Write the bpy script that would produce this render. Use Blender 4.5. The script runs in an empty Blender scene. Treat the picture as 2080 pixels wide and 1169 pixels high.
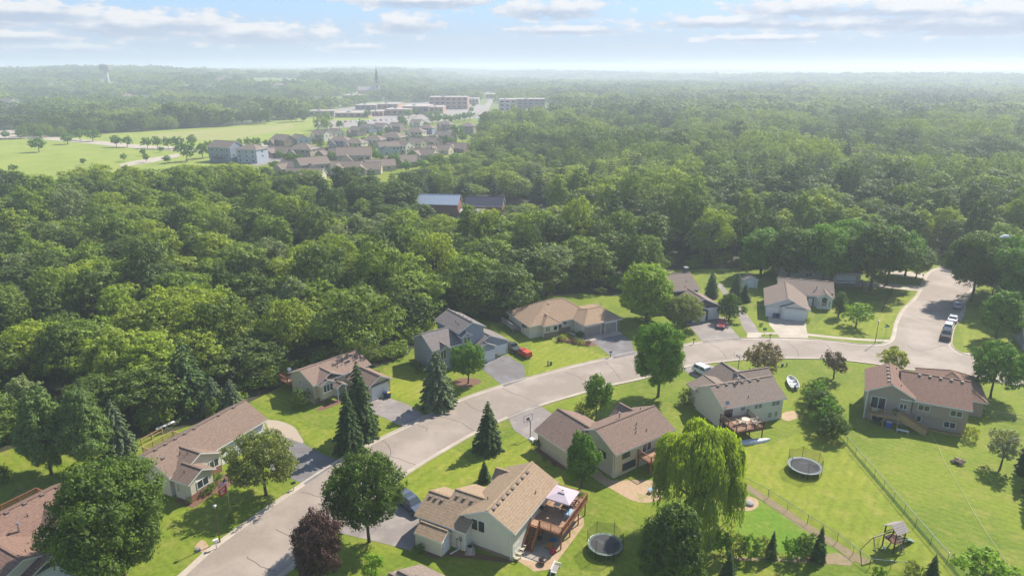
import bpy, bmesh, math, random
import numpy as np
from mathutils import Vector, Matrix
from mathutils.geometry import tessellate_polygon
R = math.radians
rnd = random.Random(7)
S = bpy.context.scene
COL = S.collection
# ---------------------------------------------------------------- camera
CF, CXP, CYP, PITCH, CH = 1388.0, 1040.0, 584.5, R(17.8), 55.0
cam = bpy.data.objects.new('camera', bpy.data.cameras.new('camera')); COL.objects.link(cam)
cam.data.sensor_width = 36; cam.data.lens = 36*CF/2080
cam.data.clip_start = .5; cam.data.clip_end = 60000
cam.location = (0, 0, CH); cam.rotation_euler = (R(90)-PITCH, 0, 0)
S.camera = cam
# ---------------------------------------------------------------- sky and sun
SUN_AZ, SUN_EL = 44.0, 45.0            # degrees; azimuth counted from +X
S.view_settings.view_transform = 'Standard'; S.view_settings.look = 'None'
S.view_settings.gamma = 1; S.view_settings.use_curve_mapping = False
S.view_settings.exposure = 0.74
W = bpy.data.worlds.new('World'); S.world = W; W.use_nodes = True
nt = W.node_tree; nt.nodes.clear()
def N(t, tree=None, **k):
    n = (tree or nt).nodes.new(t)
    for a, b in k.items():
        if a == 'inp':
            for i, v in b.items(): n.inputs[i].default_value = v
        else: setattr(n, a, b)
    return n
def L(a, b, tree=None): (tree or nt).links.new(a, b)
def MATH(op, a, b=None, c=None, tree=None, clamp=False):
    n = N('ShaderNodeMath', tree, operation=op, use_clamp=clamp)
    for i, v in enumerate((a, b, c)):
        if v is None: continue
        if hasattr(v, 'is_output'): L(v, n.inputs[i], tree)
        else: n.inputs[i].default_value = v
    return n.outputs[0]
sky = N('ShaderNodeTexSky', sky_type='NISHITA', sun_disc=False, sun_elevation=R(SUN_EL), sun_rotation=R(90-SUN_AZ),
        altitude=200, air_density=1.0, dust_density=.6, ozone_density=1.6)
tc = N('ShaderNodeTexCoord'); sep = N('ShaderNodeSeparateXYZ'); L(tc.outputs['Generated'], sep.inputs[0])
az = MATH('ARCTAN2', sep.outputs[0], sep.outputs[1])            # 0 straight ahead of +Y, + to the east
el = MATH('ARCSINE', sep.outputs[2])
cv = N('ShaderNodeCombineXYZ'); L(MATH('MULTIPLY', az, 34.0), cv.inputs[0]); L(MATH('MULTIPLY', el, 92.0), cv.inputs[1])
n1 = N('ShaderNodeTexNoise', noise_dimensions='3D', inp={'Scale': 1.0, 'Detail': 7.0, 'Roughness': .56}); L(cv.outputs[0], n1.inputs['Vector'])
cv2 = N('ShaderNodeCombineXYZ'); L(MATH('MULTIPLY', az, 5.0), cv2.inputs[0]); L(MATH('MULTIPLY', el, 30.0), cv2.inputs[1]); cv2.inputs[2].default_value = 3.3
n2 = N('ShaderNodeTexNoise', noise_dimensions='3D', inp={'Scale': 1.0, 'Detail': 5.0, 'Roughness': .55}); L(cv2.outputs[0], n2.inputs['Vector'])
def pix_dir(px, py):
    x = (px-CXP)/CF; y = -(py-CYP)/CF
    d = Vector((x, math.cos(PITCH)+y*math.sin(PITCH), -math.sin(PITCH)+y*math.cos(PITCH))).normalized()
    return math.atan2(d.x, d.y), math.asin(d.z)
CLOUDS = [(70,22,130,17),(250,50,110,24),(390,45,90,16),(520,68,150,20),(860,3,140,14),(825,50,70,18),(1120,20,110,19),(1150,62,120,9),
          (1620,18,110,21),(1830,15,120,22),(2000,28,190,24),(1480,45,150,12),(1740,48,200,12),(1990,55,160,14),(120,100,90,9),(30,75,80,10),(720,97,60,8),(1560,78,110,7),
          (-150,20,160,28),(2260,20,170,30),(1000,-40,260,22),(1600,-60,240,26),(300,-60,260,24),(2700,0,300,40),(-600,10,300,40)]
mask = None; low = None
for (px, py, hw, hh) in CLOUDS:
    a0, e0 = pix_dir(px, py); ra = hw/CF; re_ = hh/CF
    da = MATH('DIVIDE', MATH('SUBTRACT', az, a0), ra); de = MATH('DIVIDE', MATH('SUBTRACT', el, e0), re_)
    # flat base, billowing top
    d2 = MATH('ADD', MATH('MULTIPLY', da, da), MATH('MULTIPLY', de, de))
    m = MATH('MAXIMUM', MATH('SUBTRACT', 1.0, MATH('SQRT', d2)), -1.2)
    mask = m if mask is None else MATH('MAXIMUM', mask, m)
    lw = MATH('MULTIPLY', MATH('MAXIMUM', MATH('SUBTRACT', 1.15, MATH('SQRT', d2)), 0.0), de)
    low = lw if low is None else MATH('ADD', low, lw)
nz = MATH('SUBTRACT', n1.outputs[0], .5)
mk = MATH('ADD', mask, MATH('MULTIPLY', nz, 3.2))
mr = N('ShaderNodeMapRange', interpolation_type='SMOOTHSTEP', inp={1: -.35, 2: .3, 3: 0.0, 4: .9}); L(mk, mr.inputs[0])
wisp = N('ShaderNodeMapRange', interpolation_type='SMOOTHSTEP', inp={1: .50, 2: .8, 3: 0.0, 4: .3}); L(n2.outputs[0], wisp.inputs[0])
lf = N('ShaderNodeMapRange', interpolation_type='SMOOTHSTEP', inp={1: .002, 2: .04, 3: 0.0, 4: 1.0}); L(el, lf.inputs[0]); cm = MATH('MULTIPLY', MATH('MAXIMUM', mr.outputs[0], wisp.outputs[0]), lf.outputs[0])
shade = N('ShaderNodeMapRange', interpolation_type='SMOOTHSTEP', inp={1: -.35, 2: .35, 3: 0.0, 4: 1.0})
L(MATH('ADD', low, MATH('MULTIPLY', nz, 1.2)), shade.inputs[0])
cc = N('ShaderNodeMix', data_type='RGBA', inp={6: (2.9, 3.4, 4.3, 1), 7: (5.5, 5.45, 5.5, 1)}); L(shade.outputs[0], cc.inputs[0])
hz = N('ShaderNodeMapRange', interpolation_type='SMOOTHSTEP', inp={1: .015, 2: .10, 3: .92, 4: .12}); L(el, hz.inputs[0])
hmix = N('ShaderNodeMix', data_type='RGBA', inp={6: (2.9, 4.7, 7.0, 1), 7: (3.1, 3.75, 4.5, 1)}); L(hz.outputs[0], hmix.inputs[0])
tint = N('ShaderNodeMix', data_type='RGBA', blend_type='MULTIPLY', inp={0: 1.0, 7: (.92, 1.0, 1.1, 1)}); L(sky.outputs[0], tint.inputs[6])
hs2 = N('ShaderNodeMapRange', interpolation_type='SMOOTHSTEP', inp={1: .12, 2: .45, 3: .72, 4: .0}); L(el, hs2.inputs[0]); smix = N('ShaderNodeMix', data_type='RGBA', inp={7: (2.3, 4.0, 6.4, 1)}); L(hs2.outputs[0], smix.inputs[0]); L(tint.outputs[2], smix.inputs[6]); L(smix.outputs[2], hmix.inputs[6])
fin = N('ShaderNodeMix', data_type='RGBA'); L(cm, fin.inputs[0]); L(hmix.outputs[2], fin.inputs[6]); L(cc.outputs[2], fin.inputs[7])
bg = N('ShaderNodeBackground', inp={1: .10}); L(fin.outputs[2], bg.inputs[0])
wo = N('ShaderNodeOutputWorld'); L(bg.outputs[0], wo.inputs[0])
sl = bpy.data.lights.new('sun', 'SUN'); sl.energy = 4.9; sl.angle = R(.53); sl.color = (1.0, .94, .84)
sun = bpy.data.objects.new('sun', sl); COL.objects.link(sun)
sd = Vector((math.cos(R(SUN_AZ))*math.cos(R(SUN_EL)), math.sin(R(SUN_AZ))*math.cos(R(SUN_EL)), math.sin(R(SUN_EL))))
sun.rotation_euler = sd.to_track_quat('Z', 'Y').to_euler()
cy = S.cycles
cy.use_denoising = True; cy.max_bounces = 5; cy.diffuse_bounces = 2; cy.glossy_bounces = 2; cy.transmission_bounces = 3
cy.transparent_max_bounces = 6; cy.volume_bounces = 1; cy.use_adaptive_sampling = True; cy.adaptive_threshold = .01
cy.sample_clamp_indirect = 6; cy.caustics_reflective = False; cy.caustics_refractive = False
try:
    cy.denoiser = 'OPENIMAGEDENOISE'; cy.denoising_prefilter = 'ACCURATE'
except Exception: pass
# ---------------------------------------------------------------- helpers
def G(px, py, z=0.0):
    """the place on the level z that the photograph shows at this pixel"""
    x = (px-CXP)/CF; y = -(py-CYP)/CF
    r = (x, math.cos(PITCH)+y*math.sin(PITCH), -math.sin(PITCH)+y*math.cos(PITCH))
    t = (z-CH)/r[2]
    return Vector((r[0]*t, r[1]*t, z))
def proj(X, Y, Z=0.0):
    dep = Y*math.cos(PITCH)-(Z-CH)*math.sin(PITCH); u = Y*math.sin(PITCH)+(Z-CH)*math.cos(PITCH)
    if dep < 1: return (-9999, 9999)
    return (CXP+CF*X/dep, CYP-CF*u/dep)
def hsm(a, b, x):
    t = min(1, max(0, (x-a)/(b-a))); return t*t*(3-2*t)
def terrain(x, y):
    r = math.hypot(x, y)
    left = hsm(1050, 1750, y-.25*abs(x+350)) * (1-hsm(-520, -60, x))
    h = 25*left
    roll = math.sin(x*.0021+1.3)*math.sin(y*.0017+.4)+.6*math.sin(x*.0043+y*.0031)
    h += hsm(1700, 3400, r)*(4+14*roll)
    h += hsm(3600, 9000, r)*(3+12*math.sin(x*.0007+2.0)+6*math.sin(x*.0019+y*.0008))
    return h
def tag(o, label=None, cat=None, group=None, kind=None):
    if label: o['label'] = label
    if cat: o['category'] = cat
    if group: o['group'] = group
    if kind: o['kind'] = kind
    return o
def empty(name, loc=(0,0,0), rz=0, label=None, cat=None, group=None):
    o = bpy.data.objects.new(name, None); COL.objects.link(o); o.empty_display_size = .3
    o.location = loc; o.rotation_euler = (0,0,rz)
    return tag(o, label, cat, group)
def copy_tree(o, parent=None):
    c = o.copy(); COL.objects.link(c); c.parent = parent
    for ch in o.children: copy_tree(ch, c)
    return c
class MB:
    def __init__(s): s.v = []; s.f = []; s.m = []
    def poly(s, pts, m=0):
        b = len(s.v); s.v += [tuple(p) for p in pts]; s.f.append(tuple(range(b, b+len(pts)))); s.m.append(m)
    def hexa(s, p, m=0, mt=None):     # p: 4 bottom, 4 top (same winding)
        b = len(s.v); s.v += [tuple(q) for q in p]
        F = [(3,2,1,0),(4,5,6,7),(0,1,5,4),(1,2,6,5),(2,3,7,6),(3,0,4,7)]
        for i, f in enumerate(F): s.f.append(tuple(b+k for k in f)); s.m.append(mt if (mt is not None and i == 1) else m)
    def box(s, x0, x1, y0, y1, z0, z1, m=0, mt=None):
        s.hexa([(x0,y0,z0),(x1,y0,z0),(x1,y1,z0),(x0,y1,z0),(x0,y0,z1),(x1,y0,z1),(x1,y1,z1),(x0,y1,z1)], m, mt)
    def bar(s, p0, p1, w, h, m=0, up=(0,0,1)):
        p0 = Vector(p0); p1 = Vector(p1); d = (p1-p0).normalized(); up = Vector(up)
        if abs(d.dot(up)) > .98: up = Vector((1,0,0))
        a = d.cross(up).normalized()*w/2; b = a.cross(d).normalized()*h/2
        s.hexa([p0-a-b, p0+a-b, p1+a-b, p1-a-b, p0-a+b, p0+a+b, p1+a+b, p1-a+b], m)
    def cyl(s, p0, p1, r0, r1=None, n=10, m=0, caps=True):
        r1 = r0 if r1 is None else r1; p0 = Vector(p0); p1 = Vector(p1); d = (p1-p0).normalized()
        a = d.orthogonal().normalized(); b = d.cross(a); k = len(s.v)
        for P, r in ((p0, r0), (p1, r1)):
            for i in range(n):
                t = 2*math.pi*i/n; s.v.append(tuple(P+a*math.cos(t)*r+b*math.sin(t)*r))
        for i in range(n):
            j = (i+1) % n; s.f.append((k+i, k+j, k+n+j, k+n+i)); s.m.append(m)
        if caps:
            s.f.append(tuple(k+i for i in reversed(range(n)))); s.m.append(m)
            s.f.append(tuple(k+n+i for i in range(n))); s.m.append(m)
    def tube(s, pts, r, n=6, m=0):
        for a, b in zip(pts[:-1], pts[1:]): s.cyl(a, b, r, r, n, m)
    def sphere(s, c, r, n=10, m=0, sz=1.0):
        k = len(s.v); rows = max(4, n//2)
        for i in range(rows+1):
            ph = math.pi*i/rows
            for j in range(n):
                t = 2*math.pi*j/n
                s.v.append((c[0]+r*math.sin(ph)*math.cos(t), c[1]+r*math.sin(ph)*math.sin(t), c[2]+r*sz*math.cos(ph)))
        for i in range(rows):
            for j in range(n):
                a = k+i*n+j; b = k+i*n+(j+1) % n; s.f.append((a, a+n, b+n, b)); s.m.append(m)
    def prism(s, pts, z0, z1, m=0, mt=None):
        n = len(pts); k = len(s.v)
        s.v += [(p[0], p[1], z0) for p in pts]+[(p[0], p[1], z1) for p in pts]
        for i in range(n):
            j = (i+1) % n; s.f.append((k+i, k+j, k+n+j, k+n+i)); s.m.append(m)
        for t in tessellate_polygon([[Vector((p[0], p[1], 0)) for p in pts]]):
            s.f.append((k+n+t[0], k+n+t[1], k+n+t[2])); s.m.append(m if mt is None else mt)
            s.f.append((k+t[2], k+t[1], k+t[0])); s.m.append(m)
    def build(s, name, mats, parent=None, loc=None, rz=None, smooth=False, bevel=0):
        me = bpy.data.meshes.new(name); me.from_pydata(s.v, [], s.f)
        mats = mats if isinstance(mats, (list, tuple)) else [mats]
        for m in mats: me.materials.append(m)
        me.polygons.foreach_set('material_index', s.m)
        bm = bmesh.new(); bm.from_mesh(me); bmesh.ops.recalc_face_normals(bm, faces=bm.faces)
        if bevel:
            bmesh.ops.remove_doubles(bm, verts=bm.verts, dist=1e-4)
            bmesh.ops.bevel(bm, geom=[e for e in bm.edges if len(e.link_faces) == 2 and e.calc_face_angle() > .6], offset=bevel, segments=2, affect='EDGES')
        bm.to_mesh(me); bm.free()
        if smooth: me.polygons.foreach_set('use_smooth', [True]*len(me.polygons))
        o = bpy.data.objects.new(name, me); COL.objects.link(o)
        if parent: o.parent = parent
        if loc is not None: o.location = loc
        if rz is not None: o.rotation_euler = (0,0,rz)
        return o
# ---------------------------------------------------------------- materials
def new_mat(name):
    m = bpy.data.materials.new(name); m.use_nodes = True; m.node_tree.nodes.clear(); return m
def surf(name, c, c2=None, scale=3.0, rough=.8, bump=0.0, bscale=None, metal=0.0, detail=4.0, spec=.3, c3=None, s3=.15, stripes=None, lo=.35, hi=.65, f3=(.45,.62), coat=0.0):
    """plain surface: colour c broken up by c2 (noise) and, in broad patches, c3"""
    m = new_mat(name); t = m.node_tree
    b = N('ShaderNodeBsdfPrincipled', t, inp={'Roughness': rough, 'Metallic': metal, 'Specular IOR Level': spec, 'Coat Weight': coat})
    o = N('ShaderNodeOutputMaterial', t); L(b.outputs[0], o.inputs[0], t)
    co = N('ShaderNodeTexCoord', t)
    c = (*c, 1); c2 = (*c2, 1) if c2 else tuple(x*.82 for x in c[:3])+(1,)
    n = N('ShaderNodeTexNoise', t, inp={'Scale': scale, 'Detail': detail, 'Roughness': .65}); L(co.outputs['Object'], n.inputs['Vector'], t)
    mr = N('ShaderNodeMapRange', t, inp={1: lo, 2: hi}); L(n.outputs[0], mr.inputs[0], t)
    mx = N('ShaderNodeMix', t, data_type='RGBA', inp={6: c, 7: c2}); L(mr.outputs[0], mx.inputs[0], t)
    out = mx.outputs[2]
    if c3:
        n3 = N('ShaderNodeTexNoise', t, inp={'Scale': s3, 'Detail': 5.0, 'Roughness': .6}); L(co.outputs['Object'], n3.inputs['Vector'], t)
        mr3 = N('ShaderNodeMapRange', t, inp={1: f3[0], 2: f3[1]}); L(n3.outputs[0], mr3.inputs[0], t)
        mx3 = N('ShaderNodeMix', t, data_type='RGBA', inp={7: (*c3, 1)}); L(mr3.outputs[0], mx3.inputs[0], t); L(out, mx3.inputs[6], t); out = mx3.outputs[2]
    if stripes:      # lap siding / plank joints: (axis, period, darkening)
        sp = N('ShaderNodeSeparateXYZ', t); L(co.outputs['Object'], sp.inputs[0], t)
        fr = MATH('FRACT', MATH('DIVIDE', sp.outputs[stripes[0]], stripes[1], tree=t), tree=t)
        g = MATH('LESS_THAN', fr, .16, tree=t)
        mxs = N('ShaderNodeMix', t, data_type='RGBA', blend_type='MULTIPLY', inp={7: (stripes[2],)*3+(1,)}); L(g, mxs.inputs[0], t); L(out, mxs.inputs[6], t); out = mxs.outputs[2]
    L(out, b.inputs['Base Color'], t)
    if bump:
        nb = N('ShaderNodeTexNoise', t, inp={'Scale': bscale or scale*3, 'Detail': 3.0}); L(co.outputs['Object'], nb.inputs['Vector'], t)
        bp = N('ShaderNodeBump', t, inp={'Strength': bump, 'Distance': .05}); L(nb.outputs[0], bp.inputs['Height'], t); L(bp.outputs[0], b.inputs['Normal'], t)
    return m
def shingle(name, c, dark=.62, warm=None):
    """asphalt shingles: granule speckle, tab-sized patches and courses that follow the slope"""
    m = new_mat(name); t = m.node_tree
    b = N('ShaderNodeBsdfPrincipled', t, inp={'Roughness': .9, 'Specular IOR Level': .15}); o = N('ShaderNodeOutputMaterial', t); L(b.outputs[0], o.inputs[0], t)
    co = N('ShaderNodeTexCoord', t)
    n = N('ShaderNodeTexNoise', t, inp={'Scale': 3.2, 'Detail': 5.0, 'Roughness': .8}); L(co.outputs['Object'], n.inputs['Vector'], t)
    mr = N('ShaderNodeMapRange', t, inp={1: .36, 2: .64}); L(n.outputs[0], mr.inputs[0], t)
    mx = N('ShaderNodeMix', t, data_type='RGBA', inp={6: tuple(x*dark for x in c)+(1,), 7: tuple(min(1, x*1.22) for x in c)+(1,)}); L(mr.outputs[0], mx.inputs[0], t)
    n3 = N('ShaderNodeTexNoise', t, inp={'Scale': .35, 'Detail': 3.0}); L(co.outputs['Object'], n3.inputs['Vector'], t)
    w = warm or tuple(x*.86 for x in c)
    mx3 = N('ShaderNodeMix', t, data_type='RGBA', inp={7: (*w, 1)}); L(MATH('MULTIPLY', n3.outputs[0], .7, tree=t), mx3.inputs[0], t); L(mx.outputs[2], mx3.inputs[6], t)
    sp = N('ShaderNodeSeparateXYZ', t); L(co.outputs['Object'], sp.inputs[0], t)
    fr = MATH('FRACT', MATH('DIVIDE', sp.outputs[2], .155, tree=t), tree=t); g = MATH('LESS_THAN', fr, .3, tree=t)
    mxs = N('ShaderNodeMix', t, data_type='RGBA', blend_type='MULTIPLY', inp={7: (.84, .84, .84, 1)}); L(g, mxs.inputs[0], t); L(mx3.outputs[2], mxs.inputs[6], t)
    L(mxs.outputs[2], b.inputs['Base Color'], t)
    return m
def leafmat(name, cols, trans=.34, rough=.55):
    """foliage: every tree takes its own place between the given greens, every leaf cluster varies a little"""
    m = new_mat(name); t = m.node_tree
    oi = N('ShaderNodeObjectInfo', t); ramp = N('ShaderNodeValToRGB', t); L(oi.outputs['Random'], ramp.inputs[0], t)
    el_ = ramp.color_ramp.elements
    while len(el_) < len(cols): el_.new(.5)
    for i, c in enumerate(cols): el_[i].position = i/max(1, len(cols)-1); el_[i].color = (*c, 1)
    at = N('ShaderNodeAttribute', t, attribute_name='tone')
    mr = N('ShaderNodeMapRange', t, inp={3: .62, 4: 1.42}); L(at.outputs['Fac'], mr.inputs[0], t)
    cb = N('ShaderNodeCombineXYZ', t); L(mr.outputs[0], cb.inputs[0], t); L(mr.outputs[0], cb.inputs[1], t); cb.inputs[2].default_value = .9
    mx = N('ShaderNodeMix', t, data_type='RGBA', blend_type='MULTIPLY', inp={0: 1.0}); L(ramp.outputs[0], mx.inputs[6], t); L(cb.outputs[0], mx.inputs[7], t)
    b = N('ShaderNodeBsdfPrincipled', t, inp={'Roughness': rough, 'Specular IOR Level': .25}); L(mx.outputs[2], b.inputs['Base Color'], t)
    tl = N('ShaderNodeBsdfTranslucent', t); hs = N('ShaderNodeMix', t, data_type='RGBA', blend_type='MULTIPLY', inp={0: 1.0, 7: (1.35, 1.45, .55, 1)}); L(mx.outputs[2], hs.inputs[6], t); L(hs.outputs[2], tl.inputs[0], t)
    ms = N('ShaderNodeMixShader', t, inp={0: trans}); L(b.outputs[0], ms.inputs[1], t); L(tl.outputs[0], ms.inputs[2], t)
    o = N('ShaderNodeOutputMaterial', t); L(ms.outputs[0], o.inputs[0], t)
    return m
def glass(name, c=(.03,.04,.05), rough=.08):
    m = new_mat(name); t = m.node_tree
    b = N('ShaderNodeBsdfPrincipled', t, inp={'Base Color': (*c, 1), 'Roughness': rough, 'Specular IOR Level': .7}); o = N('ShaderNodeOutputMaterial', t); L(b.outputs[0], o.inputs[0], t); return m
def mesh_net(name, c, open_=.6):
    m = new_mat(name); t = m.node_tree
    b = N('ShaderNodeBsdfPrincipled', t, inp={'Base Color': (*c, 1), 'Roughness': .7}); tr = N('ShaderNodeBsdfTransparent', t)
    ms = N('ShaderNodeMixShader', t, inp={0: open_}); L(b.outputs[0], ms.inputs[1], t); L(tr.outputs[0], ms.inputs[2], t)
    o = N('ShaderNodeOutputMaterial', t); L(ms.outputs[0], o.inputs[0], t); return m
M = {}
M['asphalt'] = surf('asphalt_road', (.280,.228,.185), (.238,.193,.157), scale=2.2, detail=10, c3=(.335,.275,.228), s3=.11, bump=.15, bscale=20)
M['blacktop'] = surf('driveway_blacktop', (.165,.148,.142), (.135,.12,.115), scale=5, detail=8, c3=(.19,.182,.188), s3=.3)
M['oldtop'] = surf('worn_driveway', (.24,.205,.185), (.20,.17,.155), scale=4, detail=8, c3=(.29,.25,.22), s3=.3)
M['crack'] = surf('road_crack', (.12,.10,.09), rough=1)
M['concrete'] = surf('concrete', (.41,.345,.27), (.35,.295,.23), scale=3, detail=6, c3=(.45,.385,.305), s3=.3)
M['carpark'] = surf('car_park_asphalt', (.30,.26,.23), (.24,.21,.185), scale=.15, detail=6); M['gravel'] = surf('gravel', (.42,.34,.26), (.30,.24,.18), scale=8, detail=8)
M['sand'] = surf('bare_sand', (.42,.29,.18), (.34,.23,.14), scale=2, detail=8, c3=(.25,.22,.08), s3=.5, f3=(.52,.66))
M['mulch'] = surf('mulch', (.20,.105,.065), (.12,.065,.045), scale=6, detail=8)
M['dirt'] = surf('garden_dirt', (.27,.19,.115), (.18,.15,.06), scale=1.6, detail=8)
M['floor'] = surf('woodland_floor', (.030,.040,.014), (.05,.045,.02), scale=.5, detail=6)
M['white'] = surf('white_trim', (.72,.72,.70), (.66,.66,.64), scale=2)
M['glass'] = glass('window_glass'); M['curtain'] = glass('curtained_glass', (.22,.21,.19), .2)
M['trunk'] = surf('bark', (.11,.085,.065), (.06,.047,.036), scale=4, detail=6, rough=.95)
M['cedar'] = surf('cedar_wood', (.30,.125,.065), (.22,.09,.045), scale=2.5, detail=5)
M['newwood'] = surf('new_pine_wood', (.42,.28,.14), (.34,.21,.10), scale=2.5, detail=5)
M['redwood'] = surf('dark_stained_wood', (.13,.05,.035), (.09,.04,.03), scale=2.5)
M['deckboard'] = surf('deck_boards', (.40,.24,.15), (.31,.18,.11), scale=2.0, detail=5, stripes=(0,.28,.7))
M['greyboard'] = surf('weathered_deck_boards', (.30,.27,.25), (.23,.205,.19), scale=2, stripes=(0,.28,.7))
M['brick'] = surf('red_brick', (.30,.15,.095), (.20,.10,.07), scale=7, detail=3)
M['stone'] = surf('brown_stone', (.27,.20,.15), (.18,.14,.11), scale=5, detail=3)
M['black'] = surf('black_paint', (.02,.02,.02), rough=.4); M['steel'] = surf('galvanised_steel', (.42,.43,.43), rough=.35, metal=.7)
M['net'] = mesh_net('trampoline_net', (.035,.04,.035), .72); M['chain'] = mesh_net('chain_link_mesh', (.26,.29,.26), .88)
M['rubber'] = surf('tyre_rubber', (.02,.02,.022), rough=.85); M['plastic_white'] = surf('white_plastic', (.7,.7,.68), rough=.4)
M['green_box'] = surf('green_enamel', (.05,.14,.07), rough=.5)
M['log'] = surf('split_logs', (.30,.23,.17), (.15,.11,.08), scale=6)
M['rock'] = surf('field_stone', (.33,.31,.29), (.22,.20,.19), scale=4)
# ---------------------------------------------------------------- ground, roads, paths
def lawnmat(name, a, b, dry, fine=(.66,1.34), stripe=None):
    m = new_mat(name); t = m.node_tree
    bs = N('ShaderNodeBsdfPrincipled', t, inp={'Roughness': .85, 'Specular IOR Level': .12}); o = N('ShaderNodeOutputMaterial', t); L(bs.outputs[0], o.inputs[0], t)
    co = N('ShaderNodeTexCoord', t)
    n = N('ShaderNodeTexNoise', t, inp={'Scale': .055, 'Detail': 6.0, 'Roughness': .62, 'Distortion': .6}); L(co.outputs['Object'], n.inputs['Vector'], t)
    mr = N('ShaderNodeMapRange', t, inp={1: .38, 2: .60}); L(n.outputs[0], mr.inputs[0], t)
    mx = N('ShaderNodeMix', t, data_type='RGBA', inp={6: (*a, 1), 7: (*b, 1)}); L(mr.outputs[0], mx.inputs[0], t)
    n2 = N('ShaderNodeTexNoise', t, inp={'Scale': .32, 'Detail': 7.0, 'Roughness': .7}); L(co.outputs['Object'], n2.inputs['Vector'], t)
    mr2 = N('ShaderNodeMapRange', t, inp={1: .49, 2: .70, 4: .8}); L(n2.outputs[0], mr2.inputs[0], t)
    mx2 = N('ShaderNodeMix', t, data_type='RGBA', inp={7: (*dry, 1)}); L(mr2.outputs[0], mx2.inputs[0], t); L(mx.outputs[2], mx2.inputs[6], t)
    n4 = N('ShaderNodeTexNoise', t, inp={'Scale': 1.5, 'Detail': 9.0, 'Roughness': .82}); L(co.outputs['Object'], n4.inputs['Vector'], t)
    mr4 = N('ShaderNodeMapRange', t, inp={1: .3, 2: .7, 3: fine[0], 4: fine[1]}); L(n4.outputs[0], mr4.inputs[0], t); fac = mr4.outputs[0]
    if stripe:
        sp = N('ShaderNodeSeparateXYZ', t); L(co.outputs['Object'], sp.inputs[0], t)
        d = MATH('ADD', MATH('MULTIPLY', sp.outputs[0], math.cos(stripe[0])/stripe[1], tree=t), MATH('MULTIPLY', sp.outputs[1], math.sin(stripe[0])/stripe[1], tree=t), tree=t)
        d = MATH('ADD', d, MATH('MULTIPLY', n2.outputs[0], .9, tree=t), tree=t)
        sn = MATH('MULTIPLY', MATH('SINE', MATH('MULTIPLY', d, 6.2832, tree=t), tree=t), stripe[2], tree=t); fac = MATH('ADD', fac, sn, tree=t)
    mm = N('ShaderNodeMix', t, data_type='RGBA', blend_type='MULTIPLY', inp={0: 1.0}); L(mx2.outputs[2], mm.inputs[6], t); L(fac, mm.inputs[7], t)
    L(mm.outputs[2], bs.inputs['Base Color'], t)
    nb = N('ShaderNodeTexNoise', t, inp={'Scale': 9.0, 'Detail': 3.0}); L(co.outputs['Object'], nb.inputs['Vector'], t)
    bp = N('ShaderNodeBump', t, inp={'Strength': .5, 'Distance': .08}); L(nb.outputs[0], bp.inputs['Height'], t); L(bp.outputs[0], bs.inputs['Normal'], t)
    return m
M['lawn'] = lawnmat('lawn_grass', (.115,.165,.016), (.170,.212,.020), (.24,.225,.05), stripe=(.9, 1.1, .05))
M['lawn_bright'] = lawnmat('bright_lawn_grass', (.155,.20,.018), (.205,.235,.022), (.28,.255,.055), stripe=(2.55, 1.5, .05))  # brighter, yellower turf than the plain lawn
M['lawn_lush'] = lawnmat('lush_lawn_grass', (.105,.20,.016), (.14,.215,.020), (.20,.22,.04))
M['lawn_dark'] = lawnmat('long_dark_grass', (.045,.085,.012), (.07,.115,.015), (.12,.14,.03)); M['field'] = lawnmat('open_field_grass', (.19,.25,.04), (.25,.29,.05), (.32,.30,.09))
M['hay'] = lawnmat('dry_field_grass', (.30,.28,.10), (.25,.27,.07), (.36,.31,.15))
M['far_land'] = lawnmat('distant_land', (.10,.15,.04), (.16,.20,.06), (.28,.26,.13))

def axis(lo, hi, near, g):
    a = [0.0]; s = near
    while a[-1] < hi: a.append(a[-1]+s); s *= g if a[-1] > 260 else 1
    b = [0.0]; s = near
    while b[-1] < -lo: b.append(b[-1]+s); s *= g if b[-1] > 260 else 1
    return [-x for x in reversed(b[1:])]+a
xs = axis(-14000, 14000, 26, 1.11); ys = axis(-60, 15500, 26, 1.07)
gm = MB(); nx = len(xs)
for y in ys:
    for x in xs: gm.v.append((x, y, terrain(x, y)))
for j in range(len(ys)-1):
    for i in range(nx-1):
        a = j*nx+i; gm.f.append((a, a+1, a+nx+1, a+nx)); gm.m.append(1 if ys[j] > 700 else 0)
GROUND = tag(gm.build('ground', [M['lawn'], M['far_land']], smooth=True), kind='structure')

def smooth(pts, n=6):
    out = []
    P = [Vector((p[0], p[1])) for p in pts]
    for i in range(len(P)-1):
        p0 = P[max(0, i-1)]; p1 = P[i]; p2 = P[i+1]; p3 = P[min(len(P)-1, i+2)]
        for k in range(n):
            t = k/n
            out.append(.5*((2*p1)+(p2-p0)*t+(2*p0-5*p1+4*p2-p3)*t*t+(3*p1-p0-3*p2+p3)*t*t*t))
    out.append(P[-1]); return out
def W2(pts): return [G(*p).xy for p in pts]
def sheet(name, pts, mat, z, kind='structure', sm=0, **kw):
    p = W2(pts)
    if sm: p = smooth(p+[p[0]], sm)[:-1]
    m = MB(); tri = tessellate_polygon([[Vector((q[0], q[1], 0)) for q in p]])
    m.v = [(q[0], q[1], z) for q in p]
    for t in tri: m.f.append(tuple(t)); m.m.append(0)
    me = m.build(name, mat)
    for pl in me.data.polygons:
        if pl.normal.z < 0: pl.flip()
    return tag(me, kind=kind, **kw)
UP = [(250,1268),(374,1169),(448,1104.5),(619,984),(733,914),(840,861.5),(936,814),(1023,784),(1100,762.5),(1164,745),(1248,726),(1290,717),(1389,701),(1438,694),(1506,689),(1560,688.5),(1641,689.5),(1700,695),(1745,700),(1785,701),(1803,698),(1815,690),(1820,673),(1824,655),(1838,629),(1864,603),(1875,580),(1887,556),(1904,546),(1935,538)]
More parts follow.
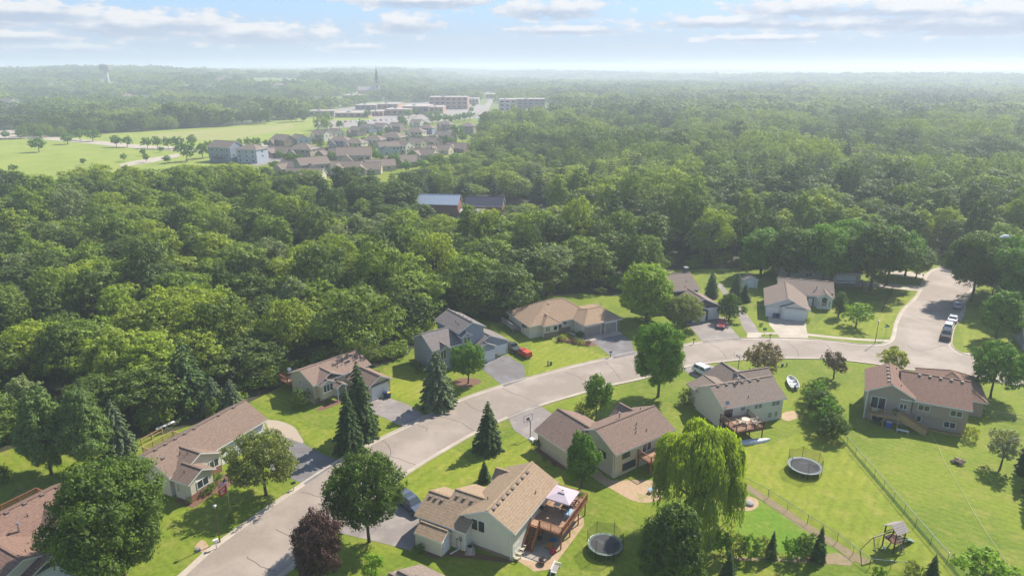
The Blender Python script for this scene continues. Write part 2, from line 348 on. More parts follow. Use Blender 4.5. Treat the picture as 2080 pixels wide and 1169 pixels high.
RIGHT = [(2010,548),(1985,575),(1960,603),(1950,641),(1934,661),(1926.6,690),(1931,706),(1957,721),(2010,731),(2069,742),(2200,757),(2500,800)]
LOW = [(2500,865),(2200,798),(2080,781.5),(2053,778),(1966,765.5),(1873,751.5),(1839,748),(1780,738),(1700,728.5),(1661,726.5),(1583,726),(1517,728),(1427,737),(1389,744),(1293,769),(1232.6,782),(1191.6,793),(1090,823),(1016,851.5),(965,876),(907,908),(805,971),(680,1072.6),(606,1135),(560,1172),(440,1268)]
up, rt, lw = (smooth(W2(a), 4) for a in (UP, RIGHT, LOW))
def poly_sheet(name, p, mat, z):
    m = MB(); tri = tessellate_polygon([[Vector((q[0], q[1], 0)) for q in p]])
    m.v = [(q[0], q[1], z) for q in p]; m.f = [tuple(t) for t in tri]; m.m = [0]*len(tri)
    o = m.build(name, mat)
    for pl in o.data.polygons:
        if pl.normal.z < 0: pl.flip()
    return tag(o, kind='structure')
poly_sheet('road', list(up)+list(rt)+list(lw), M['asphalt'], .008)
def curb(line, side, name='kerb'):
    """gutter pan and low kerb that follow the edge of the road"""
    m = MB(); n = len(line)
    def off(i, d):
        a = line[max(0, i-1)]; b = line[min(n-1, i+1)]; t = (b-a).normalized(); return line[i]+Vector((-t.y, t.x))*side*d
    prof = [(-.12, .014), (.42, .02), (.5, .13), (.68, .13), (.74, .0)]
    for i in range(n):
        for d, z in prof: q = off(i, d); m.v.append((q.x, q.y, z))
    k = len(prof)
    for i in range(n-1):
        for j in range(k-1): a = i*k+j; m.f.append((a, a+1, a+k+1, a+k)); m.m.append(0)
    return tag(m.build(name, M['concrete']), kind='structure')
curb(up, 1); curb(rt, 1); curb(lw, 1)
# driveways and walks
DRIVES = [
 ('driveway', [(560,880),(617,901),(650,919),(692,937),(621,984),(578,965),(545,950),(500,925)], 'blacktop', .020),
 ('driveway', [(742,820),(769,806),(794,809),(829,821),(868,846),(822,868),(776,846),(752,836)], 'oldtop', .020),
 ('driveway', [(968,742),(1029,720),(1064,742),(1068,770),(1024,785),(990,758)], 'blacktop', .020),
 ('driveway', [(1195,692),(1263,678.5),(1281,690.7),(1291,719),(1247,728),(1208,696.5)], 'blacktop', .020),
 ('driveway', [(1385,655),(1421,648),(1472,644),(1484,664),(1508,691),(1429,696.5),(1402,664)], 'oldtop', .020),
 ('driveway', [(1559,640),(1640,647),(1637,662),(1643,692),(1589,690.5),(1563,660)], 'concrete', .020),
 ('driveway', [(1752,573),(1868,580),(1867,591),(1785.6,583),(1700,580),(1690,568)], 'concrete', .020),
 ('driveway', [(1790,545),(1830,550),(1889,556),(1878,565),(1835,563),(1788,552)], 'concrete', .020),
 ('driveway', [(1383,747),(1432,738),(1480,752),(1475,768),(1440,778),(1404,762)], 'oldtop', .020),
 ('basketball_court', [(1030,843),(1092,820),(1125,843),(1120,880),(1085,900),(1044,873)], 'oldtop', .020),
 ('driveway', [(812,1000),(850,1010),(868,1070),(834,1118),(784,1104),(700,1084),(672,1076),(700,1050),(748,1030)], 'oldtop', .020),
]
for n_, p_, m_, z_ in DRIVES: sheet(n_, p_, M[m_], z_)
sheet('gravel_pad', [(538,852),(566,854),(595,865),(607,880),(614,900),(556,884)], M['gravel'], .016, sm=4)
sheet('concrete_apron', [(1187,684),(1255,671),(1265,678),(1195,692.7)], M['concrete'], .028)
sheet('walkway', [(1187,686),(1195,692.7),(1176,688),(1158,678),(1138,669),(1142,665)], M['concrete'], .028)
sheet('asphalt_path', [(1456,577),(1466,577),(1478,592),(1506,624),(1543,676),(1516.5,676),(1498,640),(1474,605)], M['oldtop'], .012, sm=3)
sheet('pavement', [(1518,675),(1542.5,675),(1553,689.5),(1516.5,689.5)], M['concrete'], .024)
sheet('pavement', [(1542,675),(1590,674.5),(1641,677),(1700,683.5),(1760,688),(1806,690),(1803,694),(1760,692),(1700,688),(1641,681.5),(1590,679),(1542,679)], M['concrete'], .028)
sheet('pavement', [(1948,716),(2000,717),(2079,731),(2200,748),(2200,754),(2079,736),(2000,722.5),(1950,721)], M['concrete'], .026)
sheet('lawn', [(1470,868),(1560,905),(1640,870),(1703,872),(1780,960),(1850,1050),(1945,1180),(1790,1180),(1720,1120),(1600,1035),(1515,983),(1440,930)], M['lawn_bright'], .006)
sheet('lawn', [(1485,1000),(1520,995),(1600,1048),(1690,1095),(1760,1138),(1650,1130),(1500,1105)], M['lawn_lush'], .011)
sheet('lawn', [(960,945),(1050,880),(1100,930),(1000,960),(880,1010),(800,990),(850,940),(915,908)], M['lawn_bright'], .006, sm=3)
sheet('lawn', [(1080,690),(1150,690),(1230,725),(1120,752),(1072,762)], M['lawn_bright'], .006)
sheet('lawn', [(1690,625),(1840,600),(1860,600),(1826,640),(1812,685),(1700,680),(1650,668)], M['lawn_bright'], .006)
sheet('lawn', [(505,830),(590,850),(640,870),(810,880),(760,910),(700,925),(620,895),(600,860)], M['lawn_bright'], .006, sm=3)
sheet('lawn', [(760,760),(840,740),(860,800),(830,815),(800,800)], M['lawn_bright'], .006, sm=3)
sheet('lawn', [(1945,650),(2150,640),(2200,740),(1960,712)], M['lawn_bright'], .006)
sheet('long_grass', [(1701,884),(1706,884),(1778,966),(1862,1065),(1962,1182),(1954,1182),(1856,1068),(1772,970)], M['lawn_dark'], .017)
sheet('patio', [(1218,955),(1245,975),(1325,975),(1345,1010),(1300,1020),(1255,1000),(1200,965)], M['sand'], .014, sm=3)
sheet('patio', [(1040,1130),(1095,1085),(1165,1040),(1185,1050),(1187,1065),(1120,1155),(1085,1160)], M['sand'], .014)
sheet('paved_patio', [(1046,1133),(1090,1092),(1152,1052),(1170,1062),(1105,1143)], M['concrete'], .020)
sheet('garden_bed', [(1515,980),(1560,1008),(1640,1062),(1720,1112),(1770,1140),(1750,1146),(1640,1080),(1560,1025),(1510,990)], M['dirt'], .020)
sheet('garden_bed', [(1480,1130),(1600,1133),(1700,1122),(1738,1135),(1728,1148),(1600,1140),(1480,1137)], M['dirt'], .022)
sheet('garden_bed', [(354,1017),(392,1030),(425,1008),(470,985),(478,972),(440,960),(395,985)], M['mulch'], .018, sm=3)
sheet('garden_bed', [(395,1110),(410,1096),(424,1108),(412,1122)], M['sand'], .016, sm=4)
sheet('garden_bed', [(1125,690),(1160,685),(1215,697),(1200,703),(1150,696)], M['mulch'], .016, sm=3)
sheet('garden_bed', [(1088,915),(1094,905),(1140,935),(1200,965),(1190,968),(1140,952)], M['mulch'], .016, sm=3)
sheet('garden_bed', [(640,832),(655,833),(700,815),(695,806),(660,820)], M['mulch'], .016)
sheet('garden_bed', [(918,775),(935,768),(965,768),(978,775),(955,785),(930,784)], M['mulch'], .016, sm=4)
sheet('garden_bed', [(860,1125),(880,1115),(960,1120),(1040,1137),(1030,1142),(905,1128),(885,1135)], M['mulch'], .016)
sheet('sand_ring', [(1484,1023),(1490,1012),(1513,1007),(1535,1012),(1541,1024),(1530,1035),(1508,1037),(1490,1033)], M['sand'], .022, sm=4)
sheet('bare_patch', [(1590,838),(1612,834),(1622,846),(1602,854),(1588,850)], M['sand'], .012, sm=4)
# cracks and patches in the road surface
ck = MB()
def crack(pts, w=.05):
    p = smooth(W2(pts), 5)
    p = [q+Vector((rnd.uniform(-.12, .12), rnd.uniform(-.12, .12))) for q in p]
    for a, b in zip(p[:-1], p[1:]):
        t = (b-a).normalized(); s = Vector((-t.y, t.x))*w
        ck.poly([(a.x-s.x, a.y-s.y, .012), (b.x-s.x, b.y-s.y, .012), (b.x+s.x, b.y+s.y, .012), (a.x+s.x, a.y+s.y, .012)])
crack([(612,998),(640,1005),(680,1025)]); crack([(777,893),(790,905),(793,922),(783,937),(770,948)]); crack([(785,925),(815,933),(845,943)])
crack([(945,816),(960,828),(990,838)]); crack([(1020,789),(1060,805),(1090,815)]); crack([(895,845),(930,855),(962,873)]); crack([(1150,755),(1180,768),(1210,782)])
crack([(847,862),(865,868),(866,876)]); crack([(1440,697),(1465,712),(1475,727)]); crack([(1600,695),(1618,710),(1622,724)]); crack([(1680,700),(1690,714),(1694,727)])
crack([(1050,862),(1075,868),(1105,850)],.04); crack([(1060,850),(1080,880)],.04); crack([(1055,875),(1090,872)],.04)
for q_ in range(26):
    t_ = rnd.choice(DRIVES); c_ = G(sum(a[0] for a in t_[1])/len(t_[1]), sum(a[1] for a in t_[1])/len(t_[1])); a_ = rnd.uniform(0, 6.28); x_, y_ = c_.x+rnd.uniform(-2.2, 2.2), c_.y+rnd.uniform(-2, 2)
    s_ = Vector((math.cos(a_), math.sin(a_)))*rnd.uniform(.5, 1.6); n_ = Vector((-s_.y, s_.x)).normalized()*.025; ck.poly([(x_-s_.x-n_.x, y_-s_.y-n_.y, .0335), (x_+s_.x-n_.x, y_+s_.y-n_.y, .0335), (x_+s_.x+n_.x, y_+s_.y+n_.y, .0335), (x_-s_.x+n_.x, y_-s_.y+n_.y, .0335)])
crack([(560,1075),(600,1090),(640,1092)]); crack([(500,1130),(530,1150),(560,1160)]); crack([(690,975),(720,990),(760,1000)]); crack([(1230,735),(1250,755),(1262,772)]); crack([(1330,712),(1350,730),(1362,748)]); crack([(1850,640),(1880,650),(1930,655)]); crack([(1840,700),(1870,712),(1920,700)]); crack([(1860,600),(1900,604),(1950,606)])
ck.build('road_cracks', M['crack'])['kind'] = 'structure'
# far fields, county road, town pavements
def far_sheet(name, pts, mat, dz):
    p = W2(pts); m = MB(); n = len(p)
    m.v = [(q[0], q[1], terrain(q[0], q[1])+dz) for q in p]
    for t in tessellate_polygon([[Vector((q[0], q[1], 0)) for q in p]]): m.f.append(tuple(t)); m.m.append(0)
    o = m.build(name, mat)
    for pl in o.data.polygons:
        if pl.normal.z < 0: pl.flip()
    return tag(o, kind='structure')
F_OPEN = [(-400,440),(0,410),(130,395),(300,380),(430,380),(520,372),(520,322),(560,296),(640,282),(660,262),(655,236),(560,247),(470,256),(310,266),(210,272),(110,279),(0,284),(-400,290)]
far_sheet('field', F_OPEN, M['field'], .03)
far_sheet('hay_field', [(330,286),(470,284),(560,268),(660,252),(700,246),(690,237),(650,240),(560,254),(430,262),(360,268),(300,275)], M['hay'], .06)
far_sheet('county_road', [(-300,268),(60,274),(160,282),(300,296),(420,300),(520,293),(600,278),(620,279),(525,302),(420,309),(290,303),(150,289),(55,281),(-300,277)], M['concrete'], .10)
far_sheet('side_road', [(-300,282),(60,262),(85,262),(20,272),(-300,292)], M['concrete'], .09)
far_sheet('bike_path', [(240,335),(268,328),(300,322),(362,312),(366,318),(310,330),(275,335),(250,340)], M['concrete'], .12)
SUBDIV = [(425,383),(560,383),(610,400),(780,400),(860,378),(985,352),(995,262),(960,240),(880,236),(760,250),(640,268),(540,285),(430,300)]
far_sheet('lawn', SUBDIV, M['lawn'], .05)
far_sheet('street', [(500,330),(700,292),(900,262),(960,250),(965,256),(880,275),(720,300),(520,338)], M['oldtop'], .09)
SCHOOL = [(610,250),(660,262),(720,258),(880,248),(962,240),(985,214),(900,206),(790,212),(690,220)]
FLATS = [(1010,236),(1125,232),(1120,222),(1010,226)]
far_sheet('car_park', SCHOOL, M['carpark'], .08); far_sheet('car_park', FLATS, M['carpark'], .08)
far_sheet('school_lawn', [(600,262),(640,262),(640,246),(760,244),(760,238),(590,240)], M['field'], .14)
far_sheet('main_street', [(965,240),(985,240),(1006,196),(998,196)], M['carpark'], .16)
far_sheet('meadow', [(470,178),(600,178),(640,186),(560,190),(440,188)], M['field'], .4)
far_sheet('lawn', [(935,412),(935,399),(1010,403),(1030,416)], M['lawn_bright'], .03)
# ---------------------------------------------------------------- houses
SH = {'brown': shingle('brown_shingles', (.235,.165,.125)), 'tan': shingle('tan_shingles', (.335,.240,.158)), 'rust': shingle('rust_brown_shingles', (.265,.182,.142)),
      'grey': shingle('grey_brown_shingles', (.225,.195,.18), .5), 'taupe': shingle('taupe_shingles', (.245,.19,.155)), 'mauve': shingle('mauve_brown_shingles', (.24,.165,.13)),
      'gold': shingle('golden_tan_shingles', (.34,.235,.155)), 'red': shingle('red_brown_shingles', (.235,.145,.110))}
def siding(n, c): return surf(n, c, tuple(x*.93 for x in c), scale=1.2, rough=.65, stripes=(2, .2, .86))
SD = {'cream': siding('cream_siding', (.66,.60,.49)), 'tan': siding('tan_siding', (.53,.46,.34)), 'beige': siding('beige_siding', (.55,.47,.35)), 'bluegrey': siding('blue_grey_siding', (.27,.30,.36)),
      'olive': siding('olive_grey_siding', (.33,.31,.26)), 'white': siding('white_siding', (.62,.62,.60)), 'taupe': siding('taupe_siding', (.38,.30,.24)), 'dark': siding('dark_slate_siding_and_shade', (.10,.095,.11)),
      'sage': siding('pale_green_grey_siding', (.66,.62,.52))}
class House:
    def __init__(s, name, loc, rz, label, cat='house', wall='cream', roof='brown', group=None, trim='white'):
        s.root = empty(name, (loc[0], loc[1], loc[2] if len(loc) > 2 else 0), R(rz), label, cat, group)
        s.W = MB(); s.R = MB(); s.wall = SD.get(wall) or wall; s.roof = SH.get(roof) or roof; s.trim = M[trim]; s.accent = M['stone']; s.vols = []
    def slab(s, top, t=.2):
        """a roof plane with its fascia: shingles on top, white edge and soffit"""
        bot = [(p[0], p[1], p[2]-t) for p in top]; s.R.poly(top, 0); s.R.poly(list(reversed(bot)), 1)
        for i in range(len(top)):
            j = (i+1) % len(top); s.R.poly([bot[i], bot[j], top[j], top[i]], 1)
    def cap(s, a, b): s.R.bar(a, b, .3, .07, 2)
    def gable(s, u0, u1, v0, v1, he, hr, ax='u', ov=.5, og=.35, z0=-.05, walls=True, ridge=None):
        """extents are those of the roof; ax = direction of the ridge"""
        def P(a, b, z): return (a, b, z) if ax == 'u' else (b, a, z)
        a0, a1, b0, b1 = (u0, u1, v0, v1) if ax == 'u' else (v0, v1, u0, u1)
        bc = (b0+b1)/2 if ridge is None else ridge
        for (be, w) in ((b0, -1), (b1, 1)):
            s.slab([P(a0, be, he), P(a1, be, he), P(a1, bc, hr), P(a0, bc, hr)])
        s.cap(P(a0, bc, hr+.02), P(a1, bc, hr+.02))
        s.vols.append(('g', ax, a0, a1, b0, b1, bc, he, hr))
        if walls:
            A0, A1 = a0+og, a1-og; B0, B1 = b0+ov, b1-ov; d = -.13
            z_0 = he+(hr-he)*ov/(bc-b0)+d; z_1 = he+(hr-he)*ov/(b1-bc)+d; zr = hr+d
            for A in (A0, A1): s.W.poly([P(A, B0, z0), P(A, B1, z0), P(A, B1, z_1), P(A, bc, zr), P(A, B0, z_0)])
            s.W.poly([P(A0, B0, z0), P(A1, B0, z0), P(A1, B0, z_0), P(A0, B0, z_0)]); s.W.poly([P(A0, B1, z0), P(A1, B1, z0), P(A1, B1, z_1), P(A0, B1, z_1)])
        return s
    def hip(s, u0, u1, v0, v1, he, hr, ov=.5, z0=-.05, walls=True, top=None, wins=None):
        """hipped roof; top=((u,v),(u,v)) overrides the ridge ends"""
        w = min(u1-u0, v1-v0)/2
        if top: A, B = top
        elif u1-u0 >= v1-v0: A, B = (u0+w, (v0+v1)/2), (u1-w, (v0+v1)/2)
        else: A, B = ((u0+u1)/2, v0+w), ((u0+u1)/2, v1-w)
        c = [(u0, v0, he), (u1, v0, he), (u1, v1, he), (u0, v1, he)]; A = (*A, hr); B = (*B, hr)
        if (B[0]-A[0]) >= (B[1]-A[1]): fs = [[c[0], c[1], B, A], [c[1], c[2], B], [c[2], c[3], A, B], [c[3], c[0], A]]
        else: fs = [[c[0], c[1], A], [c[1], c[2], B, A], [c[2], c[3], B], [c[3], c[0], A, B]]
        for f in fs:
            g = [f[0]]
            for q in f[1:]:
                if (Vector(q)-Vector(g[-1])).length > .02: g.append(q)
            if len(g) >= 3: s.R.poly(g, 0)
            s.R.poly([(f[0][0], f[0][1], he-.2), (f[1][0], f[1][1], he-.2), f[1], f[0]], 1)
        s.R.poly([(p[0], p[1], he-.2) for p in reversed(c)], 1)
        for k, q in ((0, A), (1, B if fs[0][2] is B or len(fs[0]) == 4 and fs[0][2] == B else A), (2, B), (3, A)):
            if (Vector(c[k])-Vector(q)).length > .3: s.cap(c[k], q)
        if (Vector(A)-Vector(B)).length > .3: s.cap(A, B)
        if walls: s.W.box(u0+ov, u1-ov, v0+ov, v1-ov, z0, he-.05)
        return s
    def _w(s, side, p, c, z, n, fw, d=.0):
        return
    def window(s, side, p, c, z, w, h, n=2, name='window', frame='white', pane='glass', depth=.07, sill=True):
        """side: wall the window is in (u-,u+,v-,v+); p: where that wall stands; c: centre along it"""
        sg = 1 if side[1] == '+' else -1
        def B(m, a0, a1, z0_, z1_, d0, d1, k=0):
            q0, q1 = sorted((p+sg*d0, p+sg*d1))
            if side[0] == 'v': m.box(a0, a1, q0, q1, z0_, z1_, k)
            else: m.box(q0, q1, a0, a1, z0_, z1_, k)
        f = MB(); t = .09
        B(f, c-w/2, c+w/2, z+h/2-t, z+h/2, -.02, depth); B(f, c-w/2, c+w/2, z-h/2, z-h/2+t, -.02, depth)
        for i in range(n+1):
            x = c-w/2+t/2+(w-t)*i/n; B(f, x-t/2, x+t/2, z-h/2+t, z+h/2-t, -.02, depth-.004)
        fo = f.build(name, M[frame] if isinstance(frame, str) else frame, s.root)
        g = MB(); B(g, c-w/2+t, c+w/2-t, z-h/2+t, z+h/2-t, -.02, depth-.035); g.build('pane', M[pane], fo)
        return fo
    def garage_door(s, side, p, c, w=4.9, h=2.2, z0=.05, mat='white'):
        sg = 1 if side[1] == '+' else -1; m = MB()
        def B(m, a0, a1, z0_, z1_, d0, d1, k=0):
            q0, q1 = sorted((p+sg*d0, p+sg*d1))
            if side[0] == 'v': m.box(a0, a1, q0, q1, z0_, z1_, k)
            else: m.box(q0, q1, a0, a1, z0_, z1_, k)
        nr = 4; rows = h/nr; nc = max(2, round(w/1.2))
        for i in range(nr):
            B(m, c-w/2, c+w/2, z0+i*rows+.012, z0+(i+1)*rows-.012, -.02, .05, 0)
            for k in range(nc):
                x0 = c-w/2+(k+.14)*w/nc; x1 = c-w/2+(k+.86)*w/nc; B(m, x0, x1, z0+(i+.2)*rows, z0+(i+.8)*rows, .05, .065, 0)
        o = m.build('garage_door', M[mat] if isinstance(mat, str) else mat, s.root)
        f = MB(); B(f, c-w/2-.12, c-w/2-.005, z0, z0+h+.12, -.02, .075); B(f, c+w/2+.005, c+w/2+.12, z0, z0+h+.12, -.02, .075); B(f, c-w/2, c+w/2, z0+h+.005, z0+h+.12, -.02, .075)
        f.build('door_frame', s.trim, o); return o
    def door(s, side, p, c, w=.95, h=2.05, z0=.05, mat='white', name='door'):
        sg = 1 if side[1] == '+' else -1; m = MB()
        def B(m, a0, a1, z0_, z1_, d0, d1, k=0):
            q0, q1 = sorted((p+sg*d0, p+sg*d1))
            if side[0] == 'v': m.box(a0, a1, q0, q1, z0_, z1_, k)
            else: m.box(q0, q1, a0, a1, z0_, z1_, k)
        B(m, c-w/2, c+w/2, z0, z0+h, -.02, .05); B(m, c-w/2+.15, c+w/2-.15, z0+h*.55, z0+h*.9, .05, .062)
        o = m.build(name, M[mat], s.root); k = MB(); B(k, c+w/2-.16, c+w/2-.1, z0+.95, z0+1.02, .05, .1); k.build('door_handle', M['steel'], o); return o
    def vent(s, u, v, z, big=True):
        m = MB(); r = .17 if big else .05
        if big: m.box(u-r, u+r, v-r, v+r, z-.12, z+.12); m.box(u-r-.05, u+r+.05, v-r-.05, v+r+.05, z+.12, z+.16)
        else: m.cyl((u, v, z-.1), (u, v, z+.35), .06, n=8)
        m.build('roof_vent', SH_VENT if big else M['black'], s.root)
    def flue(s, u, v, z, h=.9):
        m = MB(); m.cyl((u, v, z-.15), (u, v, z+h), .11, n=10); m.cyl((u, v, z+h), (u, v, z+h+.14), .2, .17, n=10); m.build('flue', M['steel'], s.root)
    def rz(s, u, v):
        best = -9
        for (_, ax, a0, a1, b0, b1, bc, he, hr) in s.vols:
            a, b = (u, v) if ax == 'u' else (v, u)
            if a0 <= a <= a1 and b0 <= b <= b1: best = max(best, he+(hr-he)*((b-b0)/(bc-b0) if b < bc else (b1-b)/(b1-bc)))
        return best
    def vents(s, pts, big=True):
        for u, v in pts: s.vent(u, v, s.rz(u, v), big)
    def dish(s, u, v, z, az=0.8):
        m = MB(); m.cyl((u, v, z-.1), (u, v, z+.45), .03, n=6); c = Vector((u, v, z+.55)); d = Vector((math.cos(az)*.8, math.sin(az)*.8, .6)).normalized()
        m.cyl(c-d*.02, c+d*.05, .24, .34, n=14); m.bar(c, c+d*.4-Vector((0,0,.12)), .03, .03); m.build('satellite_dish', M['steel'], s.root)
    def block(s, name, u0, u1, v0, v1, z0, z1, mat):
        m = MB(); m.box(u0, u1, v0, v1, z0, z1); return m.build(name, mat, s.root)
    def downspout(s, u, v, z1, z0=.1):
        m = MB(); m.box(u-.045, u+.045, v-.045, v+.045, z0, z1); m.build('downspout', s.trim, s.root)
    def deck(s, u0, u1, v0, v1, z, rails=(), mat='deckboard', wood='cedar', stairs=None, gap=.16, posts=None, solid=False, name='deck'):
        m = MB(); m.box(u0, u1, v0, v1, z-.05, z, 0); w = M[wood]
        d = m.build(name, M[mat], s.root); f = MB()
        f.box(u0-.04, u1+.04, v0-.045, v0-.002, z-.3, z-.01); f.box(u0-.04, u1+.04, v1+.002, v1+.045, z-.3, z-.01); f.box(u0-.045, u0-.002, v0, v1, z-.3, z-.01); f.box(u1+.002, u1+.045, v0, v1, z-.3, z-.01)
        n = max(2, int((u1-u0)/1.2))
        for i in range(1, n): x = u0+(u1-u0)*i/n; f.box(x-.03, x+.03, v0, v1, z-.25, z-.055)
        f.build('joists', w, d)
        for (a, b) in (posts if posts is not None else [(u0+.1, v0+.1), (u1-.1, v0+.1), ((u0+u1)/2, v0+.1), (u0+.1, v1-.1)]):
            q = MB(); q.box(a-.07, a+.07, b-.07, b+.07, -.05, z-.3); q.build('post', w, d)
        for (a0, b0, a1, b1) in rails:
            rail(Vector((a0, b0, z)), Vector((a1, b1, z)), w, d, gap, solid)
        if stairs: stair_run(*stairs, w, d)
        return d
    def finish(s):
        s.W.build('wall', s.wall, s.root); s.R.build('roof', [s.roof, s.trim, s.roof], s.root)
        return s.root
SH_VENT = surf('roof_vent_metal', (.19,.15,.125), rough=.5)
def rail(a, b, w, parent, gap=.16, solid=False, h=.95):
    q = MB(); d = b-a; n = max(1, round(d.length/1.9)); up = Vector((0,0,1))
    for i in range(n+1): p = a+d*i/n; q.box(p.x-.05, p.x+.05, p.y-.05, p.y+.05, p.z-.02, p.z+h+.03)
    q.bar(a+up*h, b+up*h, .12, .05); q.bar(a+up*.1, b+up*.1, .05, .07)
    if solid: q.bar(a+up*(h/2+.02), b+up*(h/2+.02), .03, h-.25)
    else:
        k = int(d.length/gap)
        for i in range(1, k): p = a+d*i/k; q.box(p.x-.02, p.x+.02, p.y-.02, p.y+.02, p.z+.1, p.z+h)
    q.build('railing', w, parent)
def stair_run(top, bot, width, w, parent, closed=False):
    top = Vector(top); bot = Vector(bot); d = bot-top; hd = Vector((d.x, d.y, 0)); n = max(3, round(-d.z/.2)); side = Vector((-hd.y, hd.x, 0)).normalized()*width/2
    q = MB()
    for sgn in (-1, 1): q.bar(top+side*sgn-Vector((0,0,.12)), bot+side*sgn-Vector((0,0,.05)), .05, .26)
    for i in range(n):
        p = top+d*((i+.5)/n); f = hd.normalized()*.15
        q.hexa([p-f-side, p-f+side, p+f+side, p+f-side, p-f-side+Vector((0,0,.05)), p-f+side+Vector((0,0,.05)), p+f+side+Vector((0,0,.05)), p+f-side+Vector((0,0,.05))])
    for sgn in (-1, 1):
        q.bar(top+side*sgn+Vector((0,0,.9)), bot+side*sgn+Vector((0,0,.9)), .09, .05)
        k = 12
        for i in range(k+1):
            p = top+side*sgn+d*i/k; q.box(p.x-.022, p.x+.022, p.y-.022, p.y+.022, p.z, p.z+.9)
        if closed: q.bar(top+side*sgn+Vector((0,0,.45)), bot+side*sgn+Vector((0,0,.45)), .03, .8)
    q.build('stairs', w, parent)
# ---------------------------------------------------------------- the houses of the street, one by one
A_, O_ = 'u-', 'u+'
h = House('house', (-.10, 73.01), 61.6, 'cream split-level house with golden tan roof, cedar deck and stairs, front centre of the photo', wall='sage', roof='tan')
H1 = h
h.gable(-5.92, 5.92, -3.73, 3.9, 4.12, 6.04, ridge=0); h.gable(3.0, 5.4, 1.2, 4.6, 3.7, 4.75, 'v', ov=.2, og=.2)
h.gable(-7.3, -.5, 6.46, 9.6, 3.0, 4.48, 'v'); h.gable(-7.3, 1.9, 2.1, 6.44, 3.012, 5.02, 'v')
h.finish(); h.vents([(u, -.42) for u in (-5.0, -3.95, -2.75, -1.55, -.35, .95, 2.25, 3.6)])
h.vents([(-4.55, v) for v in (8.9, 8.1, 7.2)]); h.vents([(-3.5, v) for v in (5.6, 4.6, 3.5)]); h.vents([(1.6, -2.6), (-3.0, 1.6)], False)
h.block('foundation', -5.6, -5.572, -3.18, 3.4, -.05, .42, M['stone'])
h.window('u-', -5.57, 1.95, 3.25, .72, 1.35, 1, frame='black'); h.window('u-', -5.57, 1.0, 3.25, .72, 1.35, 1, frame='black')
h.window('v-', -3.18, 4.1, 3.25, 1.9, 1.9, 2, name='patio_door'); h.window('v-', -3.18, 1.6, 3.5, 1.2, 1.0, 2); h.window('v-', -3.18, -4.5, 1.3, 1.3, .9, 2)
h.window('v-', -3.18, 2.2, 1.2, 1.9, 1.9, 2, name='patio_door')
h.garage_door('v+', 9.25, -4.0, 4.6); h.downspout(-5.63, -3.0, 3.9); h.downspout(-6.85, 2.6, 3.0)
h.dish(-6.4, 3.0, 2.6, az=3.6)
m = MB(); m.box(-6.92, -6.80, 3.0, 3.35, 1.3, 1.9); m.box(-6.92, -6.80, 3.6, 3.8, 1.2, 1.5); m.cyl((-6.87, 3.15, .1), (-6.87, 3.15, 1.3), .03, n=6); m.cyl((-6.87, 3.7, .1), (-6.87, 3.7, 1.2), .03, n=6); m.build('meter_box', M['steel'], h.root)
h.deck(-1.2, 6.6, -7.5, -3.2, 2.3, rails=[(-1.2, -7.5, -1.2, -4.6), (-1.2, -7.5, 6.6, -7.5), (6.6, -7.5, 6.6, -3.4)], posts=[(-1.05, -7.35), (1.6, -7.35), (4.2, -7.35), (6.45, -7.35), (-1.05, -4.6)],
       stairs=((-1.2, -3.95, 2.3), (-3.2, -3.95, .02), 1.15))
def wpos(h, u, v, z=0.0):
    t = h.root.rotation_euler[2]; return Vector((h.root.location.x+u*math.cos(t)-v*math.sin(t), h.root.location.y+u*math.sin(t)+v*math.cos(t), z))
p = wpos(H1, -8.0, 6.4)
s = House('garden_shed', p, 61.6, 'small white lean-to shed with tan shingled roof against the garage of the front house', 'shed', wall='sage', roof='tan')
s.gable(-1.05, 1.0, -2.0, 2.0, 2.05, 2.75, 'v', ov=.12, og=.12, ridge=.45); s.finish()
s.door('v-', -1.88, 0, 1.3, 1.8, mat='white')

h = House('house', (-45.58, 88.56), 64.3, 'long cream ranch house with brown roof and brick-skirted front gable, left of the road', wall='cream', roof='brown'); H2 = h
h.gable(-8.88, 8.88, -4.3, 4.47, 3.25, 5.56, ridge=.1); h.gable(-8.5, -.75, -5.3, .5, 2.98, 4.85, 'v', ridge=-4.4); h.gable(-8.75, -4.2, -7.75, -4.0, 3.02, 4.15, 'v', ridge=-6.4)
h.finish(); h.vents([(u, -.05) for u in (-7.2, -5.6, -4.0, -2.4, -.8, 3.6, 6.4)]); h.vents([(-5.4, -2.4), (-5.1, -3.5), (-7.5, -5.6)], False); h.vents([(-7.4, -1.6)])
h.window('v-', -7.4, -6.35, 1.95, 1.9, 1.25, 2); h.window('v-', -4.95, -2.3, 1.9, 1.6, 1.3, 2)
h.block('brick_skirt', -8.42, -4.5, -7.44, -7.405, -.04, 1.1, M['brick']); h.block('brick_skirt', -4.5, -1.1, -4.99, -4.955, -.04, 1.1, M['brick'])
h.garage_door('v-', -3.8, 4.2, 4.9); h.garage_door('v-', -3.8, 7.5, 1.4, mat='white'); h.door('v-', -3.8, .4)
m = MB(); pts = [(-8.46, -5.2+.13*math.sin(k*.9), 1.2+k*.09) for k in range(12)]; m.tube(pts, .05, 5); m.build('wall_ornament', M['steel'], h.root)
h.deck(-3.6, 1.6, 3.97, 8.3, .9, rails=[(-3.6, 8.3, 1.6, 8.3), (-3.6, 4.0, -3.6, 8.3), (1.6, 4.2, 1.6, 8.3)], wood='newwood', mat='greyboard')

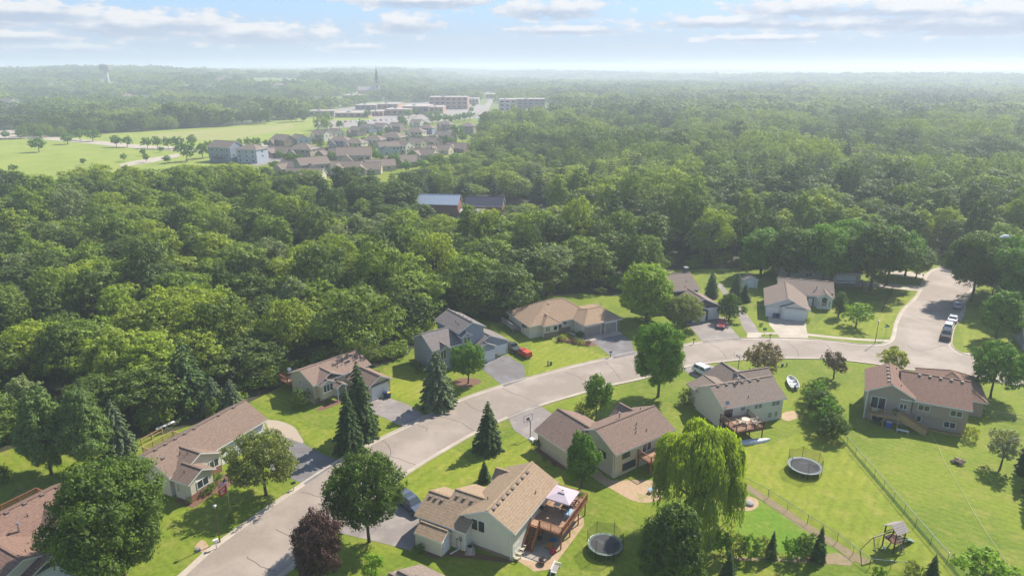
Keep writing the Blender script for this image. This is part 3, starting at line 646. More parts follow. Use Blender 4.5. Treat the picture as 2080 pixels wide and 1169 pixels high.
h = House('house', (-32.67, 112.36), 48.4, 'tan split-entry house with rust brown roof behind two spruces', wall='tan', roof='rust'); H3 = h
h.gable(-6.05, 6.05, -4.02, 4.02, 3.82, 5.51); h.gable(-5.5, .3, -4.15, .2, 3.78, 5.15, 'v', ridge=-2.5, walls=False); h.gable(-5.15, -2.15, -4.85, -2.5, 3.6, 4.4, 'v', ov=.2, og=.15, z0=1.1)
h.gable(-2.6, -.3, -5.7, -3.4, 2.6, 3.2, 'v', walls=False); h.gable(.6, 6.2, -10.1, -2.5, 2.75, 4.3, 'v')
h.finish(); h.vents([(1.0, -1.5), (2.6, -2.0), (.2, -2.2)], False); h.flue(1.9, -.9, 5.1); h.dish(-5.9, 3.6, 4.0, 4.4)
h.window('u-', -5.7, .6, 2.85, .7, 1.1, 2, frame='white'); h.window('v-', -4.70, -3.65, 2.85, 2.0, 1.5, 3); h.window('v-', -3.52, -3.7, .75, 1.9, .9, 2)
h.block('brick_skirt', -5.7, -1.2, -3.56, -3.525, -.04, 1.05, M['stone'])
h.block('porch_post', -2.35, -2.2, -5.5, -5.35, -.03, 2.62, M['white']); h.block('porch_post', -.7, -.55, -5.5, -5.35, -.03, 2.62, M['white']); h.door('v-', -3.52, -1.2)
h.garage_door('v-', -9.75, 3.4, 3.4)
h.block('gable_tone_panel', 1.4, 5.4, -9.79, -9.756, 2.6, 2.95, SD['dark'])
h.deck(-6.4, -2.6, 3.54, 6.3, 2.0, rails=[(-6.4, 3.7, -6.4, 6.3), (-6.4, 6.3, -2.6, 6.3)], posts=[(-6.3, 6.2), (-2.7, 6.2), (-4.5, 6.2)])

h = House('house', (-13.72, 124.03), 35.6, 'blue-grey two-storey house with weathered grey roof and two white garage doors', wall='bluegrey', roof='grey'); H4 = h
h.gable(-4.5, 3.0, -4.27, 4.27, 4.7, 6.88); h.gable(1.5, 7.95, -3.9, 5.5, 6.8, 8.4, 'v'); h.gable(3.3, 13.2, -4.6, 2.5, 2.8, 5.05, 'v'); h.gable(4.2, 9.4, -5.6, -3.0, 2.86, 4.15, 'v')
h.gable(1.85, 4.35, -4.45, -3.0, 6.0, 6.85, 'v', ov=.15, og=.12, z0=4.3); h.gable(-3.1, -.6, -4.9, -1.5, 4.5, 5.5, 'v', walls=False)
h.finish(); h.vents([(5.2, v) for v in (-2.5, -1, .5, 2.0, 3.5)]); h.vents([(-.6, .3), (2.9, -1.8), (3.1, -.2), (3.0, -1.1)], False)
h.window('v-', -4.33, 3.1, 5.3, 1.5, 1.3, 2); h.window('v-', -3.92+.1, -1.9, 3.2, 1.3, 2.0, 2)
h.garage_door('v-', -5.25, 6.9, 3.9, 2.1); h.garage_door('v-', -4.25, 11.1, 2.9, 2.1)
h.block('stone_pier', 9.02, 9.5, -5.3, -4.8, -.02, 1.2, M['stone']); h.block('stone_pier', 12.4, 12.8, -4.32, -4.0, -.02, 1.2, M['stone'])
m = MB(); m.bar((-3.9, -3.8, 3.4), (-3.9, -4.9, 4.0), .04, .04); m.hexa([(-3.9, -4.8, 2.4), (-3.86, -4.8, 2.4), (-3.86, -3.95, 2.2), (-3.9, -3.95, 2.2), (-3.9, -4.85, 3.9), (-3.86, -4.85, 3.9), (-3.86, -3.95, 3.45), (-3.9, -3.95, 3.45)])
m.build('house_flag', surf('red_cloth', (.5, .05, .035)), h.root)

h = House('house', (15.73, 136.36), 26.6, 'white ranch house with hipped golden brown roof and two taupe garage doors', wall='cream', roof='gold'); H5 = h
h.hip(-11.4, 4.8, 4.4, 15.5, 2.9, 5.9, top=((-3.2, 10.6), (0.4, 10.0))); h.hip(-.6, 9.4, -.3, 11, 2.92, 4.65, top=((3.4, 4.5), (6.6, 4.6))); h.hip(-8.5, -4.0, 3.2, 9, 2.94, 4.3, top=((-6.1, 5.7), (-6.0, 7.5)))
h.finish(); h.flue(-3.9, 9.3, 4.7, .7); h.vents([(-8, 8.5)], False)
h.dish(7.2, 5.2, 4.3, 5)
TG = surf('taupe_garage_door', (.33, .28, .255)); h.garage_door('v-', .2, 2.0, 4.0, 2.2, mat=TG); h.garage_door('v-', .2, 6.6, 2.9, 2.2, mat=TG)
for a, b in ((-.12, -.02), (4.2, 4.95), (8.3, 8.9)): h.block('stone_pier', a, b, .12, .19, -.02, 2.6, M['stone'])
h.window('v-', 3.7, -7.2, 1.9, 1.2, 1.3, 2, pane='curtain'); h.window('v-', 3.7, -5.3, 1.9, 1.1, 1.1, 1); h.block('stone_skirt', -8.0, -4.5, 3.62, 3.695, -.02, 1.1, M['stone']); h.block('stone_skirt', -4.4, -.9, 4.82, 4.895, -.02, 1.1, M['stone'])
h.window('v-', 4.9, -2.2, 2.1, .8, .8, 1); h.door('v-', 4.9, -3.6, mat='redwood'); h.window('u-', -10.9, 8.0, 1.9, 1.0, 1.4, 2); h.block('window_awning', -11.5, -10.9, 5.8, 7.6, 2.3, 2.42, M['black'])
h.deck(-13.4, -10.95, 9.0, 14.5, 1.3, rails=[(-13.4, 9.0, -13.4, 14.5), (-13.4, 9.0, -11, 9.0)], wood='white', posts=[(-13.3, 9.1), (-13.3, 11.8), (-13.3, 14.4)]) if 0 else h.deck(-12.9, -10.95, 9.0, 14.5, 1.2, rails=[(-12.9, 9.0, -12.9, 14.5)], wood='greyboard', mat='greyboard')

h = House('house', (16.78, 90.03), 36, 'pale two-storey walk-out house with red-brown roof beside the weeping willow', wall='beige', roof='mauve'); H6 = h
h.gable(-6.13, 6.13, -4.34, 4.34, 4.04, 6.19); h.gable(-9.9, -.6, 1.6, 9.3, 3.0, 5.25, 'v'); h.gable(1.9, 5.7, 2.0, 5.2, 3.7, 5.2, 'v')
h.finish(); h.flue(-.4, .9, 5.7, .8); h.vents([(.6, -1.6), (0, -2.1), (1.4, -2.9), (-.5, -2.6), (4.0, .9)], False)
h.window('u-', -5.78, -1.3, 2.75, 1.6, 1.0, 2, frame='redwood'); h.window('v-', -3.84, -3.6, 3.1, 1.5, 1.1, 2, frame='redwood'); h.window('v-', -3.84, 3.9, 3.1, 1.2, .9, 2, frame='redwood')
h.window('v-', -3.84, -2.9, 1.15, 2.6, 1.15, 3, frame='redwood'); h.window('v-', -3.84, .6, 3.1, 1.9, 1.9, 2, name='patio_door'); h.window('v-', -3.84, 1.6, 1.1, 1.9, 1.9, 2, name='patio_door')
h.deck(-1.2, 3.0, -6.4, -3.86, 2.1, rails=[(-1.2, -6.4, 3.0, -6.4), (-1.2, -3.9, -1.2, -6.4), (3.0, -3.9, 3.0, -6.4)], stairs=((3.0, -5.4, 2.1), (5.6, -5.4, .02), 1.0)); h.downspout(-5.9, -3.7, 3.7)
h.garage_door('v+', 8.95, -5.2, 4.9)

h = House('house', (62.98, 103.73), 64.2, 'taupe two-storey house with red-brown roof and new pine deck and stairs, right side', wall='taupe', roof='red'); H7 = h
h.gable(-4.8, 4.8, -3.67, 3.67, 4.95, 6.85); h.gable(-4.5, 7.6, -11.4, -1.5, 4.6, 7.05, 'v', ov=.9, ridge=1.55); h.hip(3.6, 14.5, -14.8, -5.0, 2.9, 5.4, top=((9.0, -9.8), (9.6, -9.8)))
h.finish(); h.vents([(u, .35) for u in (-3.2, -1.6, 0, 1.6, 3.2)]); h.vents([(1.1, v) for v in (-4.2, -5.7, -7.2, -8.7, -10.2)]); h.vents([(-3.2, -1.4), (3.5, -1.0)], False)
h.window('u-', -4.45, 1.5, 3.15, 2.2, 2.1, 2, name='patio_door'); h.window('u-', -4.45, -2.1, 3.3, 1.15, 1.0, 2); h.window('u-', -4.45, 1.2, .95, 1.8, 1.9, 2, name='patio_door')
h.block('wall_overhang', -3.95, -3.58, -11.05, -3.4, 2.1, 4.5, h.wall)
h.window('u-', -3.95, -5.0, 3.45, 1.7, 1.05, 2); h.window('u-', -3.95, -9.4, 3.45, 1.7, 1.05, 2); h.window('u-', -3.6, -4.6, 1.3, .8, 1.1, 1); h.window('u-', -3.6, -8.9, 1.2, 1.7, 1.1, 2)
h.block('corner_board', -4.47, -4.3, 3.12, 3.3, 0, 4.8, M['white'])
h.deck(-6.3, -4.47, -1.7, 2.6, 1.9, rails=[(-6.3, -1.5, -6.3, 2.6), (-6.3, 2.6, -4.5, 2.6)], wood='newwood', mat='greyboard', posts=[(-6.2, -1.6), (-6.2, 2.5), (-6.2, .5)], stairs=None)
stair_run((-5.6, -1.7, 1.9), (-6.2, -5.6, .02), 1.2, M['newwood'], [c for c in h.root.children if c.name.startswith('deck')][0], closed=True)
h.garage_door('u+', 14.0, -9.8, 4.9)

h = House('house', (37.76, 102.57), 18.1, 'pale green-grey two-storey house with taupe roof and dark stained deck above a canoe', wall='sage', roof='taupe'); H8 = h
h.gable(-6.1, 6.1, -4.22, 4.22, 3.92, 6.06); h.gable(-1.4, 6.8, 1.4, 9.3, 2.9, 5.15, 'v'); h.gable(-5.95, 1.2, 3.0, 6.8, 3.3, 4.4, 'v'); h.gable(2.2, 8.8, 2.0, 6.7, 3.9, 5.35)
h.finish(); h.vents([(u, -.32) for u in (-4.6, -3.0, -1.5, 0, 1.5, 3.1)]); h.vents([(-.6, -3.0)], False); h.flue(-.8, -.3, 5.9, .8); h.dish(-5.1, -3.8, 4.1, 4.2)
h.window('v-', -3.72, -4.7, 3.0, 1.5, 1.95, 2, name='patio_door', frame='redwood'); h.window('v-', -3.72, -2.0, 3.1, .85, .85, 2); h.window('v-', -3.72, .9, 3.1, 1.6, 1.0, 2, pane='curtain'); h.window('v-', -3.72, 4.3, 3.1, 1.6, 1.0, 2, pane='curtain')
h.window('v-', -3.72, 3.4, 1.1, .9, 1.1, 1, pane='curtain'); h.window('v-', -3.72, 4.6, 1.1, .7, 1.1, 1, pane='curtain')
h.deck(-6.2, -1.2, -8.1, -3.74, 2.0, rails=[(-6.2, -8.1, -1.2, -8.1), (-6.2, -3.9, -6.2, -8.1), (-1.2, -3.9, -1.2, -8.1)], wood='redwood', mat='deckboard', gap=.2)
h.garage_door('v+', 8.95, 2.7, 4.9); h.window('v-', -3.72, -4.6, 1.0, 2.0, 1.9, 2, name='patio_door', frame='redwood')

h = House('house', (72.72, 161.87), -18.4, 'white house with brown roof, arched bay window and concrete driveway at the street corner', wall='white', roof='taupe'); H9 = h
h.gable(-6.46, 6.46, -5.6, 5.6, 3.0, 5.2); h.gable(-9.6, 0.1, -16.3, -2.5, 2.8, 4.95, 'v'); h.gable(-6.3, .35, -17.0, -14.5, 2.84, 4.1, 'v', ridge=-3.0); h.gable(2.35, 6.1, -6.6, -3.2, 2.8, 4.2, 'v', ov=.3)
h.finish(); h.flue(2.4, -3.2, 3.8, .9); h.vents([(-4, .3), (-1, .3), (2, .3), (5, .3), (6.0, -4.4)])
h.garage_door('v-', -16.65, -2.7, 4.8); h.garage_door('v-', -15.95, -7.7, 2.6); h.window('v-', -6.25, 4.2, 1.5, 1.3, 1.6, 1, pane='curtain'); h.window('v-', -6.25, 3.0, 1.5, .35, 1.5, 1); h.window('v-', -6.25, 5.4, 1.5, .35, 1.5, 1)
m = MB(); m.cyl((4.2, -6.2, 2.32), (4.2, -6.32, 2.32), .62, n=18); m.build('arched_window', M['glass'], h.root)
h.block('entry_recess_shade', .4, 2.0, -5.15, -5.11, .1, 2.3, SD['dark']); h.door('v-', -5.15, 1.2)  # flat dark slab on the wall; shade of the entry painted as colour
h.block('gable_tone_panel', -5.2, -.8, -16.70, -16.655, 2.75, 3.05, SD['bluegrey'])

h = House('house', (42.89, 147.04), 13.7, 'dark slate two-storey house with white garage door behind the crabapple and pale tree', wall='dark', roof='taupe')
h.gable(-6.5, 3.7, 7.0, 18, 5.0, 7.7); h.gable(-4.0, 5.5, -.4, 9, 3.05, 5.3, 'v', ridge=.75); h.gable(-4.2, 1.9, -1.3, 3.0, 2.85, 4.2, 'v')
h.finish(); h.garage_door('v-', -.95, -.6, 3.0); h.block('garage_wall', 2.1, 5.0, -.09, -.055, 0, 2.9, M['white']); h.garage_door('v-', -.09, 3.5, 2.4)
m = MB(); m.box(2.6, 3.4, 12.9, 13.9, 5.5, 8.6); m.box(2.5, 3.5, 12.8, 14.0, 8.6, 8.75, 1); m.build('chimney', [SD['dark'], M['steel']], h.root); h.vents([(1.2, 9.5), (.2, 8.0)], False)

h = House('house', (-59.9, 68.0), 62.2, 'house with red-brown roof and steel flue cut by the left edge, lower left', wall='cream', roof='red')
h.gable(-9, 7.9, -4.4, 4.4, 3.2, 5.4); h.gable(1.1, 7.3, -5.6, .2, 3.0, 4.75, 'v'); h.gable(-7.3, 1.8, -9.7, -1.0, 2.9, 4.75, 'v', ridge=-2.7); h.gable(-3.2, 2.05, -10.8, -8, 2.86, 4.05, 'v')
h.finish(); h.vents([(u, -.25) for u in (-1.5, .6, 2.6, 4.6, 6.4)]); h.flue(.25, -3.0, 3.6, 1.4); h.vents([(1.9, -1.8)], False)
h.block('gable_tone_panel', -2.6, 1.5, -10.50, -10.455, 2.65, 3.2, SD['dark']); h.garage_door('v-', -10.45, -.6, 4.2); h.window('v-', -5.25, 4.2, 1.7, 1.5, 1.3, 2)  # dark gable panel: shadow on the gable face, put into the colour
h.deck(1.0, 7.5, 3.9, 7.5, 1.2, rails=[(1.0, 7.5, 7.5, 7.5), (1.0, 4.2, 1.0, 7.5), (7.5, 4.2, 7.5, 7.5)])

q = G(893, 1248)
h = House('house', (q.x, q.y), 58, 'brown roof tip of a house rising over the bottom edge of the photo', wall='cream', roof='taupe')
h.gable(-5, 2.2, -4.5, 4.2, 3.1, 4.9, 'v'); h.gable(-4, 1.0, 2.5, 5.4, 2.9, 4.1, 'v'); h.finish(); h.vents([(-1.2, .5), (-1.2, 2.0)])

h = House('house', (84, 183), -12, 'two-storey tan house with brown roof half hidden behind the big trees', wall='tan', roof='taupe')
h.gable(-10, 4, -5, 5, 5.2, 7.6); h.gable(3.5, 11, -7, 3, 3.1, 5.3); h.finish()
h.window('v-', -4.5, -6.5, 3.8, 1.6, 1.1, 2); h.window('v-', -4.5, -2, 3.8, 1.6, 1.1, 2); h.window('v-', -4.5, 1.5, 3.8, 1.2, 1.1, 2); h.window('v-', -4.5, -2, 1.3, 1.6, 1.1, 2); h.garage_door('v-', -6.5, 7, 4.8)

q = G(2105, 700)
h = House('house', (q.x, q.y), -25, 'grey-blue house corner showing at the right edge beyond the side street', wall='bluegrey', roof='taupe')
h.gable(-3.6, 8, -5, 5, 3.0, 5.1); h.finish(); h.window('u-', -3.25, 0, 1.6, 1.2, 1.1, 2)

q = G(1521, 581); s = House('garden_shed', q, -6, 'small white gabled shed at the back of the corner lot near two spruces', 'shed', wall='white', roof='white' if 0 else 'taupe')
s.gable(-2.0, 2.0, -1.6, 1.6, 2.3, 3.1, 'v', ov=.15, og=.12); s.finish(); s.door('v-', -1.48, 0, 1.4, 1.8)

# the farm buildings in the clearing
METAL = surf('blue_grey_metal_roof', (.36, .42, .50), rough=.35, stripes=(0, .9, .8)); OLDMETAL = surf('pale_metal_roof', (.55, .47, .42), rough=.5, stripes=(0, .9, .8)); PANEL = surf('dark_panel_roof', (.06, .06, .085), rough=.3)
q = G(893, 432); h = House('barn', (q.x, q.y), -7, 'long barn with pale blue-grey metal roof in the woodland clearing', 'barn', wall=M['brick'], roof=METAL)
h.gable(-8.5, 8.5, -4.5, 5, 4.2, 7.4); h.finish()
q = G(985, 436); h = House('barn', (q.x, q.y), -7, 'low barn with dark panelled roof at the right of the clearing', 'barn', wall=M['brick'], roof=PANEL)
h.gable(-7.6, 7.6, -4, 5, 4.2, 7.2); h.finish()
q = G(968, 448); h = House('farm_outbuilding', (q.x, q.y), -9, 'small orange brick outbuilding with pale pinkish metal roof in front of the barns', 'outbuilding', wall=M['brick'], roof=OLDMETAL)
h.gable(-6, 3, -3.5, 3.5, 3.4, 4.6, 'u'); h.finish(); h.block('chimney', 4, 7, -2, 3, -.02, 3.6, M['brick'])
# ---------------------------------------------------------------- foliage
rng = np.random.default_rng(11)
def quads(name, P, Nn, size, aspect, tone, mat, droop=None, fold=True):
    """one leaf cluster (a bent diamond) per point; Nn are facing directions"""
    n = len(P); Nn = Nn/np.linalg.norm(Nn, axis=1, keepdims=True)
    a = rng.normal(size=(n, 3)) if droop is None else droop+rng.normal(size=(n, 3))*.15
    a -= Nn*np.sum(a*Nn, axis=1, keepdims=True); a /= np.linalg.norm(a, axis=1, keepdims=True)+1e-9
    b = np.cross(Nn, a); s = size*(.65+.7*rng.random((n, 1))); w = s*aspect
    V = np.empty((n, 4, 3)); V[:, 0] = P-a*s*.5-Nn*w*.12; V[:, 1] = P+b*w*.5+Nn*w*.15; V[:, 2] = P+a*s*.5-Nn*w*.12; V[:, 3] = P-b*w*.5+Nn*w*.15
    me = bpy.data.meshes.new(name); me.vertices.add(4*n); me.vertices.foreach_set('co', V.reshape(-1))
    me.loops.add(4*n); me.loops.foreach_set('vertex_index', np.arange(4*n, dtype=np.int32))
    me.polygons.add(n); me.polygons.foreach_set('loop_start', np.arange(0, 4*n, 4, dtype=np.int32))
    try: me.polygons.foreach_set('loop_total', np.full(n, 4, dtype=np.int32))
    except Exception: pass
    at = me.attributes.new('tone', 'FLOAT', 'FACE'); at.data.foreach_set('value', np.clip(tone, 0, 1).astype(np.float32))
    me.materials.append(mat); me.update(calc_edges=True); return me
def lobed(lobes, n, spread=.22, inner=.12, up=.25, jit=.75, per=11, csz=None):
    """leaf clusters gathered in small clumps on the skins of overlapping lobes (cx,cy,cz,rx,ry,rz)"""
    Lb = np.array(lobes, float); ar = (Lb[:, 3]*Lb[:, 4]+Lb[:, 3]*Lb[:, 5]); nc = max(20, n//per); pick = rng.choice(len(Lb), size=int(nc*1.9), p=ar/ar.sum())
    d = rng.normal(size=(len(pick), 3)); d[:, 2] += up*.6; d /= np.linalg.norm(d, axis=1, keepdims=True)
    r = 1-np.abs(rng.normal(size=(len(pick), 1)))*spread*.8; ins = rng.random(len(pick)) < inner; r[ins] = rng.random((ins.sum(), 1))*.8
    r = np.clip(r, .1, 1.0)*(1+.16*np.sin(d[:, :1]*7+pick[:, None])*np.cos(d[:, 1:2]*6+d[:, 2:3]*5+pick[:, None]*1.7)); r[rng.random(len(pick)) < .06] *= 1.16
    C = Lb[pick, :3]+d*r*Lb[pick, 3:]; keep = np.ones(len(C), bool)
    for i in range(len(Lb)):
        q = (C-Lb[i, :3])/Lb[i, 3:]; inside = (np.sum(q*q, axis=1) < .5) & (pick != i); keep &= ~(inside & (rng.random(len(C)) < .88))
    C = C[keep][:nc]; d = d[keep][:nc]; pk = pick[keep][:nc]; per = max(3, int(round(n/len(C))))
    cs = (csz or .105*float(np.mean(Lb[:, 3]))**.6*1.7)*(.6+.8*rng.random((len(C), 1)))
    off = rng.normal(size=(len(C), per, 3)); off[..., 2] *= .7; P = (C[:, None]+off*cs[:, None]).reshape(-1, 3)
    Nn = (off*.8+d[:, None]*1.05+rng.normal(size=off.shape)*jit*.5).reshape(-1, 3); Nn[:, 2] += up*1.3
    lt = rng.random(len(Lb)); ct = rng.normal(size=len(C))*.16; tone = (.48+.22*(lt[pk]-.5)+ct)[:, None]+.13*rng.normal(size=(len(C), per))
    return P, Nn, tone.reshape(-1)
def crown_lobes(Rc, Hc, z0, k, seed, top=.0, squash=1.0, lob=.42):
    """z0: underside of the crown, Hc its height, Rc its radius"""
    r = random.Random(seed); out = [(0, 0, z0+Hc*.5, Rc*.62, Rc*.62, Hc*.42)]
    ex, ey = r.uniform(.84, 1.16), r.uniform(.84, 1.16); lop = r.uniform(0, 6.28)
    for i in range(k):
        if i > 3 and r.random() < .10: continue
        ph = math.acos(1-2*(i+.5)/k*.93); th = i*2.39996+r.uniform(-.4, .4)
        rr = Rc*(math.sin(ph)**.8)*r.uniform(.58, .86); zz = z0+Hc*.5+Hc*.5*math.cos(ph)*r.uniform(.62, .8)
        rr *= (1+.13*math.cos(th-lop)+.07*math.sin(3*th+lop))*(1.14 if r.random() < .12 else 1)
        s = lob*Rc*r.uniform(.62, 1.4)*(1-.25*max(0, math.cos(ph)))
        out.append((rr*math.cos(th)*ex, rr*math.sin(th)*ey, zz, s, s, s*.8*squash))
    return out
def tree_meshes(kind, mat, H=10.0, Rc=4.0, z0=1.8, n=6000, leaf=.34, k=16, seed=1, aspect=.62, trunk_r=.2, **kw):
    lob = crown_lobes(Rc, H-z0, z0, k, seed, lob=kw.get('lob', .42), squash=kw.get('squash', 1.0))
    if kw.get('point'):   # egg or cone shaped crowns
        lob = [(x*(1-kw['point']*max(0, (z-z0)/(H-z0))), y*(1-kw['point']*max(0, (z-z0)/(H-z0))), z, a*(1-kw['point']*.7*(z-z0)/(H-z0)), b*(1-kw['point']*.7*(z-z0)/(H-z0)), c) for x, y, z, a, b, c in lob]
    P, Nn, tone = lobed(lob, n, spread=kw.get('spread', .2), inner=kw.get('inner', .1), jit=kw.get('jit', .75), up=kw.get('up', .35))
    cr = quads(kind+'_crown', P, Nn, leaf, aspect, tone, mat)
    t = MB(); r = random.Random(seed+5); zt = z0+(H-z0)*.55
    bend = [Vector((0, 0, -.1)), Vector((r.uniform(-.1, .1), r.uniform(-.1, .1), z0*.6)), Vector((r.uniform(-.2, .2), r.uniform(-.2, .2), z0+(H-z0)*.25)), Vector((r.uniform(-.3, .3), r.uniform(-.3, .3), zt))]
    rr = [trunk_r*1.25, trunk_r, trunk_r*.8, trunk_r*.35]
    for a, b, c, d in zip(bend[:-1], bend[1:], rr[:-1], rr[1:]): t.cyl(a, b, c, d, 7, caps=False)
    for l in lob[1:1+min(10, k)]:
        s0 = bend[2] if l[2] > z0+(H-z0)*.4 else bend[1]; mid = (s0+Vector(l[:3]))*.5+Vector((0, 0, -.2)); t.cyl(s0, mid, trunk_r*.42, trunk_r*.26, 5, caps=False); t.cyl(mid, Vector(l[:3]), trunk_r*.26, trunk_r*.08, 5, caps=False)
    tk = t.build(kind+'_trunk', M['trunk']); me = tk.data; bpy.data.objects.remove(tk); return cr, me
def conifer_meshes(kind, mat, H=10.0, Rc=2.6, z0=.3, n=6000, leaf=.42, tiers=15, seed=1, trunk_r=.18, expo=.85, droop=.28, open_=0.0, aspect=.42):
    r = np.random.default_rng(seed); P = []; Nn = []; D = []; T = []
    per = max(5, int(n/(tiers*9)))
    for i in range(tiers):
        f = i/(tiers-1); z = z0+(H-z0)*f*.97; rad = Rc*(1-f)**expo*(.86+.28*r.random())+.12; nb = max(4, int(10*(1-f)+5))
        for j in range(nb):
            th = 2*math.pi*(j+r.random()*.7)/nb+i*1.1; L_ = rad*(.78+.34*r.random()); m = max(3, int(per*L_/Rc*1.9))
            t = np.sqrt(r.random(m))*.98+.03; side = (r.random(m)-.5)*L_*.42*(1-t*.65)
            x = t*L_; zz = z+.06*L_-droop*x*t*1.0+(r.random(m)-.5)*.16
            if open_: zz = z+open_*x*.35-droop*.3*x*t
            P.append(np.stack([x*math.cos(th)-side*math.sin(th), x*math.sin(th)+side*math.cos(th), zz], 1))
            d = np.stack([np.full(m, math.cos(th)), np.full(m, math.sin(th)), np.full(m, -droop)], 1)+r.normal(size=(m, 3))*.25; D.append(d)
            q = np.stack([np.full(m, math.cos(th)*.35), np.full(m, math.sin(th)*.35), np.full(m, 1.0)], 1)+r.normal(size=(m, 3))*.42; Nn.append(q)
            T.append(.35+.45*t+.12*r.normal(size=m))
    P = np.concatenate(P); cr = quads(kind+'_crown', P, np.concatenate(Nn), leaf, aspect, np.concatenate(T), mat, droop=np.concatenate(D))
    t = MB(); t.cyl((0, 0, -.1), (0, 0, H*.97), trunk_r, .02, 7); tk = t.build(kind+'_trunk', M['trunk']); me = tk.data; bpy.data.objects.remove(tk); return cr, me
def willow_meshes(mat, H=11.5, Rc=6.2, n=60000, seed=3):
    r = np.random.default_rng(seed); q = random.Random(seed); lob = []
    for i in range(22):
        f = (i+.5)/22; th = i*2.4+q.uniform(-.4, .4); rr = Rc*.80*math.sqrt(f)*q.uniform(.78, 1.12); zz = H*(.86-.46*f*f)+q.uniform(-1.5, .7); s_ = q.uniform(.9, 1.8); lob.append((rr*math.cos(th), rr*math.sin(th), zz, s_, s_, s_*.85))
    Lb = np.array(lob); ns = 3600; pk = r.integers(0, len(Lb), ns); d = r.normal(size=(ns, 3)); d[:, 2] = np.abs(d[:, 2])*.9; d /= np.linalg.norm(d, axis=1, keepdims=True)
    S0 = Lb[pk, :3]+d*Lb[pk, 3:]; rad = np.hypot(S0[:, 0], S0[:, 1]); ln = np.where(r.random(ns) < .35+.3*(rad > Rc*.6), r.uniform(1.5, 4.6, ns), r.uniform(.5, 1.7, ns)); ln = np.minimum(ln, S0[:, 2]-.25)
    P = []; D = []; Nn = []; T = []; per = n//ns; lt = r.random(len(Lb))
    for i in range(ns):
        o = np.array([S0[i, 0]-Lb[pk[i], 0]*.7, S0[i, 1]-Lb[pk[i], 1]*.7, 0]); o /= np.linalg.norm(o)+.1; t = r.random(per)**.9
        P.append(S0[i]+o*(1-np.exp(-t*3))[:, None]*.45+np.stack([np.zeros(per), np.zeros(per), -t*ln[i]], 1)+r.normal(size=(per, 3))*.11)
        D.append(np.stack([o[0]*np.exp(-t*4), o[1]*np.exp(-t*4), -np.ones(per)], 1)); Nn.append(o*.8+d[i]*.5+r.normal(size=(per, 3))*.5+np.array([0, 0, .5])*(1-t[:, None])); T.append(np.full(per, .42+.3*lt[pk[i]]+.2*(r.random()-.5))+.12*r.normal(size=per))
    cr = quads('willow_crown', np.concatenate(P), np.concatenate(Nn), .42, .32, np.concatenate(T), mat, droop=np.concatenate(D))
    t = MB(); t.cyl((0, 0, -.1), (.2, 0, 3), .5, .38, 9, caps=False)
    for i in range(9):
        e = Vector(lob[i*2+3][:3]); mid = Vector((.2, 0, 3))*.4+e*.6+Vector((0, 0, -.6)); t.cyl((.2, 0, 3), mid, .24, .14, 6, caps=False); t.cyl(mid, e, .14, .05, 5, caps=False)
    tk = t.build('willow_trunk', M['trunk']); me = tk.data; bpy.data.objects.remove(tk); return cr, me
LM = {
 'green': leafmat('leaf_mid_green', [(0.111,0.222,0.023), (0.150,0.270,0.027)]), 'deep': leafmat('leaf_deep_green', [(.085,.140,.024), (.112,.175,.028)]),
 'bright': leafmat('leaf_bright_green', [(0.227,0.360,0.032), (0.260,0.360,0.037)]), 'olive': leafmat('leaf_olive', [(0.195,0.222,0.063), (0.221,0.246,0.068)]),
 'purple': leafmat('leaf_purple', [(0.094,0.046,0.048), (0.110,0.057,0.054)], trans=.25), 'pinkish': leafmat('leaf_bronze', [(0.231,0.182,0.110), (0.231,0.182,0.110)]),
 'plum': leafmat('leaf_brown_purple', [(.125,.095,.07), (.14,.105,.08)]), 'willow': leafmat('leaf_willow', [(0.281,0.350,0.045), (0.281,0.350,0.045)], trans=.46), 'spruce': leafmat('needle_green', [(0.059,0.108,0.036), (0.084,0.134,0.044)], trans=.12),
 'blue': leafmat('needle_blue', [(0.137,0.186,0.110), (0.163,0.210,0.126)], trans=.12), 'pine': leafmat('needle_pine', [(.125,.200,.045), (.14,.215,.05)], trans=.2),
 'yellow': leafmat('leaf_yellow_green', [(0.324,0.350,0.040), (0.346,0.360,0.045)]), 'silver': leafmat('leaf_silver', [(0.302,0.309,0.220), (0.302,0.309,0.220)]), 'blossom': leafmat('leaf_pale_flowering', [(0.324,0.330,0.200), (0.324,0.330,0.200)]),
 'wdark': leafmat('leaf_woodland_dark', [(.076,.120,.024), (.118,.176,.028), (.094,.140,.034)], trans=.28),
 'wmid': leafmat('leaf_woodland_mid', [(.156,.230,.030), (.205,.285,.034), (.178,.240,.045)], trans=.32), 'wyel': leafmat('leaf_woodland_yellow', [(.245,.325,.036), (.295,.350,.040), (.255,.320,.050)], trans=.36), 'wgrey': leafmat('leaf_woodland_grey', [(0.247,0.288,0.137), (0.208,0.258,0.105)], trans=.32),
 'wconifer': leafmat('needle_woodland', [(0.058,0.114,0.038), (0.094,0.144,0.048)], trans=.1),
}
LM['woods'] = LM['wmid']
def plant(name, meshes, p, label, cat='tree', s=1.0, sz=None, rz=None, group=None, crown='crown', lean=None):
    e = empty(name, (p[0], p[1], p[2] if len(p) > 2 else 0), rnd.uniform(0, 6.28) if rz is None else rz, label, cat, group)
    e.scale = (s, s, sz or s)
    c = bpy.data.objects.new(crown, meshes[0]); COL.objects.link(c); c.parent = e
    if meshes[1]: t = bpy.data.objects.new('trunk', meshes[1]); COL.objects.link(t); t.parent = e
    return e
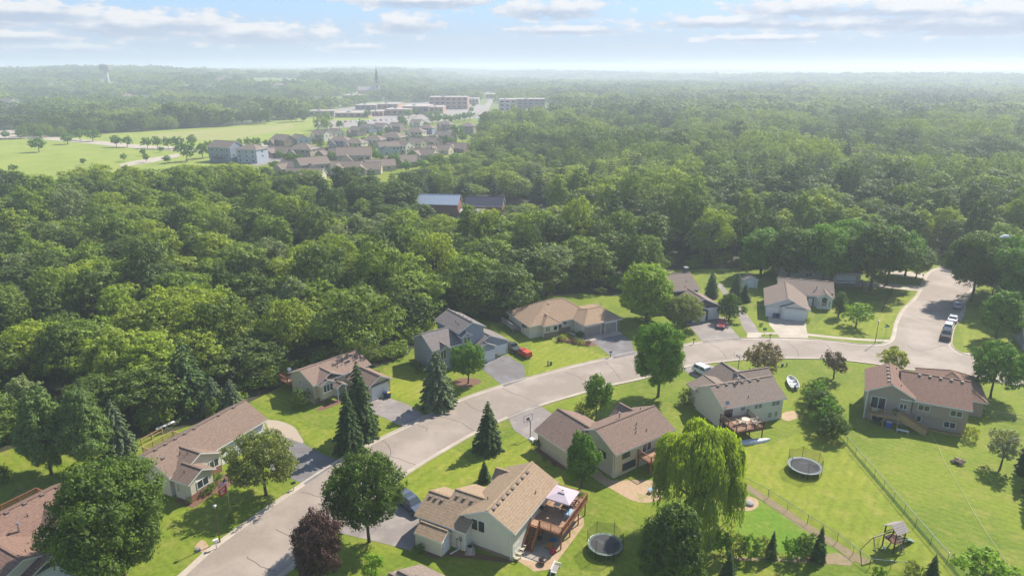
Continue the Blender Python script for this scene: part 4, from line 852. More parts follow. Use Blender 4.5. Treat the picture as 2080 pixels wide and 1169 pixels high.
def px_tree(base, top, wpx, meshes, mh, mr, name, label, cat='tree', rz=None, **kw):
    """stand a tree where the photo has it: base pixel, pixel row of its tip, crown width in pixels"""
    p = G(*base); lo, hi = 0.0, 50.0
    for _ in range(40):
        m = (lo+hi)/2
        if proj(p.x, p.y, m)[1] > top: lo = m
        else: hi = m
    dep = p.y*math.cos(PITCH)+(CH-lo*.6)*math.sin(PITCH); rad = wpx/2/CF*dep
    return plant(name, meshes, p, label, cat, s=rad/mr, sz=lo/mh, rz=rz, **kw)
T = px_tree
ORD = 'first second third fourth fifth sixth seventh eighth ninth tenth eleventh twelfth thirteenth fourteenth fifteenth sixteenth seventeenth eighteenth nineteenth twentieth twenty-first twenty-second twenty-third twenty-fourth twenty-fifth twenty-sixth twenty-seventh'.split()
gA = tree_meshes('maple', LM['green'], 10, 5, 1.2, 26000, .28, 70, 3, squash=.9, lob=.23); gB = tree_meshes('ash', LM['deep'], 10, 4.6, 1.7, 28000, .26, 66, 8, lob=.24)
oval = tree_meshes('linden', LM['green'], 10, 3.6, .9, 32000, .23, 80, 12, lob=.22); purple = tree_meshes('purple_maple', LM['purple'], 10, 3.9, .8, 20000, .26, 55, 15, lob=.24)
bigA = tree_meshes('large_maple', LM['deep'], 10, 5, .8, 44000, .23, 110, 303, squash=.9, lob=.19); rnd_t = tree_meshes('round_maple', LM['green'], 10, 4.6, 1.6, 16000, .31, 55, 19, lob=.25); crab = tree_meshes('crabapple', LM['olive'], 8, 4.4, 1.2, 18000, .25, 60, 23, squash=.8, jit=1.0, lob=.22)
pear = tree_meshes('pear', LM['green'], 10, 3.8, .6, 20000, .27, 60, 27, point=.42, lob=.24)
bigd = tree_meshes('dark_maple', LM['deep'], 10, 4.6, .4, 30000, .26, 70, 31, point=.3, lob=.23); small = tree_meshes('young_tree', LM['bright'], 8, 3.4, 1.4, 2600, .5, 12, 35)
smallp = tree_meshes('young_plum', LM['plum'], 8, 3.6, 2.2, 2600, .46, 13, 37, spread=.35); bronze = tree_meshes('bronze_maple', LM['pinkish'], 8, 4.2, 1.4, 5200, .42, 18, 39, spread=.3)
ylw = tree_meshes('golden_tree', LM['yellow'], 7, 3.6, .8, 2600, .5, 13, 41); flow = tree_meshes('flowering_tree', LM['blossom'], 8, 3.4, 2.4, 3600, .4, 16, 43, squash=.85)
pale = tree_meshes('pale_locust', LM['bright'], 10, 4.6, .6, 24000, .29, 70, 47, lob=.22, squash=.75, jit=1.0)
will = willow_meshes(LM['willow'])
spr = conifer_meshes('spruce', LM['spruce'], 10, 2.7, .2, 15000, .42, 20, 2); blu = conifer_meshes('blue_spruce', LM['blue'], 10, 3.2, .1, 17000, .46, 19, 5, expo=.62)
pin = tree_meshes('pine', LM['pine'], 12, 4.6, .4, 44000, .36, 90, 9, point=.78, aspect=.3, lob=.21, jit=1.1)
arb = tree_meshes('arborvitae', LM['deep'], 8, 1.6, .05, 4500, .26, 20, 51, squash=1.5); arr = tree_meshes('round_arborvitae', LM['deep'], 6, 3.0, .05, 9000, .25, 40, 53, lob=.27)
bsh = tree_meshes('bush', LM['green'], 3, 1.9, .05, 1500, .26, 12, 57, trunk_r=.05); bshy = tree_meshes('yellow_bush', LM['yellow'], 3, 1.9, .05, 1500, .26, 12, 59, trunk_r=.05); bshd = tree_meshes('dark_bush', LM['deep'], 3, 1.9, .05, 1500, .26, 12, 61, trunk_r=.05); bshr = tree_meshes('red_bush', LM['purple'], 3, 1.9, .05, 1200, .26, 10, 63, trunk_r=.05); bsho = tree_meshes('olive_bush', LM['olive'], 3, 1.9, .05, 1500, .26, 12, 67, trunk_r=.05)

T((252,1172), 922, 252, bigA, 10, 5, 'maple_tree', 'very large spreading green tree in the lower left corner, hiding the red-brown roofed house')
T((541,1004), 874, 132, crab, 8, 4.4, 'crabapple_tree', 'olive-green spreading crabapple over the front walk of the long ranch house')
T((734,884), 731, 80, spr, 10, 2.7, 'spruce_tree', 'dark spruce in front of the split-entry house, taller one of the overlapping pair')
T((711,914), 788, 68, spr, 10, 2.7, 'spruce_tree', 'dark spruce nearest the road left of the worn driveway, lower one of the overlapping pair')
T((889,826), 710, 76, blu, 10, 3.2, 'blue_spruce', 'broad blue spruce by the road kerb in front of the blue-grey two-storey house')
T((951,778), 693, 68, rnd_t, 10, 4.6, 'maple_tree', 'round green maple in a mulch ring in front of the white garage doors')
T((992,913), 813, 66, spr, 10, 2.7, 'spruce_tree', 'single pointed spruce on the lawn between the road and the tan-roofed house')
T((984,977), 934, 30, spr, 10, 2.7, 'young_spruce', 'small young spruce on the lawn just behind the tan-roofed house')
T((750,1100), 915, 148, gB, 10, 4.6, 'ash_tree', 'large green tree beside the parked dark blue car, at the worn driveway')
T((652,1190), 1026, 102, purple, 10, 3.9, 'purple_maple', 'dark purple-leaved maple by the road at the bottom edge')
T((757,1180), 1124, 44, small, 8, 3.4, 'young_tree', 'small pale green sapling at the bottom edge right of the purple maple')
T((1211,852), 756, 52, rnd_t, 10, 4.6, 'young_maple', 'slim upright green maple on the lawn right of the basketball court')
T((1190,848), 812, 44, bsho, 3, 1.9, 'flowering_bush', 'loose olive shrub at the foot of the slim upright maple', 'bush')
T((1336,806), 643, 102, oval, 10, 3.6, 'linden_tree', 'tall dense oval green tree standing alone beside the bend of the road')
T((1180,990), 873, 82, pear, 10, 3.8, 'pear_tree', 'egg-shaped dark green tree against the gable of the red-brown roofed walk-out house')
e = T((1415,1072), 856, 196, will, 11.5, 6.2, 'weeping_willow', 'huge yellow-green weeping willow with hanging strands in the centre of the back yards')
T((1362,1205), 1018, 172, bigd, 10, 4.6, 'maple_tree', 'big dark green tree at the bottom edge in front of the willow')
T((1551,764), 698, 64, bronze, 8, 4.2, 'bronze_maple', 'bronze-pink leaved small tree behind the pale green-grey house')
T((1693,769), 713, 50, smallp, 8, 3.6, 'young_plum_tree', 'small brownish-purple tree alone on the lawn beside the main road')
T((1815,752), 705, 56, ylw, 7, 3.6, 'golden_tree', 'yellow-green small tree behind the roof ridge of the taupe house')
T((2012,806), 688, 98, rnd_t, 10, 4.6, 'maple_tree', 'dark green tree with ragged crown right of the taupe house roof')
T((2022,690), 584, 96, pear, 10, 3.8, 'maple_tree', 'broad mid-green tree on the lawn right of the parked cars')
T((1972,612), 466, 112, gB, 10, 4.6, 'ash_tree', 'tall dark tree overhanging the side street beyond the parked cars')
T((1738,664), 614, 52, small, 8, 3.4, 'young_maple', 'round yellow-green young tree on the corner lawn of the white house')
T((1703,644), 588, 25, arb, 8, 1.6, 'arborvitae', 'tall narrow dark evergreen at the right wall of the white corner house')
T((1480,650), 592, 48, arr, 6, 3.0, 'arborvitae', 'dense rounded dark evergreen beside the red car')
T((1444,603), 549, 30, blu, 10, 3.2, 'blue_spruce', 'blue-green spruce to the right of the dark slate house')
T((1494,607), 553, 32, blu, 10, 3.2, 'blue_spruce', 'taller pale-tipped spruce left of the white shed, beside the asphalt path')
T((1512,612), 575, 26, spr, 10, 2.7, 'spruce_tree', 'short dark spruce close to the white shed')
T((1388,664), 596, 76, crab, 8, 4.4, 'crabapple_tree', 'olive-leaved crabapple in front of the dark slate house')
T((1312,652), 528, 122, pale, 10, 4.6, 'locust_tree', 'big pale bright green tree between the white ranch house and the dark slate house')
for i_, (b_, t_, w_) in enumerate([((1655,822),776,52),((1664,846),790,62),((1676,868),812,66),((1688,890),838,58)]):
    T(b_, t_, w_, arr if i_ % 2 else bsh, 6 if i_ % 2 else 3, 3.0 if i_ % 2 else 1.9, 'hedge_bush', '%s of four big bushes in the wide green clump above the long fence' % ('farthest', 'second farthest', 'second nearest', 'nearest')[i_], 'bush', group='wide bush clump above the long fence')
T((1640,812), 776, 34, bsho, 3, 1.9, 'bush', 'ragged bush between the rowing boat and the dense bushy tree', 'bush')
T((2031,952), 874, 60, flow, 8, 3.4, 'flowering_tree', 'whitish-topped small tree with a clear trunk on the right-hand lawn')
T((1968,893), 865, 27, bshy, 3, 1.9, 'golden_bush', 'bright yellow-green round bush at the corner of the taupe house', 'bush')
T((1990,840), 815, 20, bsho, 3, 1.9, 'bush', 'small pale bush beside the fence right of the taupe house', 'bush')
T((2092,960), 836, 60, spr, 10, 2.7, 'spruce_tree', 'dark spruce half cut off by the right edge beside the whitish small tree')
T((2110,1010), 880, 60, spr, 10, 2.7, 'spruce_tree', 'nearer dark spruce half cut off by the right edge')
T((105,962), 775, 150, pin, 12, 4.6, 'pine_tree', 'wide soft green pine at the left, left one of the pair behind the red-brown roof')
T((188,956), 772, 140, pin, 12, 4.6, 'pine_tree', 'wide soft green pine at the left, right one of the pair')
T((245,928), 808, 70, blu, 10, 3.2, 'blue_spruce', 'sparse blue-green spruce showing behind the right-hand pine')
T((436,838), 762, 52, blu, 10, 3.2, 'blue_spruce', 'blue-green spruce behind the ridge of the long ranch house, left one of two')
T((473,832), 768, 46, blu, 10, 3.2, 'blue_spruce', 'blue-green spruce behind the ridge of the long ranch house, right one of two')
T((608,826), 790, 40, bshd, 3, 1.9, 'bush', 'dark round bush against the left wall of the split-entry house', 'bush')
T((1393,818), 790, 30, bsho, 3, 1.9, 'bush', 'ragged bush at the left wall of the pale green-grey house', 'bush')
T((1476,1190), 1116, 44, spr, 10, 2.7, 'young_spruce', 'small blue-green spruce at the bottom edge below the shrub row')
T((5,980), 945, 34, bshd, 3, 1.9, 'bush', 'dark bush on the shaded lawn at the left edge', 'bush')
T((442,982), 960, 24, bshy if 0 else bsh, 3, 1.9, 'bush', 'bright green round bush beside the red flag', 'bush')
T((854,1122), 1104, 20, bshd, 3, 1.9, 'bush', 'dark clipped bush at the corner of the white lean-to shed', 'bush')
T((1090,912), 892, 20, bshd, 3, 1.9, 'bush', 'dark round bush at the garage corner beside the basketball court', 'bush')
row = [((1462,1128),1085,34,bsh),((1492,1132),1090,32,bsho),((1520,1132),1092,34,bsh),((1548,1130),1094,30,bsho),((1606,1134),1098,36,bsh),((1640,1135),1090,40,bshd)]
for i_, (b, t, w, ms) in enumerate(row): T(b, t-6, w*1.3, ms, 3, 1.9, 'bush', '%s leafy bush from the left in the shrub row below the willow' % ORD[i_], 'bush', group='shrub row between the back yards')
T((1566,1132), 1076, 26, spr, 10, 2.7, 'young_cedar', 'narrow dark cedar in the middle of the shrub row')
T((1661,1136), 1066, 34, spr, 10, 2.7, 'young_cedar', 'pointed dark cedar at the right end of the shrub row')
T((1780,1185), 1150, 26, bsh, 3, 1.9, 'bush', 'small bush by the lower fence corner at the bottom edge', 'bush')
T((1852,1185), 1140, 40, bsho, 3, 1.9, 'bush', 'ragged olive bush at the bottom edge left of the small pointed cedar', 'bush')
T((1888,1190), 1124, 40, spr, 10, 2.7, 'young_cedar', 'small pointed cedar at the bottom edge below the wooden playset')
T((1992,1200), 1122, 90, small, 8, 3.4, 'young_tree', 'feathery yellow-green shrub tree in the lower right corner')
for i, (b, t, w, ms, lb) in enumerate([((1136,693),682,14,bshr,'reddish low shrub at the left end of the white ranch house bed'),((1145,692),679,16,bshy,'yellow-green shrub below the bay window of the white ranch house'),((1160,694),684,16,bshr,'second reddish shrub of the white ranch house bed'),
     ((1172,697),687,16,bsho,'olive shrub in the middle of the white ranch house bed'),((1183,699),689,13,bshy,'small gold shrub right of the middle of the white ranch house bed'),((1195,700),690,12,bshr,'dark red shrub at the right end of the white ranch house bed'),
     ((1178,684),672,20,bshd,'dark green shrub under the garage side wall of the white ranch house'),((850,752),735,26,bshd,'dark bush at the left wall of the blue-grey house'),((855,756),744,22,bsho,'pale bush left of the broad blue spruce'),
     ((470,1060),1040,14,bsho,'straw-coloured tuft at the foot of the flagpole'),((385,1022),1008,14,bsho,'spiky tuft in the mulch bed of the long ranch house'),((415,1005),990,22,bsho,'loose shrub in the mulch bed under the front gable'),((430,998),982,22,bsh,'green shrub in the mulch bed near the bright bush'),
     ((1405,795),784,12,bshr,'reddish shrub at the front left corner of the pale green-grey house'),((1640,655),645,9,bshy,'tiny golden shrub right of the white corner garage'),((1546,662),655,9,bsh,'tiny shrub by the path in front of the corner lawn'),
     ((1385,668),655,16,bsho,'grey-leaved shrub at the end of the dark slate house driveway'),((975,1010),1000,10,bshd,'dark low shrub at the front wall of the tan-roofed house'),((1106,935),926,10,bshd,'low dark shrub in the bed beside the garage of the walk-out house'),((1125,945),936,10,bshr,'low red shrub in the bed beside the garage of the walk-out house')]):
    T(b, t, w, ms, 3, 1.9, 'bush', lb, 'bush')
# ---------------------------------------------------------------- the woods
WN = [tree_meshes('woodland_tree', LM['woods'], 12+a, 4.7+.3*b, 1.2, 9000, .40, 40+3*b, 100+a*7+b, lob=.26+.015*b, squash=.9, jit=.7, trunk_r=.22) for a, b in ((0,0),(1,1),(2,0),(0,2),(3,1),(1,3))]
WN += [tree_meshes('woodland_poplar', LM['woods'], 15, 3.4, 1.0, 8000, .38, 40, 171, lob=.28, point=.3), tree_meshes('woodland_oak', LM['woods'], 12, 6.2, 1.6, 12000, .42, 54, 173, lob=.24, squash=.8)]
WN = [(a_, t_) for a_, t_ in WN]
WC = [conifer_meshes('woodland_spruce', LM['wconifer'], 13, 3.1, .3, 4500, .6, 15, 181), conifer_meshes('woodland_pine', LM['wconifer'], 14, 3.8, 1, 4200, .7, 13, 183, expo=.6)]
WH = [12,13,14,12,15,13,14,12]
FB = [(-500,1030),(-80,945),(40,905),(120,885),(215,898),(330,882),(400,860),(500,820),(560,790),(615,755),(700,755),(770,745),(828,720),(866,665),(930,640),(1010,655),(1062,650),(1085,604),(1180,595),(1260,602),(1300,566),(1370,548),(1440,545),(1590,545),(1640,520),(1690,515),(1880,520),(1900,505),(1930,545),(2020,575),(2050,610),(2100,640),(2500,700)]
fb = [G(*p).xy for p in FB]
def pip(x, y, poly):
    c = False; n = len(poly); j = n-1
    for i in range(n):
        xi, yi = poly[i]; xj, yj = poly[j]
        if (yi > y) != (yj > y) and x < (xj-xi)*(y-yi)/(yj-yi)+xi: c = not c
        j = i
    return c
NEARF = [tuple(p) for p in fb]+[(2500, 150), (2500, 20000), (-2500, 20000), (-2500, 60)]
EXC = [W2(F_OPEN), W2([(425,383),(560,383),(610,400),(770,396),(850,366),(960,335),(985,262),(960,240),(880,236),(760,250),(640,268),(540,285),(430,300)]), W2(SCHOOL), W2([(945,250),(1010,250),(1018,192),(985,192)]), W2([(470,178),(600,178),(640,186),(560,190),(440,188)]), [(-44,250),(16,250),(16,288),(-44,290)], [(-30,226),(0,226),(0,262),(-30,262)], W2([(1005,246),(1132,242),(1125,210),(1008,213)]),
       W2([(1590,556),(1740,575),(1760,556),(1735,512),(1600,520)])]
BUILD = []      # (x, y, r): keep trees off far buildings; filled in below
def ok_spot(x, y, rad=0):
    if not pip(x, y, NEARF): return False
    for e in EXC:
        if pip(x, y, e): return False
    for (bx, by, br) in BUILD:
        if (x-bx)**2+(y-by)**2 < br*br: return False
    return True
# ---------------------------------------------------------------- cars, boats, yard things
PAINT = {k: surf('car_paint_'+k, c, tuple(x*.96 for x in c), rough=.28, spec=.5, coat=.6) for k, c in dict(white=(.70,.70,.71), red=(.42,.035,.025), navy=(.085,.10,.14), black=(.02,.021,.024), silver=(.42,.43,.45), maroon=(.28,.02,.02), green=(.06,.075,.07)).items()}
M['carglass'] = glass('car_glass', (.05,.065,.075), .06); M['lamp_red'] = surf('tail_lamp', (.5,.02,.02), rough=.3); M['lamp_clear'] = surf('head_lamp', (.75,.75,.72), rough=.15); M['grey_plastic'] = surf('grey_bumper', (.12,.12,.13), rough=.5)
def vehicle(name, label, p, heading, paint, kind='suv', s=1.0, cat='car'):
    e = empty(name, (p[0], p[1], .02), heading, label, cat); e.scale = (s, s, s)
    Ln, Wd = {'suv': (4.8, 1.9), 'pickup': (5.6, 1.95), 'sedan': (4.6, 1.8)}[kind]; h = Ln/2; w = Wd/2
    # body side profile (x, z), nose at +x
    if kind == 'suv': lo = [(-h, .45), (-h, .98), (-h+.08, 1.05), (.7, 1.05), (h-.75, .98), (h-.12, .85), (h, .62), (h-.02, .4)]; cab = [(-h+.12, 1.05), (-h+.32, 1.68), (-.0, 1.76), (.35, 1.70), (1.12, 1.05)]
    elif kind == 'pickup': lo = [(-h, .5), (-h, 1.08), (.9, 1.10), (h-.5, 1.06), (h-.08, .95), (h, .62), (h, .45)]; cab = [(-.75, 1.08), (-.55, 1.76), (.55, 1.78), (1.25, 1.08)]
    else: lo = [(-h, .42), (-h, .88), (-h+.5, .98), (.9, .95), (h-.5, .82), (h-.05, .66), (h, .4)]; cab = [(-h+.55, .97), (-1.0, 1.42), (.2, 1.45), (1.05, .95)]
    def loft(prof, yb, yt, z0, z1, mm):
        m = MB(); n = len(prof)
        for sy in (-1, 1):
            for x, z in prof:
                t = (z-z0)/(z1-z0+1e-6); m.v.append((x, sy*(yb+(yt-yb)*t), z))
        for i in range(n):
            j = (i+1) % n; m.f.append((i, j, n+j, n+i)); m.m.append(0)
        m.f.append(tuple(range(n))); m.f.append(tuple(reversed(range(n, 2*n)))); m.m += [0, 0]; return m
    b = loft(lo, w, w*.97, .4, 1.1, 0); zt = max(z for _, z in cab); zb = cab[0][1]-.02
    c = loft([(x, z) for x, z in cab], w*.93, w*.74, zb, zt, 0); k = len(b.v); b.v += c.v; b.f += [tuple(k+i for i in f) for f in c.f]; b.m += c.m
    b.build('body', PAINT[paint], e, bevel=.05, smooth=False)
    g = MB()     # glazing: a slightly larger, shorter band round the cabin
    n = len(cab); zl, zh = zb+.1, zt-.13
    def at(x, z, sy): t = (z-zb)/(zt-zb); return (x, sy*(w*.93+(w*.74-w*.93)*t+.012), z)
    xr0 = cab[0][0]+(cab[1][0]-cab[0][0])*.15; xr1 = cab[1][0]-.02; xf0 = cab[-1][0]-.16; xf1 = cab[-2][0]-.05
    for sy in (-1, 1):
        xm = [xr0+.12, (xr0+xf0)*.5-.05, xf0-.08]; xt = [xr1+.2, (xr1+xf1)*.5-.05, xf1-.05]
        for i in range(2):
            a0 = xm[i]+(.06 if i else 0); a1 = xm[i+1]-.06; c0 = xt[i]+(.06 if i else 0); c1 = xt[i+1]-.04
            g.poly([at(a0, zl, sy), at(a1, zl, sy), at(c1, zh, sy), at(c0, zh, sy)])
    def endq(x0, x1, o):
        g.poly([(x0+o, -w*.84, zl), (x0+o, w*.84, zl), (x1+o, w*.70, zh+.04), (x1+o, -w*.70, zh+.04)])
    tf = (zl-zb)/(zt-zb); endq(cab[-1][0]+(cab[-2][0]-cab[-1][0])*tf, cab[-1][0]+(cab[-2][0]-cab[-1][0])*.9, .03); endq(cab[0][0]+(cab[1][0]-cab[0][0])*tf, cab[0][0]+(cab[1][0]-cab[0][0])*.9, -.03)
    g.build('window', M['carglass'], e)
    for sx in (-h+.85, h-.95):
        for sy in (-1, 1):
            q = MB(); q.cyl((sx, sy*(w-.2), .34), (sx, sy*(w+.02), .34), .35, n=16); wo_ = q.build('wheel', M['rubber'], e); q = MB(); q.cyl((sx, sy*(w+.02), .34), (sx, sy*(w+.035), .34), .21, n=12); q.build('rim', M['steel'], wo_)
    for sy in (-1, 1):
        q = MB(); q.box(h-.16, h-.02, sy*w*.72-.16, sy*w*.72+.16, .66, .80); q.build('headlight', M['lamp_clear'], e); q = MB(); q.box(-h-.02, -h+.05, sy*w*.84-.09, sy*w*.84+.09, .72, .98); q.build('tail_light', M['lamp_red'], e)
    q = MB(); q.box(h-.12, h+.06, -w*.95, w*.95, .36, .56); q.box(-h-.06, -h+.1, -w*.95, w*.95, .38, .58); q.build('bumper', M['grey_plastic'], e)
    return e
def hd(a, b): d = G(*b)-G(*a); return math.atan2(d.y, d.x)
v = vehicle('parked_car', 'dark blue-grey hatchback with sunroof parked at the garage of the front house', G(836, 1030), hd((818, 1012), (860, 1045)), 'navy'); q = MB(); q.box(-.9, -.1, -.5, .5, 1.75, 1.775); q.build('sunroof', M['carglass'], v)
vehicle('parked_car', 'white family car on the driveway of the pale green-grey house', G(1432, 762), hd((1418, 752), (1455, 770)), 'white', s=1.05)
v = vehicle('parked_pickup', 'red pickup truck with a red bed cover parked on the grass beside the blue-grey house', G(1061, 721), hd((1075, 727), (1046, 712)), 'red', 'pickup', s=.82, cat='pickup truck')
q = MB(); q.hexa([(-2.75, -.9, 1.09), (-.78, -.9, 1.09), (-.78, .9, 1.09), (-2.75, .9, 1.09), (-2.7, -.78, 1.62), (-.8, -.78, 1.7), (-.8, .78, 1.7), (-2.7, .78, 1.62)]); q.build('bed_cover', surf('orange_red_cap', (.55,.08,.035), rough=.35), v)
vehicle('parked_pickup', 'dark green truck with grey windscreen parked ahead of the red pickup', G(1042, 710), hd((1052, 718), (1036, 706)), 'green', 'pickup', s=.9, cat='pickup truck')
vehicle('parked_car', 'red car on the driveway beside the round evergreen', G(1464, 662), hd((1465, 656), (1464, 668)), 'maroon', 'sedan')
vehicle('parked_pickup', 'black pickup truck nearest in the line of cars on the side street', G(1921, 685), hd((1921, 690), (1925, 672)), 'black', 'pickup', cat='pickup truck')
vehicle('parked_car', 'white car right behind the black pickup on the side street', G(1926, 667), hd((1924, 672), (1931, 656)), 'white', s=.95)
vehicle('parked_car', 'white car third in the line on the side street', G(1935, 652), hd((1932, 657), (1938, 642)), 'white', 'sedan', s=1.05)
vehicle('parked_car', 'silver car parked under the overhanging tree at the end of the line', G(1945, 624), hd((1944, 630), (1948, 612)), 'silver', 'sedan')
# boats
def boat(name, label, p, rz, L_=4.6, W_=1.6, flip=False, mat=None):
    e = empty(name, (p[0], p[1], .0), rz, label, 'boat'); m = MB(); st = [(-1, .62, .0), (-.9, .80, 0), (-.3, 1.0, 0), (.3, .92, 0), (.75, .52, .06), (1, .03, .22)]; hgt = .55; n = 7
    for x, ww, up_ in st:
        for i in range(n):
            a = math.pi*i/(n-1); yy = -math.cos(a)*ww*W_/2; zz = hgt-math.sin(a)**.6*(hgt-up_*.6) if not flip else math.sin(a)**.6*(hgt-up_*.6)*.85; m.v.append((x*L_/2, yy, zz+(.12 if not flip else 0)))
    for i in range(len(st)-1):
        for j in range(n-1): a = i*n+j; m.f.append((a, a+1, a+n+1, a+n)); m.m.append(0)
    m.f.append(tuple(range(n))); m.m.append(0); m.build('hull', mat or M['plastic_white'], e, smooth=flip)
    if not flip:
        for sy in (-1, 1):
            q = MB()
            for (x0, w0, _), (x1, w1, _) in zip(st[:-1], st[1:]): q.bar((x0*L_/2, sy*w0*W_/2, hgt+.12), (x1*L_/2, sy*w1*W_/2, hgt+.12), .09, .06)
            q.build('gunwale', M['plastic_white'], e)
        for x, ww in ((-.62, .86), (-.15, .95), (.32, .86)):
            q = MB(); q.box(x*L_/2-.16, x*L_/2+.16, -ww*W_/2, ww*W_/2, hgt-.12, hgt-.07); q.build('bench_seat', M['steel'], e)
        q = MB(); q.box(-L_/2-.3, -L_/2, -.16, .16, .2, 1.0); q.build('outboard_motor', M['black'], e)
    return e
boat('rowing_boat', 'white open fishing boat with bench seats beside the pale green-grey house', G(1609, 780), hd((1614, 792), (1604, 766)), 5.2, 1.9)
boat('canoe', 'pale canoe lying upside down on the grass below the dark stained deck', G(1533, 897), hd((1506, 899), (1560, 893)), 5.2, 1.25, True, surf('aluminium_canoe', (.5,.52,.55), rough=.35))
# trampolines
def trampoline(p, label, r, rz, net_lo=.0, green=False):
    e = empty('trampoline', (p[0], p[1], 0), rz, label, 'trampoline'); n = 36
    def ring(m, R_, z, rad, mm=0):
        P = [Vector((R_*math.cos(2*math.pi*i/n), R_*math.sin(2*math.pi*i/n), z)) for i in range(n+1)]; m.tube(P, rad, 5, mm)
    m = MB(); ring(m, r, .85, .035); m.build('frame', M['steel'], e)
    m = MB(); m.v = [(r*.86*math.cos(2*math.pi*i/n), r*.86*math.sin(2*math.pi*i/n), .84) for i in range(n)]; m.f = [tuple(range(n))]; m.m = [0]; m.build('jumping_mat', surf('jumping_mat', (.075,.073,.078), (.06,.058,.062), scale=1.5), e)
    m = MB()
    for i in range(n):
        a, b = 2*math.pi*i/n, 2*math.pi*(i+1)/n; m.poly([(r*.86*math.cos(a), r*.86*math.sin(a), .86), (r*1.02*math.cos(a), r*1.02*math.sin(a), .875), (r*1.02*math.cos(b), r*1.02*math.sin(b), .875), (r*.86*math.cos(b), r*.86*math.sin(b), .86)])
    m.build('safety_pad', surf('pad_'+('green' if green else 'grey'), (.22,.27,.22) if green else (.30,.33,.33), (.12,.16,.13) if green else (.26,.29,.29), scale=3), e)
    npole = 6; m = MB()
    for k in range(npole):
        a0 = 2*math.pi*k/npole; a1 = 2*math.pi*(k+1)/npole
        for i in range(6):
            ta, tb = i/6, (i+1)/6; aa, ab = a0+(a1-a0)*ta, a0+(a1-a0)*tb; za, zb = 2.65-.32*math.sin(math.pi*ta), 2.65-.32*math.sin(math.pi*tb)
            m.poly([(r*math.cos(aa), r*math.sin(aa), .88), (r*math.cos(ab), r*math.sin(ab), .88), (r*math.cos(ab), r*math.sin(ab), zb), (r*math.cos(aa), r*math.sin(aa), za)])
    m.build('net', M['net'], e)
    for k in range(npole):
        a = 2*math.pi*k/npole; x, y = r*1.03*math.cos(a), r*1.03*math.sin(a); q = MB(); q.cyl((x, y, 0), (x, y, 2.7), .028, n=6); q.build('pole', M['black'], e)
    for k in range(4):
        a = math.pi/4+math.pi/2*k; q = MB(); q.tube([Vector((r*.98*math.cos(a-.18), r*.98*math.sin(a-.18), .85)), Vector((r*.98*math.cos(a-.18), r*.98*math.sin(a-.18), .03)), Vector((r*.98*math.cos(a+.18), r*.98*math.sin(a+.18), .03)), Vector((r*.98*math.cos(a+.18), r*.98*math.sin(a+.18), .85))], .03, 5); q.build('leg', M['steel'], e)
p = G(1635, 945, .85); trampoline(p, 'round trampoline with dark safety net in the large sunny back yard', 2.3, .3)
p = G(1229, 1104, .85); trampoline(p, 'round trampoline with net and green pad, half shaded, near the front house', 2.05, .9, green=True)
# fences
def chain_fence(pts, label, h=1.25, gap=2.9):
    P = [G(*q) for q in pts]; e = empty('chain_link_fence', (P[0].x, P[0].y, 0), 0, label, 'fence'); O = Vector((P[0].x, P[0].y, 0)); net = MB(); top = MB()
    for a, b in zip(P[:-1], P[1:]):
        a = a-O; b = b-O; n = max(1, round((b-a).length/gap)); top.cyl(a+Vector((0,0,h)), b+Vector((0,0,h)), .032, n=6)
        net.poly([a, b, b+Vector((0,0,h)), a+Vector((0,0,h))])
        for i in range(n+1):
            q = a+(b-a)*i/n; pm = MB(); pm.cyl(q, q+Vector((0,0,h+.06)), .035, n=6); pm.build('fence_post', M['steel'], e)
    top.build('top_rail', M['steel'], e); net.build('mesh', M['chain'], e)
chain_fence([(1703,884),(1776,967),(1860,1066),(1960,1182)], 'long chain-link fence running diagonally between the two right-hand back yards')
chain_fence([(1512,985),(1560,1010),(1640,1062),(1700,1100),(1766,1152),(1850,1160)], 'chain-link fence along the garden bed right of the willow')
chain_fence([(1992,843),(2060,855),(2110,862)], 'short chain-link fence right of the taupe house')
chain_fence([(1533,628),(1552,628),(1552,620)], 'dark short fence beside the white corner house garage', 1.2, 2.0)
def board_fence(a, b, label, h=1.3, mat='log', rails=2):
    A = G(*a); B = G(*b); e = empty('wooden_fence', (A.x, A.y, 0), 0, label, 'fence'); d = Vector((B.x-A.x, B.y-A.y, 0)); n = max(1, round(d.length/2.4)); m = MB()
    for k in range(rails): m.bar(Vector((0,0,h*(.45+.45*k))), d+Vector((0,0,h*(.45+.45*k))), .05, .14)
    m.build('rail', M[mat], e)
    for i in range(n+1): q = d*i/n; pm = MB(); pm.box(q.x-.07, q.x+.07, q.y-.07, q.y+.07, 0, h); pm.build('fence_post', M[mat], e)
board_fence((1791,632), (1812,592), 'dark split-rail fence standing alone on the corner lawn', mat='redwood')
board_fence((1695,586), (1750,588), 'wooden yard fence under the big trees behind the white corner house', 1.6, 'redwood', 3)
board_fence((288,903), (330,880), 'timber rail fence behind the long ranch house', 1.1, 'newwood')
